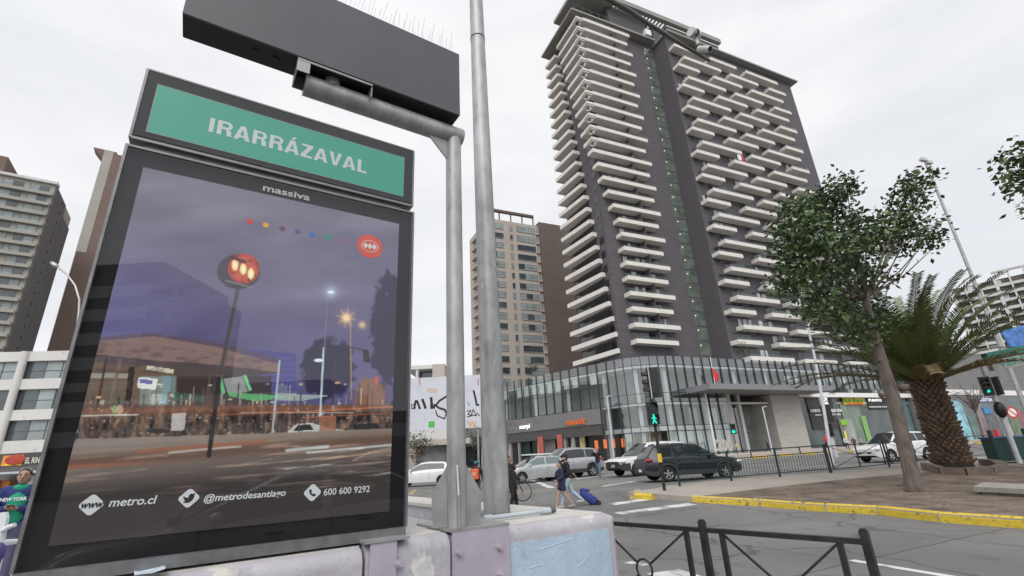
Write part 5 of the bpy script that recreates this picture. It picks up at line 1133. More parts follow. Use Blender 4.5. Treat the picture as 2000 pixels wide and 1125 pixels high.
SUV = dict(L=4.5, W=1.86, wf=1.36, wr=-1.32, rw=.345, sill=.27, clad=True, deck=[(-2.25, .92), (-2.1, 1.02), (-1.2, 1.08), (.6, 1.02), (1.0, 1.02), (1.9, .93), (2.25, .72)], roof=[(-2.05, 1.55), (-1.4, 1.64), (-.4, 1.68), (.35, 1.62), (.55, 1.57)], glass=(1.12, .30, -1.72, -2.12),
           side=[(-1.62, -.98), (-.92, -.05), (.0, .80)], handles=[-.75, .22], seams=[-.95, -.02, .92], tail=(.12, .16, .10), ztail=.98)
HATCH = dict(L=4.03, W=1.72, wf=1.22, wr=-1.32, rw=.305, sill=.24, deck=[(-2.01, .85), (-1.9, .98), (-.6, .98), (.7, .90), (1.4, .84), (1.85, .70), (2.01, .55)], roof=[(-1.8, 1.36), (-1.2, 1.44), (-.3, 1.47), (.2, 1.42)], glass=(1.15, .12, -1.55, -1.88),
             side=[(-1.45, -.52), (-.45, .72)], handles=[.0], seams=[-.48, .88], tail=(.12, .10, .20), ztail=.95)
OLDH = dict(L=3.84, W=1.66, wf=1.16, wr=-1.29, rw=.30, sill=.24, deck=[(-1.92, .84), (-1.8, .96), (-.6, .94), (.7, .90), (1.35, .85), (1.75, .72), (1.92, .56)], roof=[(-1.6, 1.36), (-1.0, 1.43), (-.2, 1.44), (.2, 1.40)], glass=(1.05, .12, -1.45, -1.80),
            side=[(-1.40, -.50), (-.42, .66)], handles=[-.6, .05], seams=[-.46, .84], tail=(.12, .10, .16))
VAN = dict(L=4.4, W=1.8, wf=1.35, wr=-1.35, rw=.32, sill=.25, bumper=True, deck=[(-2.2, .98), (-.5, 1.02), (1.0, .98), (1.8, .88), (2.2, .62)], roof=[(-2.2, 1.82), (-1.0, 1.86), (.2, 1.80), (.4, 1.76)], glass=(1.3, .40, -2.10, -2.17), side=[(-1.95, -1.2), (-1.05, -.2), (-.1, .95)], tumble=.10, handles=[-.3, .2], seams=[-.15, 1.0], tail=(.06, .08, .30), ztail=1.15)
OLDS = dict(L=4.3, W=1.68, wf=1.3, wr=-1.25, rw=.30, sill=.26, bumper=True, deck=[(-2.15, .95), (-1.0, .97), (.6, .93), (1.2, .90), (1.95, .82), (2.15, .68)], roof=[(-2.0, 1.52), (-1.0, 1.56), (.1, 1.54), (.3, 1.50)], glass=(1.05, .30, -2.02, -2.12), side=[(-1.95, -1.1), (-1.0, -.1), (.0, .75)], handles=[], seams=[.85], tail=(.06, .08, .2), spokes=8)
def seat_car(rp, a, b, heading, flip=False, s=None, z=0.0):
    """stand a car so its near-side wheels meet the road where the photo shows them; a, b = left and right contact points"""
    root, p = rp; wb = p['wf']-p['wr']; h = hd(heading); mid = Gp((a[0]+b[0])/2, (a[1]+b[1])/2, z)
    if s is None:
        lo, hi = .6, 1.6
        for _ in range(40):
            m = (lo+hi)/2; q = [proj(mid+h*k*wb*m/2)[0] for k in (-1, 1)]
            if abs(q[1]-q[0]) > b[0]-a[0]: hi = m
            else: lo = m
        s = max(.92, min(1.18, lo))
    c = (p['wf']+p['wr'])/2; lat = V(-h[1], h[0], 0)
    side = 1 if lat@(-mid[:3]*V(1, 1, 0)) > 0 else -1          # which flank faces the camera
    pos = mid-h*c*s-lat*side*(p['W']/2-.1)*s
    root.location = Vector((pos[0], pos[1], gz(pos[0], pos[1])*.5+mid[2]*.5+z*.0)); root.rotation_euler = (0, 0, math.atan2(h[1], h[0])); root.scale = (s, s, s); return root
dark = car('parked_suv', 'dark navy SUV with silver wheels waiting beside the railings behind the signal post', SUV, 'carnavy')
seat_car(dark, (1307, 942), (1420, 933), 83)
dark[0].scale[2] *= .92
rl = MB()
for sgn in (1, -1): rl.tube([(-1.5, sgn*.62, 1.66), (-.5, sgn*.63, 1.715), (.1, sgn*.62, 1.69)], .018, 6)
rl.build('roof_rail', M['cardark'], dark[0])
car1 = car('white_hatchback', 'white two door hatchback turning left beside the poster case', HATCH, 'carwhite'); seat_car(car1, (787, 952), (863, 948), 270)
car2 = car('silver_hatchback', 'small silver hatchback carrying a pale bar on its roof rack', OLDH, 'carsilver', glassm='carglass2'); seat_car(car2, (1020, 944), (1094, 939), 247)
rk = MB(); 
for x in (-.7, .1): rk.bar((x, -.62, 1.49), (x, .62, 1.49), .03)
rk.build('roof_rack', M['black'], car2[0])
rk = MB(); rk.box((-.35, -.30, 1.55), (1.9, .28, .07)); rk.box((-.2, .18, 1.54), (1.8, .2, .05)); o = rk.build('roof_load', M['letter_white'], car2[0])
SUV4 = dict(SUV); SUV4['deck'] = [(-2.25, .95), (-2.1, 1.05), (-1.0, 1.06), (.7, 1.02), (1.0, 1.02), (1.9, .95), (2.25, .75)]
car3 = car('silver_suv', 'silver grey SUV driving left behind the walking couple', SUV4, 'cargrey'); seat_car(car3, (1080, 936), (1158.7, 930.7), 247)
car4 = car('old_white_wagon', 'white boxy wagon with black bumper half hidden behind the dark SUV', OLDS, 'carwhite'); seat_car(car4, (1243, 930), (1330, 924), 247)
SUV5 = dict(SUV); SUV5['clad'] = False
car5 = car('white_suv', 'white SUV seen between the tree trunk and the palm', SUV5, 'carwhite'); seat_car(car5, (1748, 902), (1809, 898), 257)
van = car('white_van', 'white van with red tail lamps behind the white hatchback', VAN, 'carwhite', cat='van'); seat_car(van, (745, 930), (812, 926), 255)
# ---- behind the camera: what the poster glass mirrors
def mirror(p): q = np.array(p, float); n = (q-S(0, .018, 0))@DN; return q-2*n*DN
SED = dict(L=4.55, W=1.78, wf=1.38, wr=-1.28, rw=.32, sill=.25, deck=[(-2.27, .90), (-2.0, 1.0), (-1.2, 1.02), (.6, .94), (1.1, .94), (1.9, .82), (2.27, .62)], roof=[(-1.6, 1.36), (-.6, 1.47), (.0, 1.46), (.3, 1.42)], glass=(1.25, .20, -1.05, -1.75), side=[(-1.25, -.35), (-.28, .85)], handles=[-.75, .25], handlem='black', seams=[-.32, .98])
sd = car('graphite_sedan', 'dark graphite sedan parked behind the viewer and mirrored faintly in the poster glass', SED, 'cargrey')
mc = mirror(Yp(560, 1000, 7.0)); sd[0].location = Vector((mc[0], mc[1], 0)); hm = hd(236); sd[0].rotation_euler = (0, 0, math.atan2(-DA[1], -DA[0])); sd[0].scale = (1.05,)*3
def vbox(name, label, px0, px1, ytop, Yv, m, dp=14):
    a, b = Yp(px0, ytop, Yv), Yp(px1, ytop, Yv); zt = (a[2]+b[2])/2; A, B = mirror(V(a[0], a[1], 0)), mirror(V(b[0], b[1], 0)); ax = nrm(B-A); out = nrm(V(-A[0]-B[0], -A[1]-B[1], 0)); out = nrm(out-(out@ax)*ax)
    t_ = thing(name, (A+B)/2, label, 'building'); q = MB(); q.obox(A, B-A, -out*dp, UP*zt); q.build('wall', m, t_); wd = np.linalg.norm(B-A)
    for z in np.arange(5, zt-2, 3.0):
        q = MB(); q.obox(A+ax*wd*.08+out*.03+UP*z, ax*wd*.84, out*.06, UP*1.5); q.build('window_row', M['white'], t_)
    return t_
vbox('street_block', 'tall grey block across the street behind the viewer', 150, 322, 516, 55, M['darkside']); vbox('street_block', 'lower grey block next to the tall one behind the viewer', 324, 356, 548, 57, M['darkside'])
vbox('street_block', 'long low building across the street behind the viewer', -100, 640, 760, 50, M['brown']); vbox('street_block', 'low corner building behind the viewer towards the crossing', 650, 1000, 800, 60, M['brown'])
# ================================================================ TREES
M['bark'] = mat('grey_bark', (.125, .102, .088), .9, var=.5, scale=6, stretch=(1, 1, .35), bump=.6, bscale=14, detail=9)
M['leafA'] = mat('dark_green_leaf', (.062, .105, .040), .55, var=.5, scale=1.1, detail=3, tint=(1.15, 1.05, .9)); M['leafA2'] = mat('mid_green_leaf', (.092, .145, .055), .5, var=.4, scale=1.3); M['leafA3'] = mat('deep_green_leaf', (.03, .055, .026), .6, var=.4, scale=1.3)  # three leaf greens, picked at random for each spray
M['leafB'] = mat('far_leaf', (.045, .065, .03), .7, var=.45, scale=.8)
def leafcloud(blobs, size, dens, rng, flat=.35):
    V_, F_, MI = [], [], []
    for c, r, k in blobs:
        c = np.array(c); rv = r if hasattr(r, '__len__') else (r, r, r); rm = sum(rv)/3
        nclump = max(3, int(k*dens*rm*rm))
        for _ in range(nclump):
            mi_ = rng.choice((0, 0, 0, 1, 1, 2))
            while True:
                q = V(rng.uniform(-1, 1), rng.uniform(-1, 1), rng.uniform(-1, 1)); l = np.linalg.norm(q)
                if .25 < l < 1: break
            q = q/l*(l**.45); cp = c+q*np.array(rv)
            for _ in range(8):            # a spray of leaves on one twig
                p = cp+V(rng.gauss(0, 1), rng.gauss(0, 1), rng.gauss(0, .7))*size*1.05
                a = nrm(V(rng.gauss(0, 1), rng.gauss(0, 1), rng.gauss(-.35, .6))); b = nrm(np.cross(a, V(rng.gauss(0, .6), rng.gauss(0, .6), 1))); n = np.cross(a, b)
                s = size*rng.uniform(.7, 1.25); o = len(V_)
                V_ += [p, p+a*s*.45+b*s*.30+n*s*.06, p+a*s, p+a*s*.45-b*s*.30+n*s*.06]; F_ += [(o, o+1, o+2), (o, o+2, o+3)]; MI += [mi_, mi_]
    m = MB(); m.add(V_, F_, False); m.mi = MI; return m
def limb(m, pts, r0, r1, n=8):
    k = len(pts); m.tube(pts, [r0+(r1-r0)*i/(k-1) for i in range(k)], n)
rng = random.Random(12)
tb = Gp(1785, 960, .16); YT = tb[1]
tree = thing('street_tree', tb, 'leaning street tree with a grey knotted trunk and dense dark crown', 'tree')
tp = [(1785, 958, 30), (1782, 935, 25.5), (1772, 890, 23.5), (1757, 830, 23), (1742, 770, 22), (1725, 715, 19), (1712, 670, 16), (1700, 625, 13), (1690, 585, 11)]
pts, rad = [], []
for i, (x, y, r) in enumerate(tp):
    q = Yp(x, y, YT-.02*i); pts.append(q); rad.append(np.linalg.norm(Yp(x+r, y, YT)-Yp(x, y, YT))*.55)
m = MB()
fine_p, fine_r = [], []
for i in range(len(pts)-1):
    for t in np.linspace(0, 1, 5)[:-1]: fine_p.append(pts[i]*(1-t)+pts[i+1]*t+V(rng.uniform(-.008, .008), rng.uniform(-.008, .008), 0)); fine_r.append((rad[i]*(1-t)+rad[i+1]*t)*rng.uniform(.97, 1.04))
fine_p.append(pts[-1]); fine_r.append(rad[-1]); m.tube(fine_p, fine_r, 16); m.build('trunk', M['bark'], tree)
for x, y, ex, rr in ((1724, 706, -1, .13), (1762, 757, 1, .12), (1722, 772, -1, .07)):
    k = Yp(x, y, YT-.12); m = MB(); m.ball(k, (rr*1.25, rr, rr), 10, 7); m.tube([k+V(ex*rr*.5, -.02, .0), k+V(ex*rr*1.35, -.04, .05)], [rr*.75, rr*.5], 9); m.build('knot', M['bark'], tree)
BL_ = [(1635, 375, 38, .0), (1600, 405, 46, .4), (1550, 420, 42, -.3), (1585, 455, 52, -.8), (1640, 440, 44, .5), (1535, 465, 34, .6), (1560, 505, 50, -.5), (1615, 500, 48, .8), (1540, 545, 34, .2), (1575, 560, 46, -.7), (1690, 455, 44, -.6), (1735, 430, 36, .3), (1768, 395, 34, .8), (1790, 362, 26, .3), (1810, 345, 13, .2), (1772, 360, 22, -.2), (1790, 432, 34, -.4), (1822, 455, 24, .4), (1838, 470, 10, .4), (1765, 468, 26, .9), (1800, 478, 16, .5),
       (1690, 512, 42, -1.0), (1655, 545, 46, .2), (1620, 590, 44, -.9), (1680, 600, 46, .9), (1640, 635, 34, -.3), (1700, 640, 34, -.8), (1590, 600, 30, .7), (1652, 350, 16, .1), (1720, 470, 44, 1.2), (1660, 480, 36, -1.3), (1742, 545, 13, .1), (1665, 655, 20, .2)]
blobs = []
for x, y, r, dy in BL_:
    c = Yp(x, y, YT+dy*1.5); rw = np.linalg.norm(Yp(x+r, y, c[1])-c)*.74; blobs.append((c, (rw, rw*1.15, rw), 1))
leafcloud(blobs, .185, 165, rng).build('crown', [M['leafA'], M['leafA2'], M['leafA3']], tree)
m = MB()
top = pts[-1]
for x, y, r, dy in BL_:
    e = Yp(x, y, YT+dy*1.2); s_ = pts[-1] if y < 560 else pts[-2]; mid = (s_+e)/2+V(rng.uniform(-.2, .2), 0, -.2); limb(m, [s_, mid, e], .04 if r > 40 else .03, .008, 6)
m.build('limbs', M['bark'], tree)
# branch of another tree reaching in at the top right
t2 = Gp(2300, 985, .16); tr2 = thing('street_tree', t2, 'tree off the right edge whose leafy twigs hang into the top right corner', 'tree')
m = MB(); crown2 = Yp(2230, 330, t2[1]); limb(m, [t2, t2*.6+crown2*.4, crown2], .2, .09, 10); m.build('trunk', M['bark'], tr2)
b2 = []
for x, y, r in [(1965, 312, 12), (1982, 310, 16), (2000, 305, 22), (1990, 330, 14), (2005, 345, 22), (1978, 362, 10), (1995, 372, 14), (1985, 350, 8), (2040, 300, 50), (2050, 370, 50), (2120, 280, 90), (2150, 400, 90), (2230, 330, 120)]:
    c = Yp(x, y, t2[1]+rng.uniform(-.6, .6)); rw = np.linalg.norm(Yp(x+r, y, c[1])-c)*.85; b2.append((c, rw, 1))
leafcloud(b2, .16, 120, rng).build('crown', [M['leafA'], M['leafA2'], M['leafA3']], tr2)
m = MB()
for c, r, k in b2: limb(m, [crown2, (crown2+c)/2+V(0, 0, .1), c], .04, .008, 5)
m.build('limbs', M['bark'], tr2)
# palm
pb = Gp(1866, 915, .17); YPm = pb[1]; ptop = Yp(1806, 742, YPm); rpx = lambda x, y, r: np.linalg.norm(Yp(x+r, y, YPm)-Yp(x, y, YPm))
palm = thing('date_palm', pb, 'stout palm with a diamond patterned trunk and arching feathery fronds', 'palm')
M['palmcore'] = mat('palm_fibre', (.03, .022, .017), .95, var=.4, scale=9, bump=.5); M['boot'] = mat('palm_boot', (.118, .094, .072), .9, var=.6, scale=2.2, bump=.3, tint=(1.15, .95, .75)); M['frond'] = mat('palm_frond', (.085, .125, .045), .5, var=.35, scale=.9, tint=(1.2, 1.05, .8)); M['rachis'] = mat('palm_rachis', (.13, .13, .05), .6, var=.2); M['dryfrond'] = mat('dry_frond', (.20, .13, .065), .8, var=.3)
axis = lambda t: pb*(1-t)+ptop*t
rt = lambda t: rpx(1840, 830, 40)*(1.02-.18*t+.10*max(0, .12-t)/.12)*.80
m = MB(); m.tube([axis(t) for t in np.linspace(-.01, 1.02, 12)], [rt(t)*.86 for t in np.linspace(0, 1, 12)], 18); m.build('trunk', M['palmcore'], palm)
ax = nrm(ptop-pb); ua_ = nrm(np.cross(ax, V(0, 1, 0))); va_ = np.cross(ax, ua_); m = MB(); rows_ = 27; npr = 15; H_ = np.linalg.norm(ptop-pb)
for k in range(rows_):
    t = .07+.93*k/rows_; r = rt(t); hh = H_/rows_
    for j in range(npr):
        a = 2*math.pi*(j+.5*(k % 2))/npr+rng.uniform(-.05, .05); o = ua_*math.cos(a)+va_*math.sin(a); tg = -ua_*math.sin(a)+va_*math.cos(a); c = axis(t)+o*r*.80
        w_ = math.pi*r/npr*.92; out = r*.24*(1+1.2*max(0, t-.86)/.14); w_ *= rng.uniform(.72, 1.05); out *= rng.uniform(.55, 1.35); tipc = c+o*out+ax*hh*rng.uniform(.4, .9)+tg*rng.uniform(-.25, .25)*w_
        vs = [c-tg*w_, c-ax*hh*.85, c+tg*w_, c+ax*hh*.75, tipc-tg*w_*.42, tipc-ax*hh*.42, tipc+tg*w_*.42, tipc+ax*hh*.1]
        m.add(vs, [(0, 1, 5, 4), (1, 2, 6, 5), (2, 3, 7, 6), (3, 0, 4, 7), (4, 5, 6, 7)], False)
m.build('trunk_boots', M['boot'], palm)['kind'] = 'stuff'
fr_len = rpx(1850, 640, 220)*1.08; nf = 58
for f in range(nf):
    q = (f+.5)/nf; el = R(86-72*q**.95+rng.uniform(-6, 6)); az = f*2.39996+rng.uniform(-.2, .2); ln = fr_len*(.86+.22*math.sin(q*2.6))*rng.uniform(.9, 1.06); dirh = V(math.cos(az), math.sin(az), 0)
    P = [ptop+dirh*rt(1)*.5-ax*.1]; e = el; st = ln/16
    for i in range(16):
        P.append(P[-1]+(dirh*math.cos(e)+UP*math.sin(e))*st); e -= R(1.0+5.2*(i/16)**1.3*(1.1-.35*q))
    m = MB(); m.m = 1; m.tube(P, [.030*(1-.8*i/16) for i in range(17)], 5); m.m = 0; side0 = nrm(np.cross(dirh, UP))
    for i in range(3, 68):
        t = i/68; x = t*16; k = min(15, int(x)); p = P[k]+(P[k+1]-P[k])*(x-k); tg = nrm(P[k+1]-P[k]); nn2 = nrm(np.cross(side0, tg)); ll = .50*math.sin(min(1, .18+t*1.05)*math.pi*.93)**.7*(fr_len/4.4)+.08
        for sg in (1, -1):
            d = nrm(side0*sg*.80+tg*.62+nn2*(.30+rng.uniform(-.12, .12))-UP*.10); w_ = tg*.030; tip = p+d*ll*rng.uniform(.85, 1.1)-UP*.16*ll
            mid = p+d*ll*.5; m.add([p-w_*.7, p+w_*.7, mid+w_, tip, mid-w_], [(0, 1, 2, 4), (4, 2, 3)], False)
    m.build('frond', [M['dryfrond'] if q > .93 and rng.random() < .6 else M['frond'], M['rachis']], palm)
# ring of rough stone blocks round the palm and a slab on the earth
M['redstone'] = mat('brown_stone', (.15, .115, .095), .9, var=.25, scale=4, bump=.5, bscale=9)
ring = [(1800, 917), (1835, 926), (1890, 929), (1945, 926), (1974, 918), (1960, 911), (1925, 907)]
rp_ = [Gp(x, y, .16) for x, y in ring]
for i in range(len(rp_)-1):
    a, b = rp_[i], rp_[i+1]; d = b-a; ln = np.linalg.norm(d); d = d/ln; inw = nrm((pb-(a+b)/2)*V(1, 1, 0)); m = MB(); m.obox(a+d*.03-UP*.05, d*(ln-.06), inw*.30, UP*(.05+.20+rng.uniform(-.02, .03)))
    o = m.build('border_stone', M['redstone']); setp(o, 'rough brown stone block edging the planter round the palm', 'stone', 'stone blocks round the palm')
sl_ = [Gp(1905, 966, .16), Gp(1925, 956, .16), Gp(2040, 962, .16), Gp(2040, 974, .16)]
m = MB(); m.prism([p+UP*.07 for p in sl_], UP*.11); sc_ = sum(sl_)/4; m.prism([p*.8+sc_*.2-UP*.02 for p in sl_], UP*.09)
o = m.build('stone_slab', mat('weathered_slab', (.30, .28, .25), .9, var=.2, scale=3, bump=.4, bscale=12)); setp(o, 'flat weathered concrete slab lying on the bare earth at right', 'slab')
# litter and pebbles, dead leaves on the earth
m = MB()
for _ in range(420):
    x, y = rng.uniform(1400, 2000), rng.uniform(925, 1000); p = Gp(x, y, .166)
    if y < 968-.075*(x-1372)+14*0 or y > 965+.066*(x-1372): continue
    s = rng.uniform(.01, .035); m.ball(p, (s, s*.8, s*.5), 5, 4)
m.build('gravel', M['redstone'], kind='stuff')
# hedges and street trees beyond the crossing
def bush(name, label, cat, px, py, r, Y, mt='leafB', trunk=True, sz=.22, k=1., group=None):
    c = [Yp(x, y, Y+rng.uniform(-1, 1)) for x, y in zip(px, py)]; g0 = V(c[0][0], Y, gz(c[0][0], Y)); t_ = thing(name, g0, label, cat, group)
    bl = [(q, np.linalg.norm(Yp(x+r_, y, Y)-Yp(x, y, Y)), 1) for q, x, y, r_ in zip(c, px, py, r)]; leafcloud(bl, sz, 26*k, rng).build('crown', M[mt], t_)
    if trunk: m = MB(); limb(m, [g0, (g0+c[0])/2, c[0]], .14, .06, 7); m.build('trunk', M['bark'], t_)
bush('leafy_tree', 'dense green tree below the left part of the graffiti board', 'tree', [800, 815, 800, 830], [790, 850, 870, 868], [22, 24, 20, 18], 44)
bush('leafy_tree', 'dark green tree behind the right half of the graffiti board', 'tree', [905, 930, 925, 890], [860, 850, 880, 868], [18, 20, 16, 14], 48)
M['leafR'] = mat('reddish_shrub', (.10, .05, .03), .8, var=.4, scale=1); bush('shrub', 'reddish brown shrub under the graffiti board', 'shrub', [812, 826], [885, 880], [14, 14], 43, 'leafR', False)
bush('young_tree', 'thin green treetop in front of the scorpi shop sign', 'tree', [988, 996, 992], [820, 830, 845], [9, 8, 7], 50, sz=.16)
bush('balcony_plant', 'wispy plant at the foot of the tower by the stair strip', 'plant', [1372, 1380, 1368], [676, 664, 690], [7, 6, 7], 69, trunk=False, sz=.2, k=.35)
bush('balcony_plant', 'bushy plant on the terrace below the long balconies', 'plant', [1452, 1462, 1446], [672, 682, 690], [10, 9, 8], 69, trunk=False, sz=.22, k=.35)
bush('balcony_plant', 'green potted plant on a balcony of the beige block', 'plant', [1038, 1043], [718, 722], [7, 6], 123.5, trunk=False, sz=.5, k=.6)
# bare young tree by the mall
bb = Gp(1925, 868, .3); bt_ = thing('bare_tree', bb, 'leafless young street tree in front of the dark mall wing', 'tree'); m = MB(); btop = Yp(1902, 790, bb[1]); limb(m, [bb, (bb+btop)/2, btop], .09, .06, 7)
m.build('trunk', M['bark'], bt_); m = MB()
for _ in range(34):
    a = rng.uniform(0, 6.28); L1 = rng.uniform(1.2, 2.6); s_ = bb+(btop-bb)*rng.uniform(.75, 1); e = s_+V(math.cos(a)*.6, math.sin(a)*.6, rng.uniform(.5, 1.1))*L1; m1 = (s_+e)/2+V(rng.uniform(-.2, .2), 0, .1); limb(m, [s_, m1, e], .035, .012, 5)
    for _ in range(3): f = m1+(e-m1)*rng.random(); limb(m, [f, f+V(rng.uniform(-.7, .7), rng.uniform(-.7, .7), rng.uniform(.1, .7))], .014, .006, 4)
m.build('limbs', M['bark'], bt_)
# ================================================================ STREET FURNITURE
M['greenon'] = mat('green_signal', (.0, .80, .55), .4, var=0, emit=.9); M['lampoff'] = mat('unlit_lens', (.03, .03, .035), .25, var=0)
M['pushbox'] = mat('yellow_box', (.62, .40, .03), .5, var=.06); M['post_white'] = mat('white_post', (.50, .50, .55), .55, var=.1, scale=4)
def barrier(P, Q, label, h=.98, posts=(True, True)):
    P, Q = np.array(P, float), np.array(Q, float); t_ = thing('barrier', (P+Q)/2, label, 'barrier', 'green barred barriers'); d = Q-P; at = lambda t, z: P+d*t+UP*z; ln = np.linalg.norm(d)
    for on, t in ((posts[0], 0), (posts[1], 1)):
        if on: m = MB(); m.bar(at(t, 0), at(t, h+.03), .055, .055, d); m.build('post', M['greenmetal'], t_)
    for z, w_ in ((h, .04), (h*.76, .03), (.14, .03)): m = MB(); m.bar(at(0, z), at(1, z), w_, w_); m.build('rail', M['greenmetal'], t_)
    m = MB(); m.bar(at(.5, h*.76), at(.5, h), .03, .03, d); m.build('short_post', M['greenmetal'], t_)
    n = max(6, int(ln/.115))
    for i in range(1, n): m = MB(); m.tube([at(i/n, .15), at(i/n, h*.76)], .009, 5); m.build('bar', M['greenmetal'], t_)
bp = [Gp(1328, 950, .15), Gp(1429, 939.5, .15), Gp(1524, 931.5, .15), Gp(1622, 923.5, .15)]
lb = ['green barred barrier section nearest the dark SUV tail', 'green barred barrier section by the front wheel of the dark SUV', 'green barred barrier section facing the concrete wall']
for i in range(3): barrier(bp[i], bp[i+1], lb[i], posts=(True, i == 2))
xp = [Gp(1624, 923.3, .15), Gp(1738, 912.5, .15), Gp(1846, 902, .15), Gp(1953, 890.5, .15)]
lb = ['dark crossed railing bay between the green barriers and the tree trunk', 'dark crossed railing bay behind the tree trunk and white SUV', 'dark crossed railing bay right of the palm trunk']
for i in range(3):
    t_ = x_panel('steel_railing', xp[i], xp[i+1], .96, lb[i], 'dark crossed railings beyond the palm', posts=(True, True), sc=1.0)
    q = (xp[i]+xp[i+1])/2; d = nrm(xp[i+1]-xp[i])
    if i < 2 and np.linalg.norm(xp[i+1]-xp[i]) > 3:
        for k in (.5,):
            c = xp[i]+(xp[i+1]-xp[i])*k; m = MB(); m.bar(c+UP*.12, c+UP*.93, .036, .036, d); m.build('baluster', M['darkmetal'], t_)
def head(parent, c, out, n=3, s=1., board=False, lit=None, mt='black', body_d=.22, name='signal_head'):
    """traffic signal head: housing, lenses under visors, back plate; c centre, out facing direction"""
    out = nrm(out); sx = nrm(np.cross(out, UP)); h = .30*n*s; c = np.array(c, float)
    m = MB(); m.box(c-out*body_d/2*s, (.30*s, h, body_d*s), sx, UP, out); hb = m.build(name, M[mt], parent)
    if board: m = MB(); m.m = 0; m.box(c-out*.03*s, (.62*s, h+.34*s, .02*s), sx, UP, out); m.m = 1
    if board:
        for sg in (1, -1): m.box(c-out*.03*s+sx*sg*.31*s, (.035*s, h+.36*s, .03*s), sx, UP, out); m.box(c-out*.03*s+UP*sg*(h+.34*s)/2, (.64*s, .035*s, .03*s), sx, UP, out)
        m.build('back_board', [M['black'], M['post_white']], hb)
    for i in range(n):
        q = c+UP*(h/2-.15*s-.30*s*i); m = MB(); m.tube([q, q+out*.01*s], .10*s, 14, smooth=False); m.build('lens', M['greenon' if lit == i else 'lampoff'], hb)
        m = MB(); k = 12; vs = []
        for j in range(k+1):
            a = math.pi*(1.12*j/k-.06); e = sx*math.cos(a)+UP*math.sin(a); vs += [q+e*.115*s, q+e*.115*s+out*(.22*s), q+e*.125*s, q+e*.125*s+out*(.22*s)]
        m.add(vs, [f for j in range(k) for f in ((4*j, 4*j+1, 4*j+5, 4*j+4), (4*j+2, 4*j+6, 4*j+7, 4*j+3), (4*j+1, 4*j+3, 4*j+7, 4*j+5))], True); m.build('visor', M['black'], hb)
    return hb
tl0 = Gp(1298, 958, .15); Yt = tl0[1]
tl = thing('traffic_signal', tl0, 'black signal post at the kerb with side facing lamps above a green walk light', 'traffic light')
zt_ = Yp(1264, 716, Yt)[2]; m = MB(); m.tube([tl0, V(tl0[0], Yt, zt_-.1)], .052, 14); m.build('pole', M['black'], tl)
toCam = nrm(V(-tl0[0], -Yt, 0)); lft = nrm(np.cross(UP, toCam)); lft = lft if lft[0] < 0 else -lft
zc_ = Yp(1267, 748, Yt)[2]; px_m = np.linalg.norm(Yp(1267+10, 748, Yt)-Yp(1267, 748, Yt))/10; sH = (Yp(1267, 722, Yt)[2]-Yp(1267, 777, Yt)[2])/.90
head(tl, V(tl0[0], Yt, zc_)+lft*.02+toCam*.10, nrm(lft+toCam*.12), 3, sH*.82, True, body_d=.30)
m = MB(); m.box(V(tl0[0], Yt, zc_)-lft*.20+toCam*.02, (.34, .9*sH*1.04, .30), lft, UP, toCam); m.build('signal_head', M['black'], tl)
zw = Yp(1284, 807, Yt)[2]; sW = (Yp(1284, 787, Yt)[2]-Yp(1284, 831, Yt)[2])/.6; wl = head(tl, V(tl0[0], Yt, zw)+toCam*.24, nrm(toCam*1+lft*-.15), 2, sW, False, None)
def walker(c, out, s, parent):    # the green walking figure
    out = nrm(out); sx = nrm(np.cross(UP, out)); P = lambda a, b: c+sx*a*s+UP*b*s; m = MB()
    m.poly([P(.03*math.cos(t), .10+.03*math.sin(t)) for t in np.linspace(0, 6.28, 11)[:-1]])
    for (a, b, w_) in (((0, .07), (0, -.02), .045), ((0, -.02), (.05, -.12), .028), ((0, -.02), (-.045, -.12), .028), ((0, .05), (.06, -.01), .02), ((0, .05), (-.06, 0), .02)):
        d = nrm(V(b[0]-a[0], b[1]-a[1], 0)); x, y = -d[1]*w_/2, d[0]*w_/2; m.poly([P(a[0]-x, a[1]-y), P(b[0]-x, b[1]-y), P(b[0]+x, b[1]+y), P(a[0]+x, a[1]+y)])
    return m.build('walk_figure', M['greenon'], parent)
wo = nrm(toCam-lft*.15); walker(V(tl0[0], Yt, zw-.15*sW)+toCam*.24+wo*.014, wo, sW*1.05, wl)
zb = Yp(1294, 894, Yt)[2]; m = MB(); m.box(V(tl0[0], Yt, zb)+toCam*.09+UP*0, (.13, .13, .27), lft, toCam, UP); m.box(V(tl0[0], Yt, zb+.0)+toCam*.158, (.05, .01, .05), lft, toCam, UP); m.build('push_box', M['pushbox'], tl)
# mast arm signal across the crossing
q0 = Gp(1119, 890, .15); Ym = q0[1]; mtx = thing('mast_signal', q0, 'dark signal mast with a curved arm over the far carriageway', 'traffic light')
P = [q0]+[Yp(x, y, Ym) for x, y in ((1114, 830), (1112, 790), (1114, 774), (1123, 763), (1138, 755), (1155, 748))]; m = MB(); m.tube(P, [.09, .085, .08, .075, .07, .065, .06], 10); m.build('mast', M['darkmetal'], mtx)
sm = (Yp(1158, 746, Ym)[2]-Yp(1158, 774, Ym)[2])/.92; head(mtx, Yp(1159, 760, Ym), V(-.75, .35, 0), 3, sm*.8, True); head(mtx, Yp(1123, 822, Ym), V(-.6, -.5, 0), 3, sm*.8, True)
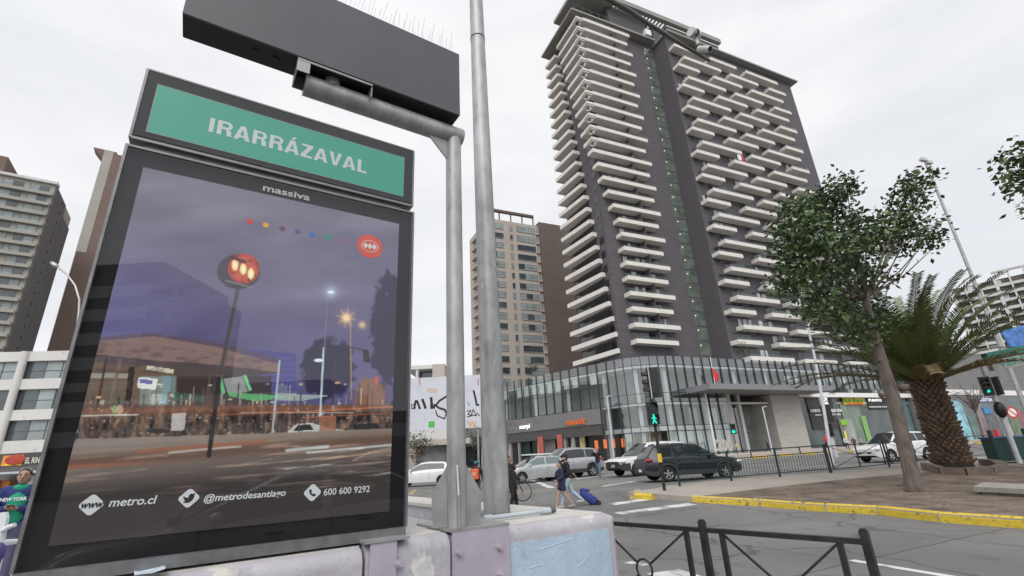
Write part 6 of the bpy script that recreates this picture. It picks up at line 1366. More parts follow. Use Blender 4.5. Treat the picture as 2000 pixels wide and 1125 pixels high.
# small walk light by the entrance column
q0 = Gp(1442, 893, .15); t_ = thing('walk_signal', q0, 'small pedestrian signal showing green in front of the entrance column', 'traffic light'); Yw = q0[1]; zt2 = Yp(1432, 828, Yw)[2]
m = MB(); m.tube([q0, V(q0[0], Yw, zt2)], .05, 8); m.build('pole', M['black'], t_); sw = (zt2-Yp(1433, 848, Yw)[2])/.6; head(t_, V(q0[0], Yw-.14, zt2-.30*sw), V(-.35, -1, 0), 2, sw, False, 1); m = MB(); m.box(V(q0[0], Yw-.1, Yp(1437, 870, Yw)[2]), (.16, .14, .3)); m.build('push_box', M['pushbox'], t_)
# lilac post with signal heads near the shops
q0 = Gp(1634, 893, .3); t_ = thing('tall_signal', q0, 'lilac painted signal post with a long black head before the dark shop panel', 'traffic light'); Yw = q0[1]; zt2 = Yp(1607, 775, Yw)[2]
m = MB(); m.tube([q0, V(q0[0], Yw, zt2)], .12, 10); m.build('pole', M['post_white'], t_); m = MB(); za, zb2 = Yp(1612, 792, Yw)[2], Yp(1616, 825, Yw)[2]; m.box(V(q0[0]-.05, Yw-.25, (za+zb2)/2), (.5, .3, za-zb2)); m.build('signal_head', M['black'], t_)
head(t_, V(q0[0]-.05, Yw-.2, Yp(1621, 840, Yw)[2]), V(-.6, -1, 0), 3, .85, False)
# street lamps
def lamp(name, label, base, pole_px, arm_px, Y, r, mt, hd_=(.5, .16, .12)):
    t_ = thing(name, base, label, 'street lamp'); P = [base]+[Yp(x, y, Y) for x, y in pole_px]; m = MB(); k = len(P); m.tube(P, [r*(1-.35*i/(k-1)) for i in range(k)], 10); m.build('pole', M[mt], t_)
    A = [P[-1]]+[Yp(x, y, Y) for x, y in arm_px]; m = MB(); m.tube(A, r*.55, 8); m.build('arm', M[mt], t_); d = nrm(A[-1]-A[-2]); m = MB(); m.ball(A[-1]+d*hd_[0]*.5, (hd_[0]*.6, hd_[1], hd_[2]), 10, 7, ex=d, ey=nrm(np.cross(d, UP)), ez=nrm(np.cross(np.cross(d, UP), d))); m.build('lamp_head', M['alu'], t_)
b_ = Gp(1625, 900, .15); lamp('street_lamp', 'slim white street lamp with a curved arm in front of the tower', V(b_[0], b_[1], gz(b_[0], b_[1])), [(1600, 745), (1590, 692), (1580, 650)], [(1579, 634), (1583, 622), (1591, 613), (1600, 608)], b_[1], .10, 'post_white', (.35, .12, .10))
def vert(px, py, Y, zz=0): p = Yp(px, py, Y); return V(p[0], Y, zz)
b_ = vert(152, 650, 24, .1); lamp('street_lamp', 'grey street lamp with a curved arm left of the poster case', b_, [(150, 660), (154, 610)], [(155, 585), (147, 558), (130, 535), (113, 522)], 24, .09, 'alu', (.55, .16, .12))
# floodlight mast, white posts and slim poles
fb = vert(2050, 880, 34, .3); fp = thing('floodlight_mast', fb, 'tall slim grey mast topped by white floodlights', 'mast'); tpz = [Yp(x, y, 34) for x, y in ((2000, 797), (1915, 580), (1858, 440), (1808, 318))]; xx = tpz[-1]
m = MB(); m.tube([V(xx[0], 34, .3), V(xx[0], 34, tpz[0][2]), V(xx[0], 34, xx[2])], [.17, .15, .09], 12); m.build('pole', M['galv'], fp)
for dx, dz in ((-.22, .25), (.18, -.05)): m = MB(); c = xx+V(dx, -.1, dz); m.box(c, (.42, .3, .26), nrm((1, 0, -.3)), (0, 1, 0), nrm((.3, 0, 1))); m.tube([xx-UP*.1, c], .03, 6); m.build('floodlight', M['camwhite'], fp)
m = MB(); m.ball(xx+V(-.05, -.1, -.75), (.16, .16, .2), 8, 6); m.build('dome_camera', M['black'], fp)
for k_, (x0, y0, x1, y1, lab, Yy_) in enumerate([(1199, 893, 1181, 775, 'slim white pole in front of the orange shop posters', 52), (1509, 884, 1494, 795, 'slim white pole beside the concrete wall', 62)]):
    b_ = vert(x0, y0, Yy_, .3); o = MB(); ztp = Yp(x1, y1, Yy_)[2]; o.tube([V(b_[0], Yy_, .3), V(b_[0], Yy_, ztp)], .085, 8); o.tube([V(b_[0], Yy_, ztp), V(b_[0]+.5, Yy_, ztp+.05)], .05, 6); setp(o.build('slim_pole', M['post_white']), lab, 'pole')
# kiosk sign, white signal post and green cabinet at the right edge
kb = Gp(1992, 905, .15); Yk = kb[1]; t_ = thing('sign_post', kb, 'leaning looking white post carrying a green and grey lettered sign and a green light', 'sign post'); zt2 = Yp(1947, 712, Yk)[2]
m = MB(); m.tube([V(kb[0], Yk, kb[2]), V(kb[0], Yk, zt2+.1)], .085, 12); m.build('pole', M['post_white'], t_)
sa, sb_, sc2 = Yp(1923, 690, Yk-.15), Yp(2010, 672, Yk-.15), Yp(1927, 719, Yk-.15); axs = nrm(sb_-sa); hh = np.linalg.norm(sc2-sa); dn = nrm(np.cross(axs, V(0, 1, 0))); dn = dn if dn[2] < 0 else -dn
m = MB(); m.obox(sa-V(0, .05, 0), axs*2.6, dn*hh*.42, V(0, .25, 0)); m.build('sign_top', mat('sign_teal', (.01, .17, .12), .4, var=.05), t_)
m = MB(); m.obox(sa+dn*hh*.42-V(0, .03, 0), axs*2.6, dn*hh*.75, V(0, .2, 0)); sgp = m.build('sign_panel', mat('weathered_panel', (.30, .29, .26), .7, var=.2, scale=3), t_)
m = MB(); text_on(m, 'VERDE', sa+dn*hh*1.03+axs*.22-V(0, .036, 0), axs, -dn, 1.6, hh*.42, .03); m.build('lettering', mat('teal_letter', (.03, .25, .22), .6, var=.2), sgp)
zl = Yp(1944, 754, Yk)[2]; sl2 = (Yp(1944, 736, Yk)[2]-Yp(1944, 770, Yk)[2])/.9; head(t_, V(kb[0], Yk, zl)+V(-.22, -.1, 0), V(-.45, -1, 0), 3, sl2*.82, True, 2)
m = MB(); m.box(V(kb[0]+.25, Yk, zl), (.1, .3, .95*sl2)); m.build('side_board', M['black'], t_)
m = MB(); m.ball(V(kb[0]-.05, Yk-.1, Yp(1960, 800, Yk)[2]), (.2, .16, .3), 8, 6); m.build('signal_head', M['black'], t_)
gb0 = Gp(1985, 905, .15); t_ = thing('green_cabinet', gb0, 'dark green slatted street cabinet with posts at the right edge', 'cabinet'); w_ = np.linalg.norm(Yp(2010, 870, Yk)-Yp(1972, 870, Yk)); zz1 = Yp(1972, 852, Yk)[2]
m = MB(); m.box(V(gb0[0]+.25, Yk+.5, (gb0[2]+zz1)/2+.03), (1.2, .5, zz1-gb0[2]-.1)); m.build('body', mat('bottle_green', (.012, .05, .045), .5, var=.1), t_)
for dx in (-.38, .9): m = MB(); m.bar(V(gb0[0]+dx, Yk+.25, gb0[2]), V(gb0[0]+dx, Yk+.25, zz1+.25), .09, .09, (1, 0, 0)); m.build('post', M['greenmetal'], t_)
m = MB(); m.box(V(gb0[0]+.25, Yk+.5, zz1-.02), (1.3, .56, .06)); m.build('lid', mat('blue_lid', (.05, .12, .30), .6, var=.2), t_)
rs0 = vert(1975, 806, 52, .3); t_ = thing('round_sign', rs0, 'round red and white no turn sign on a thin post behind the white post', 'road sign'); zr = Yp(1972, 806, 52)[2]; m = MB(); m.tube([rs0, V(rs0[0], 52, zr)], .05, 6); m.build('post', M['alu'], t_)
rr = np.linalg.norm(Yp(1990, 806, 52)-Yp(1972, 806, 52))*.62; c = V(rs0[0], 51.9, zr); m = MB(); m.tube([c, c-V(0, .03, 0)], rr, 24, smooth=False); dsk = m.build('disc', mat('sign_red', (.5, .04, .03), .5, var=0), t_); m = MB(); m.tube([c-V(0, .03, 0), c-V(0, .036, 0)], rr*.72, 24, smooth=False); m.build('field', M['letter_white'], dsk)
m = MB(); d = nrm(V(1, 0, -1)); m.bar(c-V(0, .042, 0)-d*rr*.7, c-V(0, .042, 0)+d*rr*.7, rr*.22, .01, (0, 1, 0)); m.build('slash', mat('sign_red2', (.5, .04, .03), .5, var=0), dsk)
bl0 = Yp(1982, 655, 58); t_ = thing('blue_billboard', V(bl0[0], 58, .4), 'blue advertising board on a post high behind the palm fronds', 'billboard'); m = MB(); m.box(bl0+V(1.2, 0, 0), (5.2, .2, 2.2), nrm((1, 0, .2)), (0, 1, 0), nrm((-.2, 0, 1))); m.build('board', mat('blue_poster', (.06, .16, .42), .5, var=.6, scale=.9), t_); m = MB(); m.tube([V(bl0[0]+1.5, 58.2, .4), V(bl0[0]+1.5, 58.2, bl0[2])], .16, 8); m.build('post', M['alu'], t_)
# flags
M['flagred'] = mat('flag_red', (.55, .03, .04), .7, var=.1)
fl0 = onR(1391, 720, 1.3); t_ = thing('red_flag', fl0, 'red flag hanging limp from a short pole above the entrance canopy', 'flag'); m = MB(); m.tube([onR(1387, 697, .6), onR(1390, 715, 1.2), onR(1397, 752, 1.4)], .035, 6); m.build('pole', M['white'], t_)
a = onR(1390, 718, 1.35); b = onR(1397, 745, 1.35); m = MB(); m.add([a, a+E1*.9-UP*.8, b+E1*.55, b-E1*.1, (a+b)/2+E1*.8+NN*.15], [(0, 4, 3), (0, 1, 4), (4, 1, 2), (4, 2, 3)]); m.build('cloth', M['flagred'], t_)
fz = 57.0; a = T(13.2, D4+1.56, 55.2); t_ = thing('balcony_flag', a, 'red and white flag draped over a balcony of the dark tower', 'flag')
m = MB(); m.obox(a, E1*1.0, NN*.03, UP*1.3); m.build('white_cloth', M['letter_white'], t_); m = MB(); m.obox(a+E1*1.0-UP*.3, E1*.6, NN*.03, UP*1.6); m.build('red_cloth', M['flagred'], t_)
# market stall at the left and white chair
sY = 17.; st0 = Yp(20, 1000, sY); t_ = thing('market_stall', V(st0[0], sY, .1), 'crowded market stall under an orange and black shop banner', 'stall')
a, b, c = Yp(-40, 889, sY), Yp(85, 886, sY), Yp(0, 913, sY); m = MB(); m.obox(V(a[0], sY, c[2]), V(b[0]-a[0], 0, 0), V(0, .08, 0), UP*(a[2]-c[2])); bn = m.build('banner', mat('charcoal_banner', (.06, .055, .055), .6, var=.2), t_)
a2, b2, c2 = Yp(8, 889, sY), Yp(48, 888, sY), Yp(20, 911, sY); m = MB(); m.obox(V(a2[0], sY-.012, c2[2]+.02), V(b2[0]-a2[0], 0, 0), V(0, .01, 0), UP*(a2[2]-c2[2]-.04)); m.build('orange_field', mat('orange_print', (.62, .22, .03), .6, var=.25, scale=2), bn)
a3, b3 = Yp(12, 911, sY), Yp(40, 909, sY); m = MB(); m.add([V(a3[0]-.1, sY-.02, c2[2]+.03), V(b3[0], sY-.02, c2[2]+.03), V(a3[0]+.25, sY-.02, c2[2]+(a2[2]-c2[2])*.75)], [(0, 1, 2)]); m.build('yellow_field', mat('yellow_field', (.65, .55, .05), .6, var=.1), bn)
m = MB(); q = Yp(30, 898, sY-.03); m.ball(q, (.36, .012, .17), 14, 7); m.build('burger_mark', mat('brick_red_print', (.35, .04, .02), .6, var=.3, scale=5), bn)
a4, b4 = Yp(48, 905, sY-.02), Yp(86, 903, sY-.02); m = MB(); text_on(m, 'EL RINCON', V(a4[0], sY-.02, a4[2]), V(1, 0, 0), UP, (b4[0]-a4[0])*1.35, (a2[2]-c2[2])*.5, .02); m.build('lettering', mat('cream_letter', (.6, .58, .5), .6, var=0), bn)
m = MB(); z0 = Yp(30, 1040, sY)[2]; m.obox(V(a[0]-.4, sY+1.2, .1), V(b[0]-a[0]+2, 0, 0), V(0, .1, 0), UP*(c[2]-.1)); m.build('back_panel', M['darkside'], t_)
m = MB(); m.obox(V(a[0], sY-.1, Yp(30, 918, sY)[2]-.12), V(b[0]-a[0], 0, 0), V(0, 1.2, 0), UP*.07); m.build('awning', mat('pale_awning', (.38, .42, .45), .7, var=.1), t_)
cols = [(.45, .05, .06), (.55, .45, .06), (.08, .10, .35), (.5, .2, .04), (.08, .25, .12), (.45, .12, .3), (.5, .5, .48), (.05, .05, .06)]
rng = random.Random(21)
for i in range(26):
    x = a[0]+(b[0]-a[0])*rng.random(); z = rng.uniform(.35, c[2]-.5); m = MB(); w_ = rng.uniform(.18, .4); m.box(V(x, sY+rng.uniform(.2, .9), z), (w_, .2, rng.uniform(.25, .6)), nrm((1, 0, rng.uniform(-.2, .2)))); m.build('goods', mat('goods', cols[i % 8], .7, var=.25, scale=6), t_)
m = MB(); m.bar(Yp(23, 1065, 9.5), Yp(55, 985, 9.7), .035, .035); m.bar(Yp(-10, 1066, 9.5), Yp(45, 1063, 9.5), .03, .03); m.bar(Yp(-10, 1045, 9.5), Yp(40, 1043, 9.5), .03, .03); o = m.build('stall_frame', M['rust']); setp(o, 'rusty leaning trestle frame beside the stall behind the poster edge', 'frame')
cz = Yp(2, 1085, 6.2); t_ = thing('plastic_chair', V(cz[0], 6.2, .1), 'white plastic chair arm and back at the lower left corner', 'chair'); M['whiteplastic'] = mat('white_plastic', (.60, .61, .64), .4, var=.05)
p = lambda x, y, Y=6.2: Yp(x, y, Y)
m = MB(); m.prism([p(-30, 1060), p(-30, 1005), p(10, 1000), p(12, 1012), p(4, 1058)], V(0, .04, 0)); m.build('backrest', M['whiteplastic'], t_)
m = MB(); m.tube([p(-20, 1050), p(2, 1038), p(16, 1030), p(29, 1025)], [.03, .03, .03, .025], 8); m.tube([p(3, 1038), p(-4, 1070)], .026, 8); m.build('armrest', M['whiteplastic'], t_)
m = MB(); g0 = p(8, 1090); m.obox(V(g0[0]-.5, 6.15, g0[2]+.13), V(.46, 0, 0), V(0, .45, 0), UP*.03); m.build('seat', M['whiteplastic'], t_)
for dx in (-.48, -.08):
    for dy in (.02, .40): m = MB(); m.bar(V(g0[0]+dx, 6.17+dy, .1), V(g0[0]+dx, 6.17+dy, g0[2]+.13), .035, .035, (1, 0, 0)); m.build('leg', M['whiteplastic'], t_)
m = MB(); m.ball(p(-7, 1082, 6.0), (.06, .09, .12), 10, 7); m.tube([p(-7, 1070, 6.0), p(-4, 1060, 6.05)], .010, 6); o = m.build('purple_bag', mat('purple_cloth', (.09, .07, .22), .8, var=.2)); setp(o, 'small purple bag hanging on the white plastic chair', 'bag')
# ================================================================ PEOPLE
def remeshed(mb, vox, smooth=5):
    me = bpy.data.meshes.new('tmp'); me.from_pydata(mb.v, [], mb.f); o = bpy.data.objects.new('tmp', me); COL.objects.link(o)
    r = o.modifiers.new('r', 'REMESH'); r.mode = 'VOXEL'; r.voxel_size = vox; s = o.modifiers.new('s', 'SMOOTH'); s.iterations = smooth; s.factor = .5
    m2 = bpy.data.meshes.new_from_object(o.evaluated_get(bpy.context.evaluated_depsgraph_get())); bpy.data.objects.remove(o); bpy.data.meshes.remove(me)
    m2.polygons.foreach_set('use_smooth', [True]*len(m2.polygons)); return m2
def cap(m, p, q, r0, r1=None):
    r1 = r0 if r1 is None else r1; p, q = V(*p), V(*q); m.tube([p, q], [r0, r1], 12); m.ball(p, r0*1.0, 12, 8); m.ball(q, r1*1.0, 12, 8)
SK = {'light': (.42, .26, .19), 'tan': (.32, .19, .13)}
def person(label, px, head_px, heading, top, legs, hair=(.02, .015, .012), skin='light', thigh=(18, -20), knee=(5, 25), arms=None, hat=None, beard=False, hood=None, shorts=False, dress=False, group=None, dz=0., at=None, zfeet=None, backpack=None, shoe=(.05, .05, .05), vox=.014, headtilt=0):
    """one figure: x right, y forward, z up at a nominal 1.75 m; arms = ((elbow, hand), (elbow, hand)) for left and right"""
    gp = Gp(px[0], px[1], dz) if at is None else np.array(at, float)
    if head_px is not None: s = (Yp(px[0]+(head_px[0]-px[0]), head_px[1], gp[1])[2]-gp[2])/1.76
    else: s = 1.
    root = thing('person', (0, 0, 0), label, 'person', group)
    hip = {-1: V(-.085, 0, .93), 1: V(.085, 0, .93)}; J = {}
    low = 9
    for sd, th, kn in ((-1, thigh[0], knee[0]), (1, thigh[1], knee[1])):
        a = R(th); b = R(th-kn); K = hip[sd]+V(0, math.sin(a)*.44, -math.cos(a)*.44); A = K+V(0, math.sin(b)*.42, -math.cos(b)*.42); J[sd] = (K, A); low = min(low, A[2])
    drop = low-.075
    off = V(0, 0, -drop)
    for sd in hip: hip[sd] = hip[sd]+off; J[sd] = tuple(q+off for q in J[sd])
    sh = {-1: V(-.185, 0, 1.42)+off, 1: V(.185, 0, 1.42)+off}
    if arms is None: arms = ((V(-.25, -.06, 1.14), V(-.24, .05, .88)), (V(.25, .08, 1.15), V(.23, .2, .92)))
    arms = {-1: [V(*q)+off for q in arms[0]], 1: [V(*q)+off for q in arms[1]]}
    hc = V(0, .035, 1.625)+off
    def torso(m, g=0, lowz=.93):
        for z, rx, ry in ((1.36, .165, .105), (1.24, .150, .108), (1.10, .135, .10), (.98, .150, .108)):
            if z >= lowz-.01: m.ball(V(0, 0, z)+off, (rx+g, ry+g, .13), 14, 9)
        cap(m, V(-.13, 0, 1.41)+off, V(.13, 0, 1.41)+off, .062+g)
    b = MB(); torso(b)
    for sd in (-1, 1):
        K, A = J[sd]; cap(b, hip[sd], K, .082, .055); cap(b, K, A, .053, .036); cap(b, A-V(0, .03, .03), A+V(0, .14, -.045), .036, .028)
        E, Hd = arms[sd]; cap(b, sh[sd], E, .050, .040); cap(b, E, Hd, .038, .027)
        d = nrm(Hd-E); n = nrm(np.cross(d, V(sd*.3, .5, .8))); p = Hd+d*.05; b.ball(p, (.040, .022, .048), 10, 7, nrm(np.cross(n, d)), n, d); wv = nrm(np.cross(n, d))
        for i, ln in enumerate((.062, .072, .068, .052)):
            f0 = Hd+d*.085+wv*(.028-.019*i); f1 = f0+d*ln*.55+n*.012; f2 = f1+d*ln*.35+n*.028; b.tube([f0-d*.02, f1, f2], [.0105, .010, .009], 7)
        t0 = Hd+d*.025+wv*.034; b.tube([t0, t0+d*.035+wv*.022, t0+d*.065+wv*.018+n*.015], [.012, .011, .009], 7)
    cap(b, V(0, -.005, 1.44)+off, V(0, .015, 1.56)+off, .055, .052); b.ball(hc, (.078, .096, .118), 16, 11); b.ball(hc+V(0, .045, -.065), (.052, .052, .055), 12, 8); b.tube([hc+V(0, .085, .02), hc+V(0, .118, -.025)], [.012, .018], 8); b.ball(hc+V(0, .108, -.024), .017, 8, 6)
    for sd in (-1, 1): b.ball(hc+V(sd*.080, -.005, -.01), (.012, .022, .034), 8, 6)
    def put_(m, nm, mt, par=root, v=vox, sm=4):
        me = remeshed(m, v, sm); me.materials.append(mt); o = bpy.data.objects.new(nm, me); COL.objects.link(o); o.parent = par; return o
    bd = put_(b, 'body', mat('skin', SK[skin], .55, var=.06, scale=12), v=.0115)
    f = MB()
    for sd in (-1, 1): f.ball(hc+V(sd*.032, .088, .012), (.012, .008, .007), 8, 6)
    f.build('eyes', M['black'], bd); f = MB()
    for sd in (-1, 1): f.tube([hc+V(sd*.018, .097, .034), hc+V(sd*.05, .082, .036)], .005, 5)
    f.build('eyebrows', M['black'], bd); f = MB(); f.tube([hc+V(-.024, .098, -.062), hc+V(0, .104, -.060), hc+V(.024, .098, -.062)], .006, 6); f.build('mouth', mat('lips', (.28, .10, .08), .6, var=0), bd)
    # clothes
    tm = mat('top_cloth', top, .9, var=.22, scale=9, bump=.15, bscale=25)
    t = MB(); torso(t, .026, .93)
    if dress: t.ball(V(0, 0, .86)+off, (.17, .135, .20), 14, 9); [cap(t, hip[sd], hip[sd]*.55+J[sd][0]*.45, .105, .10) for sd in (-1, 1)]
    else: t.ball(V(0, 0, .92)+off, (.165, .125, .09), 14, 8)
    for sd in (-1, 1): E, Hd = arms[sd]; cap(t, sh[sd], E, .070, .058); t.tube([E, Hd-nrm(Hd-E)*.01], [.057, .046], 12); t.ball(E, .058, 12, 8)
    t.tube([V(0, -.01, 1.42)+off, V(0, 0, 1.50)+off], [.10, .072], 14); tp_ = put_(t, 'jacket', tm)
    if not dress:
        l = MB(); l.ball(V(0, 0, .93)+off, (.158, .122, .12), 14, 8)
        for sd in (-1, 1):
            K, A = J[sd]; cap(l, hip[sd], K, .102, .075)
            if not shorts: l.tube([K, A+V(0, 0, .02)], [.073, .060], 12); l.ball(K, .073, 12, 8)
        put_(l, 'trousers', mat('leg_cloth', legs, .9, var=.18, scale=8, bump=.15, bscale=25))
    for sd in (-1, 1):
        A = J[sd][1]; z = MB(); cap(z, A+V(0, -.05, -.035), A+V(0, .15, -.045), .047, .040); z.ball(A+V(0, -.02, 0), (.05, .06, .05), 10, 7); put_(z, 'shoe', mat('shoe', shoe, .6, var=.1))
    h = MB(); h.ball(hc+V(0, -.018, .028), (.088, .098, .108), 16, 10); h.ball(hc+V(0, -.06, -.03), (.078, .055, .085), 12, 8)
    if hair and hood is None:
        if dress or hat == 'long': h.ball(hc+V(0, -.085, -.06), (.085, .05, .14), 12, 8)
        if hat == 'bun': h.ball(hc+V(0, -.09, .10), .05, 10, 7)
        hm_ = MB(); cut = hc[1]+.045
        o = put_(h, 'hair', mat('hair', hair, .7, var=.3, scale=20)); 
        for v in o.data.vertices:
            if v.co.y > cut and v.co.z < hc[2]+.075: v.co.y = cut-.01
    if hat == 'cap': c = MB(); c.ball(hc+V(0, -.01, .055), (.094, .108, .085), 16, 10); c.ball(hc+V(0, .125, .055), (.07, .075, .012), 12, 6); put_(c, 'cap', M['cloth_black'])
    if hat == 'helmet': c = MB(); c.ball(hc+V(0, -.01, .05), (.115, .135, .10), 16, 10); put_(c, 'helmet', mat('teal_helmet', (.01, .10, .12), .4, var=0))
    if hat == 'band': c = MB(); c.ball(hc+V(0, .005, .075), (.088, .030, .062), 14, 8); put_(c, 'headband', mat('grey_band', (.22, .2, .22), .8, var=.2))
    if hood is not None: c = MB(); c.ball(hc+V(0, -.025, .02), (.105, .11, .13), 14, 9); c.ball(V(0, -.06, 1.50)+off, (.13, .08, .08), 12, 8); o = put_(c, 'hood', mat('hood', hood, .9, var=.2)); [setattr(v.co, 'y', hc[1]+.03) for v in o.data.vertices if v.co.y > hc[1]+.04]
    if beard: c = MB(); c.ball(hc+V(0, .05, -.085), (.060, .055, .048), 12, 8); c.ball(hc+V(0, .02, -.06), (.077, .05, .05), 12, 8); put_(c, 'beard', M['cloth_black'])
    if backpack: c = MB(); c.box(V(0, -.24, 1.22)+off, (.34, .24, .44)); o = put_(c, 'backpack', mat('backpack', backpack, .6, var=.2, scale=6), v=.03); c = MB(); c.tube([V(0, -.365, 1.24)+off, V(0, -.372, 1.24)+off], .09, 16, smooth=False); c.build('badge', mat('badge', (.5, .28, .2), .6, var=0), o)
    root.location = Vector((gp[0], gp[1], gp[2] if zfeet is None else zfeet)); root.scale = (s, s, s); root.rotation_euler = (0, 0, -R(heading)); return root, s, gp, off
A_ = lambda *q: V(*q)
pm, sm_, gm, om = person('bearded man in black jacket, cap and pale jeans walking with the blue trolley', (1112, 991), (1110, 884), 262, (.014, .014, .016), (.36, .45, .52), thigh=(20, -22), knee=(4, 26), hat='cap', beard=True,
    arms=((A_(-.24, .0, 1.13), A_(-.18, .20, .98)), (A_(.24, -.13, 1.16), A_(.22, -.34, .96))), shoe=(.4, .4, .4))
jk = MB(); jk.poly([V(-.12, .150, 1.30), V(-.06, .150, 1.30), V(-.07, .152, 1.35), V(-.09, .152, 1.36)])
person('woman in short navy coat with bare legs walking beside the bearded man', (1101, 994), (1102, 897), 262, (.022, .026, .060), (.03, .03, .04), thigh=(-14, 20), knee=(22, 6), dress=True, hat='bun', arms=((A_(-.22, .02, 1.15), A_(-.16, .22, 1.05)), (A_(.22, -.05, 1.14), A_(.2, .1, .93))), shoe=(.3, .25, .22))
# blue shopping trolley
w0 = Gp(1168, 985.5, .0); tt = thing('shopping_trolley', w0, 'blue fabric shopping trolley tilted on small wheels behind the bearded man', 'trolley'); hx = Yp(1131, 957, w0[1]); ax_ = nrm(hx-w0); kx = np.linalg.norm(hx-w0); sdv = nrm(np.cross(ax_, V(0, 1, 0))); M['bluebag'] = mat('blue_fabric', (.025, .04, .20), .75, var=.3, scale=6, bump=.3, bscale=14)
m = MB(); n1 = V(0, .16, 0); B0, B1 = w0+ax_*kx*.10, w0+ax_*kx*.86
prof = [(B0, .10, .10), (B0+ax_*kx*.10, .14, .13), (B0*.5+B1*.5, .13, .14), (B1, .105, .12), (B1+ax_*kx*.07, .05, .08)]; vs = []
for c, a, b in prof:
    for t in np.linspace(0, 2*math.pi, 13)[:-1]: ct, st_ = math.cos(t), math.sin(t); vs.append(c+sdv*a*(abs(ct)**.6*np.sign(ct))+V(0, 1, 0)*b*(abs(st_)**.6*np.sign(st_)))
m.add(vs, [(i*12+j, i*12+(j+1) % 12, (i+1)*12+(j+1) % 12, (i+1)*12+j) for i in range(4) for j in range(12)]+[tuple(range(12))[::-1], tuple(range(48, 60))], True); m.build('bag', M['bluebag'], tt)
m = MB(); m.ball(B1+ax_*kx*.04+V(.12, 0, .04), (.17, .13, .045), 12, 7, nrm(V(1, 0, -.1))); m.build('flap', M['bluebag'], tt)
m = MB(); m.tube([w0+ax_*kx*.05-sdv*.12, B1-sdv*.11, hx], .012, 7); m.tube([hx-V(0, .08, 0), hx+V(0, .08, 0)], .016, 7); m.build('handle', M['alu'], tt)
for dy in (-.15, .15): m = MB(); m.tube([w0+V(.02, dy-.015, .06), w0+V(.02, dy+.015, .06)], .065, 14, smooth=False); m.build('wheel', M['tyre'], tt)
person('person in black hooded jacket standing with a bicycle by the tall mast', (1006, 1003), (1004, 905), 75, (.012, .012, .018), (.012, .012, .014), thigh=(12, -14), knee=(6, 18), hood=(.01, .01, .012), skin='tan', arms=((A_(-.24, .02, 1.14), A_(-.22, .14, .92)), (A_(.24, -.02, 1.13), A_(.24, .06, .86))))
wc = Gp(1022, 992, 0.); wcz = Yp(1021, 960, wc[1]); rb_ = np.linalg.norm(Yp(1038, 960, wc[1])-wcz); bk_ = thing('bicycle', V(wcz[0], wc[1], wcz[2]-rb_), 'dark bicycle with thin tyres mostly hidden by the tall mast', 'bicycle')
bc_ = wcz; e_ = nrm(V(.97, -.22, 0)); wheel2 = bc_-e_*rb_*3.0
for c in (bc_, wheel2):
    m = MB(); k = 36; m.tube([c+rb_*(e_*math.cos(2*math.pi*i/k)+UP*math.sin(2*math.pi*i/k)) for i in range(k+1)], .016, 6, caps=False); w_ = m.build('wheel', M['tyre'], bk_); m = MB()
    for i in range(14): a = 2*math.pi*i/14; m.tube([c, c+rb_*(e_*math.cos(a)+UP*math.sin(a))], .0016, 3)
    m.build('spokes', M['wire'], w_)
m = MB(); bbk = (bc_+wheel2)/2-UP*.02; hd_ = bc_-e_*rb_*.75+UP*rb_*1.55; stt = wheel2+e_*rb_*.85+UP*rb_*1.5
for p, q in ((bbk, hd_), (bbk, stt), (stt, hd_), (wheel2, bbk), (wheel2, stt), (hd_, bc_)): m.tube([p, q], .016, 7)
m.build('frame', M['black'], bk_); m = MB(); m.tube([hd_, hd_+UP*.15], .013, 6); m.tube([hd_+UP*.15-V(0, .25, 0), hd_+UP*.15+V(0, .25, 0)], .012, 6); m.build('handlebar', M['black'], bk_); m = MB(); m.ball(stt+UP*.1, (.12, .06, .03), 8, 6); m.tube([stt, stt+UP*.1], .012, 6); m.build('saddle', M['black'], bk_)
person('dark haired person in black walking behind the hooded figure at the mast', (996, 985), (993, 889), 100, (.02, .02, .022), (.02, .02, .024), thigh=(10, -10), knee=(5, 15), skin='tan')
person('man in dark sweater and jeans raising both hands to his face on the crossing', (1171, 933), (1168, 876), 200, (.012, .012, .018), (.10, .15, .22), thigh=(14, -16), knee=(4, 18), arms=((A_(-.33, .12, 1.42), A_(-.08, .17, 1.56)), (A_(.33, .12, 1.42), A_(.08, .17, 1.56))), shoe=(.3, .1, .08), vox=.018)
person('courier with teal helmet and orange red backpack between the two poles', (932, 985), (930, 900), 10, (.02, .02, .02), (.06, .06, .07), thigh=(12, -12), knee=(5, 20), hat='helmet', backpack=(.60, .10, .04))
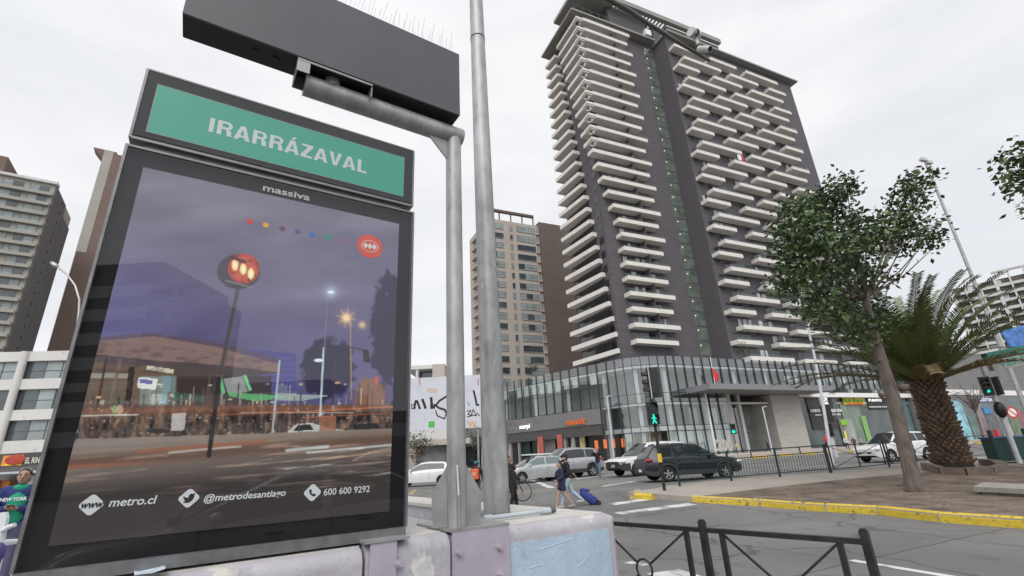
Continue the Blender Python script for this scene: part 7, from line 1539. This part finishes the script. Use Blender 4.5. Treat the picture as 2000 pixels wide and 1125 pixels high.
for lab, px, hp, hdg, tc_, lc in (('person in red top and dark trousers by the lilac signal post', (1620, 884), (1616, 846), 150, (.55, .03, .02), (.03, .03, .04)), ('person in dark clothes bending near the slim pole by the concrete wall', (1503, 885), (1500, 858), 120, (.03, .035, .06), (.03, .03, .04)),
        ('person in white top outside the green framed shop', (1657, 879), (1656, 851), 200, (.5, .5, .5), (.05, .05, .07)), ('person in brown coat outside the green framed shop', (1672, 879), (1670, 852), 240, (.14, .06, .05), (.04, .04, .05)), ('person in pale grey outside the dark panelled shop', (1686, 878), (1685, 852), 160, (.3, .3, .32), (.05, .06, .09)),
        ('person in dark blue walking past the red shop posters', (1032, 903), (1031, 884), 90, (.03, .04, .09), (.03, .03, .04)), ('person in red beside the blue shop sign', (1945, 872), (1944, 842), 200, (.5, .04, .05), (.05, .05, .08))):
    person(lab, px, hp, hdg, tc_, lc, dz=.3 if px[0] > 1400 else .16, vox=.03)
# woman at the stall
wY = 7.6; wp = Yp(36, 1080, wY); wg = V(Yp(30, 1000, wY)[0]-.0, wY, .12)
pw, sw_, gw, ow = person('woman in green hoodie and blue jacket looking down at her phone by the stall', (30, 1000), (38, 914), 148, (.022, .03, .13), (.07, .07, .13), thigh=(4, -4), knee=(3, 6), skin='tan', hat='band', at=wg, arms=((A_(-.26, .03, 1.13), A_(-.05, .24, 1.16)), (A_(.26, .03, 1.13), A_(.05, .24, 1.17))), hair=(.02, .013, .01))
h = MB(); h.ball(V(0, .062, 1.23)+ow, (.125, .098, .21), 14, 9); h.ball(V(0, .055, 1.02)+ow, (.13, .098, .15), 14, 8); h.ball(V(0, .045, 1.46)+ow, (.105, .075, .055), 14, 8); me = remeshed(h, .014); me.materials.append(mat('green_hoodie', (.01, .26, .15), .85, var=.15, scale=9)); o = bpy.data.objects.new('hoodie', me); COL.objects.link(o); o.parent = pw
h = MB(); v, f = text_mesh('NEW YORK', .03); h.add([V(-(p[0]-v[:, 0].mean())*.058, .163, 1.27+p[1]*.07)+ow for p in v], f); h.build('lettering', M['letter_white'], o)
ph_ = MB(); ph_.box(V(0, .31, 1.19)+ow, (.075, .15, .012), (1, 0, 0), nrm((0, 1, .35)), nrm((0, -.35, 1))); o = ph_.build('phone', M['black']); o.location = pw.location; o.rotation_euler = pw.rotation_euler; o.scale = pw.scale; setp(o, 'black phone held in both hands by the woman in green', 'phone')
